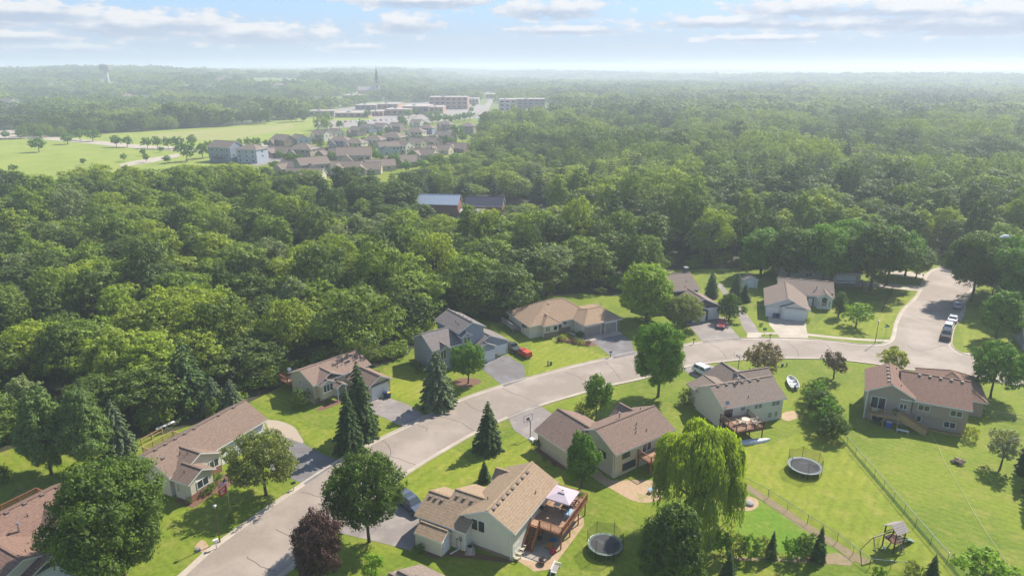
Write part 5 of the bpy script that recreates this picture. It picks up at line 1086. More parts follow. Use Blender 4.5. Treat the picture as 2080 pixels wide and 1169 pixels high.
# street lamps, poles, signs, mail boxes
def lamp(p, h, label):
    e = empty('street_lamp', (p[0], p[1], 0), 0, label, 'street lamp'); m = MB(); m.cyl((0,0,0), (0,0,h), .075, .05, 8); m.build('pole', M['redwood'], e)
    m = MB(); m.cyl((0,0,h), (0,0,h+.32), .12, .2, 8); m.cyl((0,0,h+.32), (0,0,h+.42), .26, .05, 8); m.build('lantern', M['steel'], e)
lamp(G(447,1100), 4.9, 'post-top street lamp on the verge near the white mailbox'); lamp(G(1777,698), 4.9, 'street lamp at the corner of the road and the side street')
p = G(470,1052); e = empty('flagpole', p, 0, 'flagpole with two flags in front of the long ranch house', 'flagpole'); m = MB(); m.cyl((0,0,0), (0,0,6.1), .05, .035, 8); m.sphere((0,0,6.15), .08, 8); m.build('pole', M['steel'], e)
RED = surf('red_flag_cloth', (.55,.03,.04)); WHT = surf('white_flag_cloth', (.7,.68,.66)); NVY = surf('navy_flag_cloth', (.03,.04,.13))
def flag(nm, z1, w, hgt, kind, parent):
    m = MB(); nx_, nz_ = 12, 13; ang = R(205)
    def P(i, j): u = i/nx_*w; return (math.cos(ang)*u+.06*math.sin(u*5), math.sin(ang)*u+.10*math.sin(u*6+j*.2), z1-j/nz_*hgt-u*.7)
    for i in range(nx_):
        for j in range(nz_):
            if kind == 'us': mm = 2 if (i < 5 and j < 7) else (0 if j % 2 == 0 else 1)
            else: mm = 1 if ((i-6)**2/9+(j-8.5)**2/3 < 1 and (i+j) % 3 != 0) or (j in (3, 4) and 4 <= i <= 8) else 0
            m.poly([P(i, j), P(i+1, j), P(i+1, j+1), P(i, j+1)], mm)
    m.build(nm, [RED, WHT, NVY], parent)
flag('stars_and_stripes_flag', 6.0, 1.05, .8, 'us', e); flag('red_flag', 5.1, 1.05, 1.05, 'red', e)
def mailbox(px, py, label, mat='black', post='black', rz=0.6, h=1.05, n=1):
    p = G(px, py); e = empty('mailbox', p, rz, label, 'mailbox'); m = MB(); m.box(-.05, .05, -.05, .05, 0, h); m.build('post', M[post], e)
    for k in range(n):
        y = (k-(n-1)/2)*.34; m = MB(); pr = [(-.15, 0), (.15, 0), (.15, .16), (.1, .25), (0, .28), (-.1, .25), (-.15, .16)]; a = [(-.3, y+q[0], h+q[1]) for q in pr]; b = [(.3, y+q[0], h+q[1]) for q in pr]
        m.poly(a); m.poly(list(reversed(b)))
        for i in range(len(pr)): j = (i+1) % len(pr); m.poly([a[i], a[j], b[j], b[i]])
        m.build('box', M[mat], e)
mailbox(440,1113, 'white mailbox on a white post by the kerb near the street lamp', 'white', 'white'); mailbox(597,995, 'black mailbox with white post at the dark driveway of the long ranch house', 'black', 'white')
mailbox(925,815, 'pair of dark mailboxes right of the broad blue spruce', n=2); mailbox(1240,725, 'black mailbox beside the driveway of the white ranch house'); mailbox(1409,698, 'black mailbox beside the driveway of the dark slate house')
mailbox(1564,689, 'black mailbox between the path and the concrete driveway'); mailbox(1874,566, 'black mailbox at the far end of the side street')
def sign(px, py, label, h, mat, w, hh, cross=False):
    p = G(px, py); e = empty('street_sign', p, .1, label, 'sign'); m = MB(); m.cyl((0,0,0), (0,0,h), .04, n=6); m.build('post', M['steel'], e); m = MB(); m.box(-w/2, w/2, -.045, -.041-.02, h-hh, h); m.build('sign_plate', mat, e)
    if cross: m = MB(); m.box(-.02, .02, -w/2, w/2, h+.01, h+hh); m.build('sign_plate', mat, e)
SG = surf('sign_green', (.02,.22,.12), rough=.4); sign(1797,688, 'green street-name signs on a post at the corner', 3.0, SG, 1.2, .3, True); sign(1552,680, 'green trail sign at the start of the asphalt path', 1.7, SG, .8, .6)
def box_thing(name, label, cat, px, py, w, d, h, mat, n=1, rz=.4):
    e = empty(name, G(px, py), rz, label, cat); m = MB(); m.hexa([(-w/2,-d/2,0),(w/2,-d/2,0),(w/2,d/2,0),(-w/2,d/2,0),(-w*.46,-d*.42,h),(w*.46,-d*.42,h),(w*.46,d*.42,h),(-w*.46,d*.42,h)]); m.build('cabinet', mat, e); m = MB(); m.box(-w*.5, w*.5, -d*.48, d*.48, h, h+.06); m.build('cap', mat, e); return e
box_thing('utility_pedestal', 'green utility pedestal on the lawn below the single pointed spruce, left one', 'utility box', 962, 912, .4, .3, .9, M['green_box']); box_thing('utility_pedestal', 'white marker post on the lawn next to the green pedestal, by the pointed spruce', 'utility box', 967, 906, .16, .16, 1.2, M['white'])
box_thing('utility_pedestal', 'slim green utility post on the lawn of the white ranch house, left one', 'utility box', 1113, 742, .2, .2, .9, M['green_box']); box_thing('utility_pedestal', 'green utility box on the lawn of the white ranch house, right one', 'utility box', 1119, 741, .4, .3, .7, M['green_box'])
box_thing('utility_pedestal', 'dark utility box on the lawn behind the bronze-leaved tree, left one', 'utility box', 1589, 744, .4, .3, .6, M['green_box']); box_thing('utility_pedestal', 'slim pale utility post on the lawn right of the dark utility box', 'utility box', 1598, 743, .2, .2, .8, M['steel'])
BLUE = surf('blue_bin_plastic', (.03,.05,.17), rough=.5); YEL = surf('yellow_lid_plastic', (.6,.42,.05), rough=.5)
def bin_(px, py, label, body, lid, rz=.5):
    e = empty('wheelie_bin', G(px, py), rz, label, 'bin'); m = MB(); m.hexa([(-.24,-.26,.06),(.24,-.26,.06),(.24,.26,.06),(-.24,.26,.06),(-.31,-.34,1.0),(.31,-.34,1.0),(.31,.34,1.0),(-.31,.34,1.0)]); m.build('bin_body', body, e)
    m = MB(); m.hexa([(-.33,-.36,1.0),(.33,-.36,1.0),(.33,.36,1.0),(-.33,.36,1.0),(-.3,-.3,1.1),(.3,-.3,1.1),(.3,.3,1.06),(-.3,.3,1.06)]); m.build('lid', lid, e); m = MB(); m.cyl((-.28,.28,.1), (.28,.28,.1), .1, n=8); m.build('wheel', M['rubber'], e)
bin_(790,807, 'blue wheelie bin with yellow lid beside the split-entry house garage', BLUE, YEL); bin_(783,806, 'dark blue wheelie bin left of the yellow-lidded one', BLUE, BLUE)
bin_(1573,645, 'blue-grey wheelie bin in front of the white corner garage, left one', surf('grey_bin_plastic', (.12,.13,.2)), surf('grey_lid', (.16,.17,.24))); bin_(1579,645, 'blue wheelie bin in front of the white corner garage, right one', BLUE, BLUE)
def hoop(px, py, label, rz, portable=True):
    e = empty('basketball_hoop', G(px, py), rz, label, 'basketball hoop'); m = MB(); m.cyl((0,0,0), (0,0,3.0), .06, n=8); m.bar((0,0,2.7), (.55,0,3.1), .06, .06); m.bar((0,0,2.9), (.55,0,3.4), .06, .06); m.build('pole', M['black'], e)
    m = MB(); f = .05; m.box(.56, .6, -.85, .85, 2.75, 2.75+f); m.box(.56, .6, -.85, .85, 3.85-f, 3.85); m.box(.56, .6, -.85, -.85+f, 2.8, 3.8); m.box(.56, .6, .85-f, .85, 2.8, 3.8); m.box(.57, .59, -.3, .3, 2.95, 3.4); m.build('backboard', M['grey_plastic'] if portable else M['white'], e)
    m = MB(); P = [Vector((.85+.23*math.cos(i*math.pi/6), .23*math.sin(i*math.pi/6), 3.05)) for i in range(13)]; m.tube(P, .02, 5); m.build('rim', surf('orange_rim', (.5,.12,.02)), e)
    if portable: m = MB(); m.hexa([(-1.1,-.5,0),(.1,-.5,0),(.1,.5,0),(-1.1,.5,0),(-1.0,-.4,.3),(0,-.3,.2),(0,.3,.2),(-1.0,.4,.3)]); m.build('base', M['plastic_white'], e)
hoop(1077,890, 'portable basketball hoop with white base on the asphalt court', 2.2); hoop(1475,653, 'basketball hoop with white backboard behind the red car', 4.3, False); hoop(1499,752, 'dark basketball hoop left of the bronze-leaved tree', 3.6, False)
# things round the front house
zd = 2.3
p = G(1143,1003, 4.4); e = empty('gazebo', (p.x, p.y, zd), R(61.6), 'pinkish-white square fabric gazebo canopy on the cedar deck of the front house', 'gazebo'); CL = surf('pinkish_canvas', (.52,.42,.45), (.46,.37,.40), scale=1)
w = 1.6; m = MB(); ww = .36
for a in range(4):
    c0 = [(-w,-w),(w,-w),(w,w),(-w,w)][a]; c1 = [(w,-w),(w,w),(-w,w),(-w,-w)][a]; i0 = (c0[0]/w*ww, c0[1]/w*ww); i1 = (c1[0]/w*ww, c1[1]/w*ww)
    m.poly([(*c0, 2.05), (*c1, 2.05), (*i1, 2.5), (*i0, 2.5)]); m.poly([(*c0, 1.88), (*c1, 1.88), (*c1, 2.05), (*c0, 2.05)])
    d = 1.25; m.poly([(i0[0]*d, i0[1]*d, 2.58), (i1[0]*d, i1[1]*d, 2.58), (i1[0]*.35, i1[1]*.35, 2.7), (i0[0]*.35, i0[1]*.35, 2.7)])
m.build('canopy', CL, e)
for x in (-w, w):
    for y in (-w, w): m = MB(); m.cyl((x*.97, y*.97, 0), (x*.97, y*.97, 2.05), .035, n=6); m.build('leg', M['redwood'], e)
def grill(x, y, z, label, rz=0):
    e = empty('kettle_grill', (x, y, z), rz, label, 'grill'); m = MB(); m.sphere((0,0,.85), .33, 14, sz=.8); m.build('lid', M['black'], e); m = MB(); m.bar((.3,-.25,.75), (.3,.25,.75), .3, .04); m.box(-.03,.03,-.12,.12,1.13,1.17); m.build('side_shelf', M['steel'], e)
    m = MB()
    for k in range(3): a = k*2.1; m.cyl((.15*math.cos(a), .15*math.sin(a), .7), (.3*math.cos(a), .3*math.sin(a), 0), .02, n=5)
    m.build('leg', M['steel'], e)
def table(x, y, z, w, d, h, label, mat, rz=0, name='patio_table', cat='table'):
    e = empty(name, (x, y, z), rz, label, cat); m = MB(); m.box(-w/2, w/2, -d/2, d/2, h-.05, h); m.build('table_top', mat, e)
    for sx in (-1, 1):
        for sy in (-1, 1): m = MB(); m.box(sx*w*.44-.03, sx*w*.44+.03, sy*d*.42-.03, sy*d*.42+.03, 0, h-.05); m.build('leg', mat, e)
    return e
p = G(1101,1042,zd); grill(p.x, p.y, zd, 'black kettle grill against the wall on the cedar deck'); p = G(1096,1103,0); grill(p.x, p.y, 0, 'grey covered grill under the cedar deck by the stairs')
p = G(1150,1036,zd); e = table(p.x, p.y, zd, 1.5, .9, .75, 'dark glass patio table under the gazebo', M['carglass'], R(61))
p = G(1134,1030,zd); table(p.x, p.y, zd, 1.3, .8, .7, 'white low table beside the gazebo legs on the deck', M['plastic_white'], R(61))
LB = surf('pale_blue_plastic', (.25,.38,.50), rough=.5)
p = G(1156,1047,zd); e = empty('storage_box', p, R(61), 'pale blue storage box on the deck by the outer railing', 'box'); m = MB(); m.box(-.65,.65,-.35,.35,0,.55); m.build('box_body', LB, e); m = MB(); m.box(-.68,.68,-.38,.38,.555,.63); m.build('lid', surf('blue_lid', (.3,.42,.52)), e)
def patio_chair(p, rz, label, mat, group=None, name='garden_chair'):
    e = empty(name, p, rz, label, 'chair', group); m = MB(); m.hexa([(-.3,-.28,.30),(.28,-.28,.40),(.28,.28,.40),(-.3,.28,.30),(-.3,-.28,.35),(.28,-.28,.45),(.28,.28,.45),(-.3,.28,.35)]); m.build('seat', mat, e)
    m = MB(); m.hexa([(-.34,-.28,.33),(-.28,-.28,.33),(-.28,.28,.33),(-.34,.28,.33),(-.62,-.3,1.0),(-.57,-.3,1.0),(-.57,.3,1.0),(-.62,.3,1.0)]); m.build('backrest', mat, e)
    for sy in (-1, 1):
        m = MB(); m.box(-.4, .34, sy*.33-.05, sy*.33+.05, .6, .64); m.build('armrest', mat, e)
        for sx in (-.3, .27): m = MB(); m.box(sx-.03, sx+.03, sy*.33-.03, sy*.33+.03, 0, .6); m.build('leg', mat, e)
    return e
CRM = surf('cream_chair_cushion', (.58,.52,.40))
for i, (x, y) in enumerate(((1061,1118),(1056,1127),(1051,1136))): patio_chair(G(x, y), R(-25), ['cream garden chair nearest the stairs in the row along the wall of the front house', 'cream garden chair in the middle of the row of three along the wall', 'cream garden chair at the patio end of the row of three'][i], CRM, 'cream garden chairs by the wall of the front house')
for i, (x, y) in enumerate(((1163,1026),(1167,1034))): patio_chair(G(x, y, zd), R(170), ['dark red chair under the gazebo, far one', 'dark red chair under the gazebo, near one'][i], M['redwood'])
p = G(1102,1143); e = empty('fire_bowl', p, 0, 'round rusty fire bowl on the stone patio of the front house', 'fire bowl'); m = MB(); m.cyl((0,0,.15), (0,0,.5), .3, .52, 16); m.cyl((0,0,.5), (0,0,.52), .58, .58, 16, caps=False); m.build('bowl', M['redwood'], e); m = MB(); m.sphere((0,0,.5), .42, 12, sz=.35); m.build('spark_screen', M['black'], e)
KO = surf('orange_plastic', (.55,.24,.04), rough=.45); KR = surf('pink_red_plastic', (.55,.05,.12), rough=.45)
p = G(1117,1112); table(p.x, p.y, 0, .95, .75, .5, 'small orange-yellow children table under the cedar deck', KO, R(60), 'kids_table'); p = G(1124,1101); table(p.x, p.y, 0, .8, .6, .42, 'small blue children bench under the cedar deck', surf('blue_plastic', (.04,.2,.42), rough=.45), R(50), 'kids_bench', 'bench')
p = G(1123,1122); e = empty('toy_car', p, R(60), 'pink-red ride-on toy at the edge of the patio', 'toy'); m = MB(); m.box(-.4,.4,-.22,.22,.12,.45); m.box(-.2,.15,-.2,.2,.45,.75); m.build('body', KR, e, bevel=.04)
for sx in (-.25, .25):
    for sy in (-.24, .24): m = MB(); m.cyl((sx, sy-.03, .12), (sx, sy+.03, .12), .12, n=10); m.build('wheel', M['black'], e)
p = G(1128,1160); e = empty('garden_swing_bench', p, R(70), 'white-framed bench at the bottom edge below the patio', 'bench'); m = MB(); m.box(-.8,.8,-.3,.3,.42,.47); m.build('seat', M['greyboard'], e); m = MB(); m.box(-.8,.8,.28,.33,.5,.95); m.build('backrest', M['white'], e)
for x in (-.85, .85): m = MB(); m.bar((x,-.35,0), (x,-.35,.65), .06, .06); m.bar((x,.33,0), (x,.33,1.0), .06, .06); m.bar((x,-.4,.65), (x,.4,.65), .08, .05); m.build('side_frame', M['white'], e)
p = wpos(H1, -6.6, 2.0); e = empty('air_conditioner', p, 0, 'round-topped grey air conditioner unit at the gable wall of the front house', 'air conditioner'); m = MB(); m.box(-.6,.6,-.6,.6,0,.1); m.build('pad', M['concrete'], e); m = MB(); m.cyl((0,0,.1), (0,0,.85), .42, .42, 18); m.build('casing', surf('louvred_casing', (.45,.42,.36), stripes=(2,.09,.6)), e); m = MB(); m.cyl((0,0,.851), (0,0,.87), .3, .3, 16); m.build('fan_grille', M['black'], e)
# timber back-yard things
def log_pile(px, py, label, r=.7, n=14, mat='log'):
    e = empty('log_pile', G(px, py), 0, label, 'log pile'); k = 0
    for i in range(n):
        a = rnd.uniform(0, 6.28); z = .1+.16*(i//5); d = r*(1-.22*(i//5)); c = Vector((rnd.uniform(-.5,.5)*d, rnd.uniform(-.5,.5)*d, z)); v_ = Vector((math.cos(a)*r*.75, math.sin(a)*r*.75, rnd.uniform(-.05,.12))); m = MB(); m.cyl(c-v_, c+v_, .09, .08, 7); m.build('log', M[mat], e)
log_pile(1947, 940, 'heap of split grey logs alone on the right-hand lawn', 1.0, 18)
p = G(1515,1023); 
for i, (dx, dy, s_, lb) in enumerate(((-.55,.1,.62,'pale flat boulder on the round sand patch, left one'),(.35,0,.7,'grey boulder on the round sand patch, right one'))):
    m = MB(); m.sphere((0,0,.12), s_, 12, sz=.42); o = m.build('boulder', M['rock'], None, (p.x+dx, p.y+dy, 0), .5+i, smooth=True); tag(o, lb, 'boulder'); [setattr(v_, 'co', v_.co*rnd.uniform(.9, 1.1)) for v_ in o.data.vertices]
p = G(1812,1112); e = empty('wooden_playset', p, R(22), 'wooden play tower with swing beam and slide on the sunny back lawn', 'playset'); GW = surf('grey_play_timber', (.33,.27,.22), (.24,.19,.155), scale=3)
for x in (-.75, .75):
    for y in (-.75, .75): m = MB(); m.box(x-.06, x+.06, y-.06, y+.06, 0, 2.9); m.build('post', M['redwood'], e)
m = MB(); m.box(-.8,.8,-.8,.8,1.25,1.32); m.build('platform', M['redwood'], e)
m = MB(); m.bar((-.9,0,3.5), (.9,0,3.5), .04, .04)
for sy in (-1, 1): m.hexa([(-1.0, sy*1.05, 2.75), (1.0, sy*1.05, 2.75), (1.0, 0, 3.5), (-1.0, 0, 3.5), (-1.0, sy*1.05, 2.8), (1.0, sy*1.05, 2.8), (1.0, 0, 3.55), (-1.0, 0, 3.55)])
m.build('roof', surf('weathered_roof_boards', (.36,.31,.28), (.28,.24,.215), scale=3, stripes=(1,.22,.6)), e)
m = MB()
for x0, y0, x1, y1 in ((-.8,-.8,.8,-.8), (-.8,.8,.8,.8), (.8,-.8,.8,.8)): m.bar((x0,y0,2.0), (x1,y1,2.0), .04, .14); m.bar((x0,y0,1.6), (x1,y1,1.6), .04, .14)
m.build('railing', GW, e)
m = MB(); m.bar((-.75,0,2.55), (-3.6,0,2.55), .09, .13); m.build('swing_beam', GW, e)
for sy in (-1, 1): m = MB(); m.bar((-3.6,0,2.6), (-3.85,sy*1.2,0), .08, .08); m.build('leg', GW, e)
for k, x in enumerate((-1.4, -2.2, -3.0)):
    m = MB(); m.bar((x,-.2,2.5), (x,-.2,.5), .02, .02); m.bar((x,.2,2.5), (x,.2,.5), .02, .02); m.box(x-.12, x+.12, -.26, .26, .46, .5); m.build('swing', M['black'] if k else M['plastic_white'], e)
m = MB(); m.hexa([(.8,-.3,1.2),(2.9,-.3,.15),(2.9,.3,.15),(.8,.3,1.2),(.8,-.3,1.25),(2.9,-.3,.2),(2.9,.3,.2),(.8,.3,1.25)]); m.box(2.9,3.4,-.3,.3,.15,.2); m.bar((.8,-.32,1.32),(2.9,-.32,.27),.04,.16); m.bar((.8,.32,1.32),(2.9,.32,.27),.04,.16); m.build('slide', M['green_box'], e)
m = MB()
for k in range(5): m.bar((-.35,-.85-.1*(4-k),.25+.24*k), (.35,-.85-.1*(4-k),.25+.24*k), .05, .05)
m.bar((-.35,-1.4,0), (-.35,-.85,1.4), .05, .05); m.bar((.35,-1.4,0), (.35,-.85,1.4), .05, .05); m.build('ladder', GW, e)
# deck furniture and yard bits
p = wpos(H8, -3.2, -6.2, 2.0); e = empty('patio_table', p, .4, 'round white table on the dark stained deck', 'table'); m = MB(); m.cyl((0,0,.7), (0,0,.74), .65, n=18); m.build('table_top', CRM, e); m = MB(); m.cyl((0,0,0), (0,0,.7), .05, n=6); m.cyl((0,0,0), (0,0,.04), .3, n=10); m.build('leg', M['steel'], e)
for i, (u, v_, a) in enumerate(((-4.3,-6.2,0), (-2.0,-6.6,3.1), (-2.2,-7.4,2.2))): patio_chair(wpos(H8, u, v_, 2.0), R(18)+a, ['cushioned chair left of the round white table on the dark stained deck', 'cushioned chair right of the round white table on the dark stained deck', 'cushioned chair in the outer corner of the dark stained deck'][i], CRM)
for i, (u, v_) in enumerate(((-5.5,1.9), (-5.4,.8))): patio_chair(wpos(H7, u, v_, 1.9), R(64), ['white chair in the left corner of the new pine deck', 'dark red chair on the new pine deck'][i], [M['plastic_white'], M['redwood']][i])
p = wpos(H7, -5.3, -1.1, 1.9)
e = empty('potted_plant', p, 0, 'potted dark plant by the stair head of the new pine deck', 'plant'); m = MB(); m.cyl((0,0,0), (0,0,.35), .16, .22, 12); m.build('pot', M['brick'], e); o = bpy.data.objects.new('foliage', bshd[0]); COL.objects.link(o); o.parent = e; o.scale = (.25,.25,.3); o.location = (0,0,.3)
p = wpos(H7, -5.6, 1.3, 0); table(p.x, p.y, 0, 1.4, .9, .72, 'dark table in the shade under the new pine deck', M['carglass'], 1.0); p = wpos(H7, -6.0, -.4, 0); e = empty('cool_box', p, 1.0, 'bright blue bin in the shade under the new pine deck', 'bin'); m = MB(); m.box(-.35,.35,-.35,.35,0,.9); m.build('bin_body', surf('bright_blue_plastic', (.04,.09,.42), rough=.4), e); m = MB(); m.box(-.38,.38,-.38,.38,.905,.98); m.build('lid', M['plastic_white'], e)
p = wpos(H7, -7.2, -2.3, 0); table(p.x, p.y, 0, 1.7, .5, .45, 'white bench standing in the shade below the pine stairs', M['plastic_white'], R(-28), 'bench', 'bench')
p = wpos(H7, -4.6, -8.6, 0); o = MB(); o.box(-2.6,2.6,-.12,.12,0,.22); o = o.build('timber_edging', M['newwood'], None, (p.x, p.y, 0), R(64.2-90)); tag(o, 'long timber edging along the flower bed of the taupe house', 'edging')
for i, (px, py, lb) in enumerate(((1322,999,'blue plastic toy on the sandy patio left of the willow'), (1345,990,'blue plastic chair half hidden by the willow'))):
    p = G(px, py); table(p.x, p.y, 0, .8, .6, .5, lb, LB, 1.0+i, 'kids_table' if i == 0 else 'kids_bench', 'toy')
p = G(1576,832); grill(p.x, p.y, 0, 'dark grill at the right corner of the pale green-grey house')
m = MB(); pts = smooth([(G(*q).x, G(*q).y) for q in ((1890,880),(1905,905),(1920,940),(1950,990),(1990,1060),(2050,1150),(2070,1190))], 8)
m.tube([Vector((q.x, q.y, .03)) for q in pts], .035, 5); tag(m.build('garden_hose', surf('pale_hose', (.5,.52,.25))), 'long pale garden hose lying across the right-hand lawn', 'hose')
for i, (px, py, lb) in enumerate(((346,864,'white board leaning in the shade behind the long ranch house'), (327,872,'white lounger in the shade behind the long ranch house'), (406,829,'small white frame in the shade by the two blue-green spruces'))):
    p = G(px, py); table(p.x, p.y, 0, 1.5, .6, .5, lb, M['plastic_white'], .9, 'garden_table' if i else 'leaning_board', 'garden table' if i else 'board')
m = MB(); m.cyl((0,0,0), (0,0,.12), .8, .8, 20, caps=False); tag(m.build('fire_ring', M['rock'], None, G(38,1000)), 'stone fire ring on the shaded lawn at the far left', 'fire ring')
p = G(407,1116); log_pile(403, 1118, 'white stones and small logs at the sandy bed by the white mailbox', .35, 8, 'rock')
m = MB(); m.bar((0,0,.12), (1.2,.5,.12), .12, .12); tag(m.build('downspout_extension', M['plastic_white'], None, wpos(H1, -6.9, 3.4), R(200)), 'white drain pipe lying on the ground at the garage corner of the front house', 'drain pipe')
# pale roofed pavilion high among the trees at the right
p = G(2014, 605); e = empty('light_pole', p, 0, 'tall pole with a white lamp head standing over the trees at the right edge', 'light pole'); hh = next(z_*.1 for z_ in range(400) if proj(p.x, p.y, z_*.1)[1] < 482); m = MB(); m.cyl((0,0,0), (0,0,hh), .14, .09, 8); m.build('pole', M['log'], e); m = MB(); m.hexa([(-1.2,-.5,hh),(1.2,-.5,hh),(1.2,.5,hh),(-1.2,.5,hh),(-.7,-.3,hh+.5),(.7,-.3,hh+.5),(.7,.3,hh+.5),(-.7,.3,hh+.5)]); m.build('lamp_head', M['white'], e)
# big trees round the tan house at the side street
for (b, t, w, ms, H_, r_, nm, lb) in [((1672,578),452,120,gA,10,5,'maple_tree','large dark tree in front of the half hidden tan house, left one'),((1600,572),455,110,gB,10,4.6,'ash_tree','large dark tree behind the left end of the white corner house roof'),((1768,590),448,128,gB,10,4.6,'ash_tree','tall tree with clear trunk at the concrete driveway, left of the side street'),
      ((1800,578),455,110,rnd_t,10,4.6,'maple_tree','tall yellow-green topped tree right of the clear-trunked one'),((1838,560),488,90,gB,10,4.6,'ash_tree','dark rounded tree between the two concrete driveways'),((1720,560),440,110,gA,10,5,'maple_tree','tall tree over the gable of the half hidden tan house'),
      ((1545,560),460,100,oval,10,3.6,'linden_tree','tall dark tree behind the white shed'),((1860,566),506,50,crab,8,4.4,'crabapple_tree','pale leaved small tree where the side street disappears'),((2070,640),486,120,oval,10,3.6,'linden_tree','tall tree at the right edge beyond the side street lawn'),((2030,600),470,100,rnd_t,10,4.6,'maple_tree','tall thin-crowned tree beyond the side street, right of the overhanging ash')]:
    T(b, t, w, ms, H_, r_, nm, lb)
# ---------------------------------------------------------------- the new subdivision
def at_ground(px, py):
    p = G(px, py)
    for _ in range(12):
        h_ = terrain(p.x, p.y); p = G(px, py, h_)
        p.z = terrain(p.x, p.y)
    return p
WALLS = [SD['bluegrey'], SD['tan'], SD['olive'], SD['taupe'], surf('pale_blue_siding', (.42,.46,.52)), surf('clay_siding', (.33,.24,.19)), SD['cream']]
def sub_house(kind, p, rz, label, wall, group='houses of the new subdivision', name='suburban_house', roof='taupe', windows=True):
    h = House(name, p, rz, label, 'house', wall=wall, roof=roof, group=group)
    if kind == 'gable':
        h.gable(-7.5, 7.5, -5.5, 5.5, 6.2, 9.4); h.gable(-6.5, .5, -8.5, 0, 3.2, 6.8, 'v'); win = [('v-', -5.0, 3.0, 4.6), ('v-', -5.0, 5.6, 4.6), ('v-', -5.0, 4.3, 1.7), ('v-', -8.15, -3, 1.6), ('u+', 7.15, -2, 4.6), ('u+', 7.15, 2, 4.6), ('u+', 7.15, 0, 1.7), ('u-', -7.15, -1.5, 4.6), ('u-', -7.15, 2, 1.7)]
    elif kind == 'tall':
        h.gable(-8, 8, -5.5, 5.5, 8.6, 11.8); win = [('v-', -5.0, x, z) for x in (-5.2, -1.8, 1.8, 5.2) for z in (6.9, 4.2)]+[('u+', 7.65, 0, 7.2), ('u+', 7.65, -2.6, 4.2), ('u+', 7.65, 2.4, 1.6)]
        h.block('deck_level', -4, 4, -7.6, -5.02, 2.7, 2.95, M['redwood'])
    elif kind == 'tallhip':
        h.hip(-7.5, 7.5, -6, 6, 8.6, 11.4); win = [('v-', -5.5, x, z) for x in (-4.8, 0, 4.4) for z in (6.9, 4.2, 1.6)]+[('u+', 7.0, 0, 6.9), ('u+', 7.0, 0, 4.2)]
    elif kind == 'hip':
        h.hip(-7, 7, -5.5, 5.5, 5.9, 8.9); h.gable(-6, 0, -8, -3, 3.1, 5.6, 'v'); win = [('v-', -5.0, 2.2, 4.5), ('v-', -5.0, 5, 4.5), ('v-', -5.0, 4, 1.7), ('u+', 6.5, 0, 4.5), ('u-', -6.5, 0, 4.5)]
    else:  # low
        h.gable(-8.5, 8.5, -5.5, 5.5, 3.1, 6.4); h.gable(-6, 1, -8, -1, 3.1, 5.6, 'v'); win = [('v-', -5.0, 4, 1.7), ('u+', 8.15, 0, 1.7)]
    h.finish()
    for sd_, pl, c, z in win: h.window(sd_, pl, c, z, 1.5, 1.3, 1)
    return h
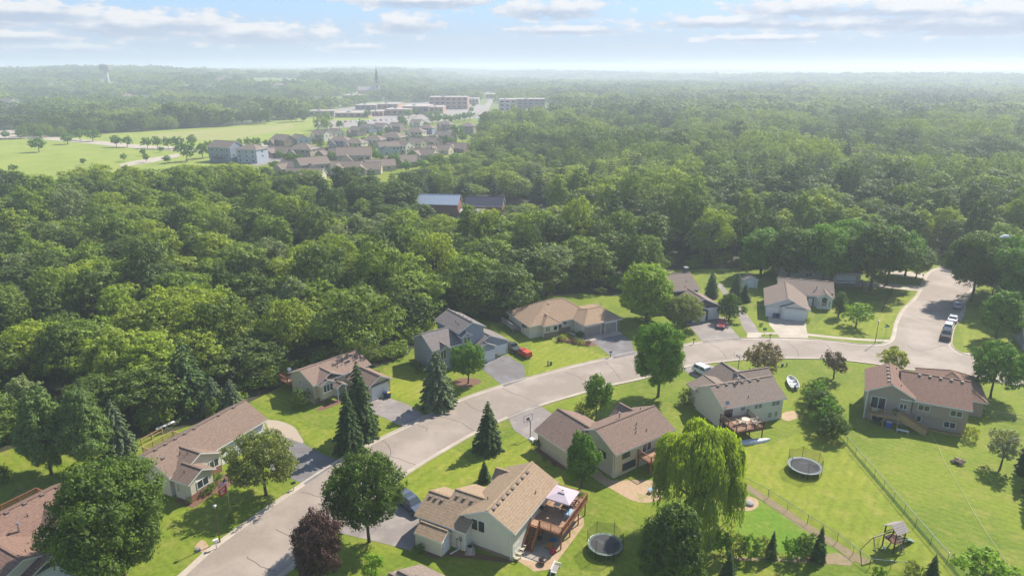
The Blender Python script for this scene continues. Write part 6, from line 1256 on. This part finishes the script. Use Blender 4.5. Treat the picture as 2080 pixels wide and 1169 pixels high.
SUB = [ # px, py of the base, kind, turn, wall, size, label
 (462,327,'tall',-22,0,1.0,'tall blue-grey house at the left end of the subdivision, beside the road bend'),
 (515,329,'tallhip',-18,4,.92,'pale blue-grey hip-roofed house, second from the left end of the subdivision'),
 (570,318,'low',-25,5,1.0,'low brown-roofed house right of the pale blue-grey hip-roofed one'),
 (577,300,'gable',-35,5,.95,'clay brown gabled house at the back left corner of the subdivision'),
 (610,298,'gable',-50,4,.9,'pale gabled house right of the clay brown back-row one'),
 (618,322,'hip',-12,3,1.05,'taupe house with broad hipped roof in the second row'),
 (598,352,'low',-35,3,1.0,'low house roof just above the tree line, in front of the taupe hip-roofed one'),
 (636,356,'gable',35,2,1.0,'olive-grey gabled house standing at the tree line'),
 (622,368,'low',0,1,1.0,'low tan roof sunk in the tree line under the olive-grey gable'),
 (655,286,'gable',-30,6,.85,'cream-gabled house in the back row left of centre'),
 (682,283,'gable',-40,6,.85,'white-fronted gabled house in the back row beside the cream one'),
 (676,322,'low',-30,5,1.0,'clay house with steep brown roof right of the taupe hip-roofed house'),
 (694,301,'hip',-10,0,.95,'house with a grey-blue solar roof in the middle of the subdivision'),
 (724,305,'hip',-15,1,.9,'boxy tan house with light hipped roof in the middle row'),
 (722,340,'gable',10,1,1.2,'large house with long brown roof and tan gable end in the front row'),
 (702,352,'low',0,1,1.0,'low tan roof in front of the large long-roofed house'),
 (745,352,'low',5,1,.9,'low brown roof right of the large long-roofed house'),
 (762,299,'hip',-15,1,.95,'tan hip-roofed house in the centre with lit right wall'),
 (800,296,'hip',-18,2,1.1,'broad hip-roofed olive house in the right half'),
 (726,276,'gable',-40,3,.8,'small gabled house in the back row right of centre'),
 (748,270,'gable',-35,0,.8,'bluish gabled house in the back row near the school'),
 (775,268,'gable',-30,6,.8,'pale gabled house in the back row below the car park'),
 (808,268,'gable',-30,3,.85,'taupe gabled house in the back row below the brick school'),
 (790,313,'gable',20,4,.85,'pale blue small house with gable to the camera, right of the front row'),
 (818,310,'gable',-30,6,.85,'white-trimmed house with three gables in the right half'),
 (815,338,'low',15,5,1.0,'clay house with low roof at the tree line, right half'),
 (772,345,'low',20,1,.9,'brown roof between the trees right of the front row'),
 (845,282,'hip',-12,1,1.0,'tan hip-roofed house at the right side of the subdivision'),
 (868,272,'hip',-15,0,.9,'blue-grey house with pale hipped roof near the right end'),
 (905,264,'hip',-15,3,.9,'taupe hip-roofed house near the right end of the back row'),
 (905,290,'gable',-35,5,.9,'clay gabled house at the right end of the middle row'),
 (850,304,'gable',-35,1,.85,'tan gabled house right of the white-trimmed three-gabled one'),
 (876,302,'gable',-35,3,.85,'taupe house with steep gable right of the middle'),
 (893,312,'low',-15,1,.9,'long low tan roof at the right front'),
 (860,322,'low',-15,1,.95,'long low roof behind the trees, right front row'),
 (930,308,'low',-30,5,.9,'brown gabled roof among the trees at the far right front'),
 (951,272,'tallhip',-12,3,.8,'tall grey house with light hipped roof at the far right of the subdivision'),
 (848,258,'gable',-25,6,.75,'cream house close to the school car park'),
]
for i, (px, py, k, a, w, sc, lb) in enumerate(SUB):
    p = at_ground(px, py); h = sub_house(k, p, a, lb, WALLS[w]); h.root.scale = (sc*1.12, sc*1.12, sc*1.06); BUILD.append((p.x, p.y, 12))
# small houses scattered over the wooded hill on the left and beyond
hp = []
for i, k in enumerate(('low', 'gable', 'hip')):
    hp.append(sub_house(k, (0, -300, -100), 0, None, WALLS[(6, 1, 6)[i]], group='houses among the trees of the left hill', name='distant_house', windows=False).root)
HILL = [(8,228,'white house low on the left edge of the hill'),(18,222,'tan roofed house beside it at the left edge'),(70,186,'pale house high on the left of the hill'),(112,206,'bright white house in the middle of the left hill'),(140,178,'long pale roof below the water tower'),
 (160,262,'white-roofed barn at the edge of the field among dark trees'),(213,180,'pale roof just below the water tower'),(232,206,'small beige house in the trees under the water tower'),(262,208,'wide beige roof right of the water tower'),(288,205,'light beige house on the right slope of the hill'),
 (98,262,'brown cottage by the county road'),(450,189,'tan roof beyond the field trees'),(497,238,'grey roof in the trees behind the hay field, left one'),(520,237,'grey roof in the trees behind the hay field, right one'),(570,196,'pale long roof behind the meadow'),(635,208,'white roof near the school, left side'),
 (1330,172,'pale long roof far away right of the church'),(1480,185,'faint pale roof in the distant woods right of centre'),(1560,178,'faint pale roof far to the right'),(1735,330,'tan roof showing between trees in the right-hand woods'),(1640,296,'small pale roof deep in the right-hand woods'),(1800,190,'faint white roof near the right horizon'),
 (1500,168,'tiny pale building on the right horizon'),(1300,166,'tiny white warehouse in the haze right of centre'),(1180,166,'tiny white warehouse in the haze near the centre')]
for i, (px, py, lb) in enumerate(HILL):
    p = at_ground(px, py); r = hp[i % 3]
    if i >= 3: r = copy_tree(r)
    r.location = (p.x, p.y, p.z); r.rotation_euler[2] = rnd.uniform(-.8, .8); sc = 1.0 if py > 230 else 1.6; r.scale = (sc*1.2, sc, sc); r['label'] = lb; r['category'] = 'house'; BUILD.append((p.x, p.y, 10*sc)); BUILD.append((p.x*(p.y-22)/p.y, p.y-22, 12*sc))
# ---------------------------------------------------------------- town: school, flats, shops, church, water tower
BRK = surf('pink_brick', (.44,.27,.20), (.38,.23,.17), scale=.5); BRD = surf('dark_brick', (.22,.17,.15), (.19,.15,.13), scale=.5); STO = surf('pale_stone', (.45,.41,.35), scale=.5); FLAT = surf('flat_roof_gravel', (.42,.35,.30), scale=.3)
def flat_building(name, label, xl, xr, ybase, ytop, wall, cat='building', depth=None, floors=1, group=None, side=None, ang=0):
    a = at_ground(xl, ybase); b = at_ground(xr, ybase); w = (b-a).xy.length; d = depth or w*.5; dep = a.y*math.cos(PITCH)+CH*math.sin(PITCH); hgt = max(4, (ybase-ytop)/CF*dep*.97)
    mid = (a+b)/2; z = min(a.z, b.z)
    e = empty(name, (mid.x, mid.y, z), ang, label, cat, group)
    m = MB(); m.box(-w/2, w/2, 0, d, -1, hgt); m.build('wall', wall, e)
    m = MB(); m.box(-w/2-.3, w/2+.3, -.3, d+.3, hgt+.003, hgt+.5); m.build('roof', [FLAT], e)
    m = MB(); m.box(-w*.2, -w*.1, d*.3, d*.5, hgt+.5, hgt+2); m.build('roof_unit', M['steel'], e)
    fh = hgt/floors; n = max(3, min(12, int(w/7)))
    for f in range(floors):
        for i in range(n):
            c = -w/2+w*(i+.5)/n; g = MB(); g.box(c-w/n*.28, c+w/n*.28, -.12, -.005, fh*f+fh*.35, fh*f+fh*.78); g.build('window', M['glass'], e)
    BUILD.append((mid.x, mid.y+d/2, max(w, d)*.62))
    for k in (-.4, -.13, .13, .4): BUILD.append((mid.x+k*w, mid.y-14, w*.14+12))
    return e
flat_building('school_wing', 'long low tan wing at the left end of the brick school', 626, 679, 237, 226, STO, depth=25)
flat_building('school_wing', 'low brick wing with light right end, front of the school', 681, 748, 239, 230, BRK, depth=30)
flat_building('school_hall', 'dark brick hall at the back left of the school', 722, 764, 223, 214, BRD, depth=45)
flat_building('school_hall', 'pale pink brick hall with many roof units at the back of the school', 766, 808, 222, 212, BRK, depth=50)
flat_building('school_wing', 'small brick block between the two front wings of the school', 753, 778, 236, 227, BRK, depth=20)
flat_building('school_gym', 'large plain brick gym block with white roof edge in front of the school', 783, 832, 235, 223, BRK, depth=38)
flat_building('school_wing', 'wide dark brick block right of the gym', 819, 871, 232, 217, BRD, depth=60)
flat_building('school_wing', 'low pink brick block right of the wide dark one', 873, 900, 231, 218, BRK, depth=40)
flat_building('apartment_block', 'four-storey brick apartment block with pale top floor in the town', 872, 950, 222, 198, BRK, 'apartment block', depth=38, floors=3)
flat_building('apartment_block', 'cream-cornered apartment block right of the main street, left half', 1014, 1048, 226, 203, STO, 'apartment block', depth=40, floors=3)
flat_building('apartment_block', 'apartment block with white balcony columns at the right end of the town', 1050, 1107, 220, 202, BRD, 'apartment block', depth=34, floors=3)
flat_building('shop_building', 'flat white-roofed building behind the four-storey block', 874, 904, 196, 188, STO, depth=40)
flat_building('shop_building', 'low shop row with white awnings left of the main street', 952, 972, 212, 201, STO, depth=40)
flat_building('shop_building', 'pink brick shop building at the far end of the main street', 986, 1009, 200, 192, BRK, depth=50)
flat_building('shop_building', 'low brown building in the trees left of the church', 695, 740, 204, 194, BRD, depth=40)
flat_building('warehouse', 'long white warehouse far behind the town, right side', 1108, 1136, 181, 176, STO, depth=60)
for i, (px, py, rw) in enumerate([(1022+11*q_, 229-.2*q_, 'brick flats') for q_ in range(9)]+[(690+12*q_, 249-.5*q_, 'school gym') for q_ in range(11)]+[(690+9*q_, 216, 'school back halls') for q_ in range(6)]):
    p = at_ground(px, py); m = MB(); m.box(-2.2, 2.2, -.9, .9, .25, .95); m.hexa([(-1.6,-.85,.95),(1.2,-.85,.95),(1.2,.85,.95),(-1.6,.85,.95),(-1.2,-.7,1.5),(.6,-.7,1.5),(.6,.7,1.5),(-1.2,.7,1.5)])
    o = m.build('parked_car', PAINT[('white', 'silver', 'maroon', 'navy', 'white', 'black')[(i*5) % 6]], None, (p.x, p.y, p.z+.1), 1.2+.1*(i % 3)); tag(o, '%s small car from the left on the car park by the %s' % (ORD[i if i < 9 else (i-9 if i < 20 else i-20)], rw), 'car', 'cars on the town car parks')
p = at_ground(767, 196); e = empty('church', p, R(6), 'tall church with pointed dark green spire rising over the town', 'church'); BUILD.append((p.x, p.y, 40)); BUILD.append((p.x, p.y-50, 50)); BUILD.append((p.x-25, p.y-30, 40))
m = MB(); m.box(-5.5, 5.5, -5.5, 5.5, -2, 25); m.box(-4.6, 4.6, -4.6, 4.6, 25, 33); m.build('tower', STO, e)
m = MB(); c = [(-5.2, -5.2, 33), (5.2, -5.2, 33), (5.2, 5.2, 33), (-5.2, 5.2, 33)]
c8 = [(5.4*math.cos(R(22.5+45*i)), 5.4*math.sin(R(22.5+45*i)), 33) for i in range(8)]
for i in range(8): m.poly([c8[i], c8[(i+1) % 8], (0, 0, 62)])
for sx in (-1, 1):
    for sy in (-1, 1): m.cyl((sx*5, sy*5, 25), (sx*5, sy*5, 36), .9, .1, 6)
m.cyl((0, 0, 60), (0, 0, 66), .25, .15, 6); m.bar((-1.4, 0, 64), (1.4, 0, 64), .3, .3)
m.build('spire', surf('copper_green_slate', (.06,.085,.08)), e); e.scale = (.85, .85, .87)
m = MB(); m.box(-42, -5.5, -8, 8, -2, 13); m.build('nave_wall', BRK, e)
m = MB(); m.poly([(-43, -9, 13), (-5.5, -9, 13), (-5.5, 0, 21), (-43, 0, 21)]); m.poly([(-43, 9, 13), (-5.5, 9, 13), (-5.5, 0, 21), (-43, 0, 21)]); m.poly([(-42, -8, 13), (-42, 8, 13), (-42, 0, 21)]); m.build('roof', FLAT, e)
for z in (10, 19, 27.5):
    g = MB(); g.box(-1.2, 1.2, -5.62 if z < 25 else -4.72, -5.5 if z < 25 else -4.6, z, z+4); g.build('window', M['glass'], e)
p = G(216, 158, 27)*.74; p.z = terrain(p.x, p.y); top = 55+(139-132)/CF*p.y
e = empty('water_tower', p, 0, 'pale water tower with wide brownish tank on the wooded hill at the left horizon', 'water tower'); zt = top-p.z; r = 9.0/CF*p.y
m = MB(); m.cyl((0, 0, -3), (0, 0, zt*.62), r*.52, r*.52, 20); m.cyl((0, 0, zt*.62), (0, 0, zt*.74), r*.52, r*.97, 24, caps=False); m.build('pedestal', surf('pale_tower_concrete', (.55,.52,.48), (.45,.42,.38), scale=.1), e)
m = MB(); m.cyl((0, 0, zt*.74), (0, 0, zt*.96), r, r*1.02, 24); m.cyl((0, 0, zt*.96), (0, 0, zt), r*1.02, r*.8, 24); m.build('tank', surf('tower_tank_paint', (.30,.24,.22)), e); BUILD.append((p.x, p.y, 12)); BUILD.append((p.x*.975, p.y*.975, 26))
e = None
p = at_ground(1119, 141); m = MB(); m.cyl((0, 0, 0), (0, 0, 30), 4, 4, 12); m.cyl((0, 0, 30), (0, 0, 46), 12, 13, 16)
# ---------------------------------------------------------------- trees of the open land
ST = [tree_meshes('street_tree', LM['green'], 9, 4.2, 2.2, 1500, .8, 14, 201+i) for i in range(3)]; BG = [tree_meshes('field_edge_tree', LM['deep'], 14, 7, 1.0, 2600, 1.1, 20, 211+i, squash=.85) for i in range(3)]
CO = conifer_meshes('far_spruce', LM['wconifer'], 11, 3, .2, 1100, 1.0, 10, 221)
def line_tree(px, py, hpx, wpx, meshes, mh, mr, name, label, group=None, cat='tree'):
    p = at_ground(px, py); dep = p.y*math.cos(PITCH)+CH*math.sin(PITCH); hh = hpx/CF*dep; BUILD.append((p.x, p.y, 4))
    return plant(name, meshes, p, label, cat, s=wpx/2/CF*dep/mr, sz=hh/mh, group=group)
for i, (x, y, hh, w) in enumerate([(12,283,17,18),(38,279,12,10),(82,282,17,18),(138,293,22,28),(163,285,22,26),(189,287,24,26),(237,299,24,22),(259,299,22,22),(300,301,22,20),(320,302,25,22),(342,302,23,20),(364,302,25,22),(391,298,24,22)]):
    line_tree(x, y, hh, w, ST[i % 3], 9, 4.2, 'street_tree', '%s street tree from the left in the row along the county road' % ORD[i], 'street trees along the county road')
for i, (x, y, hh, w, lb) in enumerate([(80,309,28,32,'low bushy tree alone on the left-hand field'),(252,328,16,12,'sapling at the lower edge of the field beside the bike path'),(291,317,14,11,'small tree over the bike path, upper one of two'),(298,330,18,13,'small tree over the bike path, lower one of two'),
    (328,310,12,11,'small round tree between the county road and the bike path'),(380,328,40,34,'big pale tree at the bend where the bike path meets the road'),(340,332,16,18,'scrubby tree below the bike path'),(412,322,30,22,'tree at the left end of the subdivision'),(425,320,34,20,'dark tree touching the left end house of the subdivision'),
    (487,300,18,14,'tree on the roadside left of the subdivision, first of four'),(504,300,20,14,'tree on the roadside left of the subdivision, second of four'),(521,303,24,18,'tree on the roadside left of the subdivision, third of four'),(541,300,16,12,'tree on the roadside left of the subdivision, fourth of four'),
    (28,350,16,16,'bushy tree on the lower left field'),(170,335,14,10,'thin sapling on the lower part of the field')]):
    line_tree(x, y, hh, w, ST[i % 3], 9, 4.2, 'field_tree', lb)
for i, (x, y, hh, w) in enumerate([(105,262,36,44),(135,264,38,40),(165,263,36,44),(200,262,36,34),(228,266,34,40),(258,266,36,40),(288,266,36,36),(325,257,34,44),(352,258,48,46),(384,258,44,50),(410,258,40,40),(430,257,34,34),(460,256,34,46),(492,252,28,30),(522,252,26,28),(540,251,30,26),(592,248,26,26),(615,247,24,26),
    (5,262,28,40),(40,262,30,44),(70,264,30,36),(560,232,24,30),(585,226,24,30),(612,228,24,24),(470,225,26,34),(500,222,26,30)]):
    line_tree(x, y, hh, w, BG[i % 3], 14, 7, 'field_edge_tree', '%s rounded tree in the list of big trees behind the fields' % ORD[i] if 0 else ('big dark rounded tree behind the fields, %s' if y > 240 else 'rounded tree behind the hay field, %s') % ('%s from the left edge' % ORD[min(26, int(x/23))]), 'trees lining the far side of the fields' if y > 240 else 'trees between hay field and school')
line_tree(28, 258, 20, 26, tree_meshes('golden_willow', LM['yellow'], 9, 4.2, .5, 1500, .8, 14, 231), 9, 4.2, 'golden_willow', 'yellow-green willow among dark trees at the left edge')
def near_house(x, y):
    hs = min(SUB, key=lambda q: (q[0]-x)**2+4*(q[1]-y)**2); w_ = hs[6].split(); return ('left of the ' if x < hs[0]-8 else 'right of the ' if x > hs[0]+8 else 'by the ')+' '.join(w_[:7])
for i, (x, y, hh, w, k) in enumerate([(567,322,16,14,0),(590,312,14,12,0),(605,330,18,16,0),(648,310,14,14,0),(662,340,20,14,0),(672,300,14,12,0),(684,312,16,14,0),(712,286,12,10,0),(740,292,14,14,0),(756,282,12,12,0),(782,305,18,16,0),(786,270,12,10,0),(810,285,14,12,0),(828,295,16,14,0),(838,325,20,18,0),(858,290,14,12,0),(866,262,14,12,0),(878,288,14,14,0),(890,278,14,12,0),(915,300,20,18,0),(920,268,14,14,0),(940,290,20,20,0),(970,290,22,22,0),(975,268,18,18,0),(700,335,22,20,0),(730,330,18,16,0),(780,335,22,18,0),(806,328,18,14,0),(825,352,26,24,0),(645,330,16,14,0),(667,322,30,24,1),(635,318,24,22,0),(640,292,20,12,1),(652,296,26,16,1),(702,292,18,14,1),(716,320,24,30,0),(732,345,30,20,1),(690,330,26,28,0),(752,322,26,26,0),(765,328,22,22,0),(735,268,24,16,0),(772,280,14,12,0),(820,266,26,22,0),(790,292,14,14,0),(800,342,30,26,0),(835,318,16,16,0),(905,292,18,18,0),(930,280,26,22,0),(560,345,18,26,0),(585,330,20,20,0),(658,345,24,18,1),(855,345,22,26,0),(880,336,22,26,0),(925,335,24,26,0)]):
    line_tree(x, y, hh, w, ST[i % 3] if k == 0 else CO, 9 if k == 0 else 11, 4.2 if k == 0 else 3, 'garden_tree', ('leafy garden tree ' if k == 0 else 'small garden spruce ')+near_house(x, y), 'broadleaf garden trees of the subdivision' if k == 0 else 'garden spruces of the subdivision')
for i, (x, y) in enumerate([(1010,235),(1018,222),(958,230),(962,220),(975,206),(1000,204),(1065,230),(1085,229),(1100,229),(1020,206),(880,252),(892,250),(905,249),(918,252),(930,248),(944,246),(955,244),(870,244),(888,242),(1040,240),(1050,238),(1064,240),(1078,238),(1096,238),(1110,238),(660,262),(690,262),(748,240),(830,240),(845,238),(815,250)]):
    line_tree(x, y, 13 if i < 10 else 17, 10 if i < 10 else 16, ST[i % 3], 9, 4.2, 'town_tree', 'small street tree among the town car parks and pavements', 'street trees of the town')
# ---------------------------------------------------------------- fill the woods
def jitter_grid(x0, x1, y0, y1, s, j=.42):
    y = y0; k = 0
    while y < y1:
        x = x0+(s/2 if k % 2 else 0)
        while x < x1: yield x+rnd.uniform(-j, j)*s, y+rnd.uniform(-j, j)*s; x += s
        y += s*.87; k += 1
cand = []
for x, y in list(jitter_grid(-420, 560, 75, 250, 9.2))+list(jitter_grid(-420, 560, 250, 430, 10.4))+list(jitter_grid(-420, 560, 430, 720, 13)):
    q = proj(x, y)
    if not -180 < q[0] < 2260 or q[1] > 1400: continue
    if not ok_spot(x, y): continue
    cand.append((y+.15*abs(x), x, y))
cand.sort()
def noise2(x, y): return .5+.25*math.sin(x*.021+1.7*math.sin(y*.013))+.25*math.sin(y*.027+1.3*math.sin(x*.017)+2)
def wood_pick(x, y):
    """kind, height and width of the tree at this place"""
    px, py = proj(x, y)
    con = rnd.random() < .05 or (-60 < x < 60 and 285 < y < 335 and rnd.random() < .55) or (30 < px < 330 and 130 < y < 150 and rnd.random() < .25)
    hh = rnd.choice((.72, .85, .95, 1.0, 1.08, 1.22))*rnd.uniform(.93, 1.07)*(1.0+.18*(noise2(x, y)-.5)); ww = rnd.uniform(.78, 1.2)
    if y < 250: ww *= 1.16; hh *= 1.03
    if y > 430: ww *= 1.75; hh *= 1.2
    elif y > 250 and x > 20: ww *= 1.42; hh *= 1.12
    elif y > 250: ww *= 1.3
    if y < 120: hh *= .9
    if -62 < x < 24 and 205 < y < 252: hh *= .62; con = False
    if px < 430 and y > 300: hh *= .8
    if 430 < px < 990 and y > 290: hh *= .82
    if con: return ('c', rnd.randrange(len(WC)), ww, hh)
    return ('n', rnd.choices(range(len(WN)), weights=(3, 3, 3, 3, 3, 3, 3, 2))[0], ww, hh)
FM_ = LM['woods']
ZONES = [(60, 'at the left edge of the photo'), (190, 'behind the left pine'), (310, 'behind the right pine'), (420, 'behind the long ranch house roof'), (540, 'between long ranch and split-entry houses'), (680, 'behind the split-entry house'), (800, 'right of the split-entry house'),
         (930, 'behind the blue-grey house'), (1060, 'between the blue-grey and white ranch houses'), (1160, 'behind the left half of the white ranch house'), (1270, 'behind the right half of the white ranch house'), (1400, 'behind the pale locust and dark slate house'), (1540, 'behind the white shed'), (1700, 'behind the white corner house'), (1900, 'at the far end of the side street'), (9999, 'at the right edge beyond the side street')]
SHAPE = ['round', 'broad', 'tall', 'spreading', 'domed', 'tall-crowned', 'poplar-like', 'oak-like']; HUE = {'wdark': 'dark green', 'wmid': 'mid-green', 'wyel': 'yellow-green', 'wgrey': 'grey-green'}
fbp = sorted((proj(p.x, p.y)[0], p.y) for p in fb)
def front_y(px):
    for (a, ya), (b, yb) in zip(fbp[:-1], fbp[1:]):
        if a <= px <= b: return ya+(yb-ya)*(px-a)/(b-a+1e-6)
    return fbp[0][1] if px < fbp[0][0] else fbp[-1][1]
nobj = 0; rest = []
for _, x, y in cand:
    px, py = proj(x, y, 8); k, i, ww, hh = wood_pick(x, y)
    if nobj < 300 and -40 < px < 2120 and py < 1169:
        nobj += 1; dy = y-front_y(px); row = ['front row', 'second row', 'third row', 'depths'][min(3, max(0, int(dy/8)))]; zone = next(z for e_, z in ZONES if px < e_)
        yl = .22+.5*(200 < px < 470 and y < 140)+.15*(600 < px < 760); q = rnd.random(); hk = 'wyel' if q < yl else ('wdark' if q < yl+.34 else ('wgrey' if q > .95 else 'wmid'))
        shape, hue = ('pointed conifer', 'dark') if k == 'c' else (SHAPE[i]+' tree', HUE[hk])
        e = plant('woodland_conifer' if k == 'c' else 'woodland_tree', (WC if k == 'c' else WN)[i], (x, y, 0), '%s %s, woods %s %s' % (hue, shape, row, zone), 'tree', s=ww, sz=hh, group='trees of the woods '+zone)
        if k != 'c': c_ = e.children[0]; c_.material_slots[0].link = 'OBJECT'; c_.material_slots[0].material = LM[hk]
    else:
        hn = noise2(x*1.6+70, y*1.3)+rnd.uniform(-.33, .33); v_ = 0 if hn < .36 else (1 if hn < .72 else (2 if rnd.random() < .94 else 3)); big = 1+.22*(noise2(x*.8, y*.9)-.5)
        if k != 'c' and (y > 400 or (y > 290 and x > 30)):
            gs = rnd.choice((.62, .75, .88, 1.0, 1.12, 1.3))*rnd.uniform(.9, 1.1)*(1.0 if y < 430 else 1.12); rest.append((x, y, 0, 4*len(WN)+len(WC)+1+v_*3+rnd.randrange(3), gs, hh*gs**.5)); continue
        rest.append((x, y, 0, 4*len(WN)+i if k == 'c' else v_*len(WN)+i, ww*big, hh*big))
def recolour(ms):
    out = []
    for hk in ('wdark', 'wmid', 'wyel', 'wgrey'):
        for a_, t_ in ms: c_ = a_.copy(); c_.materials[0] = LM[hk]; out.append((c_, t_))
    return out
def scatter(name, label, protos, pts):
    """one object: copies of the crowns in protos at pts = (x, y, z, which, width, height)"""
    col = bpy.data.collections.new(name+'_kinds')
    for k, ms in enumerate(protos):
        o = bpy.data.objects.new('%s_kind_%02d' % (name, k), ms[0]); col.objects.link(o)
    me = bpy.data.meshes.new(name); me.vertices.add(len(pts)); me.vertices.foreach_set('co', np.array([p[:3] for p in pts], dtype=np.float32).reshape(-1))
    a = me.attributes.new('kind_index', 'INT', 'POINT'); a.data.foreach_set('value', np.array([p[3] for p in pts], dtype=np.int32))
    a = me.attributes.new('sz', 'FLOAT_VECTOR', 'POINT'); a.data.foreach_set('vector', np.array([(p[4], p[4], p[5]) for p in pts], dtype=np.float32).reshape(-1))
    a = me.attributes.new('turn', 'FLOAT_VECTOR', 'POINT'); a.data.foreach_set('vector', np.array([(0, 0, rnd.uniform(0, 6.28)) for p in pts], dtype=np.float32).reshape(-1))
    o = bpy.data.objects.new(name, me); COL.objects.link(o); tag(o, label, 'woodland', kind='stuff')
    ng = bpy.data.node_groups.new(name, 'GeometryNodeTree'); ng.interface.new_socket('Geometry', in_out='INPUT', socket_type='NodeSocketGeometry'); ng.interface.new_socket('Geometry', in_out='OUTPUT', socket_type='NodeSocketGeometry')
    i_ = ng.nodes.new('NodeGroupInput'); o_ = ng.nodes.new('NodeGroupOutput'); ip = ng.nodes.new('GeometryNodeInstanceOnPoints'); ci = ng.nodes.new('GeometryNodeCollectionInfo')
    ci.inputs['Collection'].default_value = col; ci.inputs['Separate Children'].default_value = True; ci.inputs['Reset Children'].default_value = True
    def att(n_, t): q = ng.nodes.new('GeometryNodeInputNamedAttribute'); q.data_type = t; q.inputs['Name'].default_value = n_; return q.outputs[0]
    ng.links.new(i_.outputs[0], ip.inputs['Points']); ng.links.new(ci.outputs[0], ip.inputs['Instance']); ip.inputs['Pick Instance'].default_value = True
    ng.links.new(att('kind_index', 'INT'), ip.inputs['Instance Index']); ng.links.new(att('turn', 'FLOAT_VECTOR'), ip.inputs['Rotation']); ng.links.new(att('sz', 'FLOAT_VECTOR'), ip.inputs['Scale']); ng.links.new(ip.outputs[0], o_.inputs[0])
    md = o.modifiers.new('trees', 'NODES'); md.node_group = ng; return o
UN = 4*len(WN)+len(WC)
for a_, b_ in zip(fb[:-1], fb[1:]):
    n_ = int((b_-a_).length/2.6)
    for i in range(n_):
        q = a_+(b_-a_)*((i+rnd.random())/max(1, n_)); x, y = q.x+rnd.uniform(-1, 1), q.y+rnd.uniform(.5, 7)
        if -60 < proj(x, y)[0] < 2140 and ok_spot(x, y): rest.append((x, y, 0, UN, rnd.uniform(.7, 1.6), rnd.uniform(.6, 1.5)))
MK = [tree_meshes('mid_tree', FM_, 12, 6.6, .4, 5200, .52, 15+i, 341+i, lob=.37, squash=.9, csz=.5) for i in range(3)]
UB = tree_meshes('undergrowth', LM['woods'], 3, 1.9, .05, 1500, .3, 12, 77, trunk_r=.05)
scatter('woodland', 'dense green broadleaf woods stretching away behind the near rows of trees', recolour(WN)+WC+[UB]+recolour(MK), rest)
FM = LM['woods']; FARK = recolour([tree_meshes('far_tree', FM, 12, 6.6, .3, 1100, 1.2, 10+i, 301+i, lob=.44, squash=.9, csz=.7) for i in range(3)])+[conifer_meshes('far_conifer', LM['wconifer'], 13, 3.6, .3, 260, 1.6, 8, 311)]
VFK = recolour([tree_meshes('copse', FM, 12, 11, .0, 520, 3.2, 12, 321+i, lob=.45, squash=.8, csz=1.5) for i in range(1)])
far = []
for (y0, y1, s, sc) in ((720, 1500, 16.5, 1.4), (1500, 2600, 25, 1.9), (2600, 4300, 42, 2.7)):
    for x, y in jitter_grid(-y1*.9, y1*.9, y0, y1, s):
        q = proj(x, y)
        if not -120 < q[0] < 2200 or not ok_spot(x, y): continue
        gap = noise2(x*.6+900, y*.5)
        if (x < 60 and noise2(x*2.1+10, y*1.7) < .34+.1*rnd.random()) or (x < -180 and rnd.random() < .15) or (y > 1100 and gap < .17): continue
        hn = noise2(x*.9+40, y*.8)+rnd.uniform(-.35, .35); v_ = 0 if hn < .4 else (1 if hn < .75 else 2); k = 12 if rnd.random() < .06 else v_*3+rnd.randrange(3); g_ = rnd.choice((.7, .85, 1.0, 1.15, 1.45)); far.append((x, y, terrain(x, y)-.3, k, sc*g_*rnd.uniform(.9, 1.1), sc**.4*g_**.7*rnd.uniform(.85, 1.2)))
scatter('far_woodland', 'hazy wooded country around and beyond the town', FARK, far)
vf = []
for (y0, y1, s, sc) in ((4300, 7000, 75, 3.2), (7000, 12500, 170, 6.5)):
    for x, y in jitter_grid(-y1*.85, y1*.85, y0, y1, s):
        q = proj(x, y)
        if -80 < q[0] < 2160 and noise2(x*.3, y*.3) > .22: vf.append((x, y, terrain(x, y)-1, rnd.randrange(3), sc*rnd.uniform(.8, 1.3), rnd.uniform(.8, 1.4)*sc**.25))
scatter('horizon_woodland', 'pale tree-covered ridges along the horizon', VFK, vf)
print('TREES', nobj, len(rest), len(far), len(vf))
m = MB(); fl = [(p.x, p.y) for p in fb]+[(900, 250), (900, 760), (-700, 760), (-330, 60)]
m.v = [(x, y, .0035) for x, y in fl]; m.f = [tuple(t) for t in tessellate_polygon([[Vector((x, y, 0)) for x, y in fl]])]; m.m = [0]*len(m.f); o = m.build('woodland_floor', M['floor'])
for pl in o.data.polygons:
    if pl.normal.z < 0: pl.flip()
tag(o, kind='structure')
# ---------------------------------------------------------------- the air
hm = MB(); hm.box(-15500, 15500, -90, 16500, -3.0, 92)
hz_ = hm.build('haze', new_mat('haze_air')); t = hz_.data.materials[0].node_tree
pv = N('ShaderNodeVolumePrincipled', t); pv.inputs['Color'].default_value = (.80, .87, .96, 1); pv.inputs['Density'].default_value = .00037; pv.inputs['Anisotropy'].default_value = .2
o_ = N('ShaderNodeOutputMaterial', t); L(pv.outputs[0], o_.inputs['Volume'], t); tag(hz_, 'pale summer haze', 'haze', kind='stuff'); hz_.data.materials[0].cycles.homogeneous_volume = True
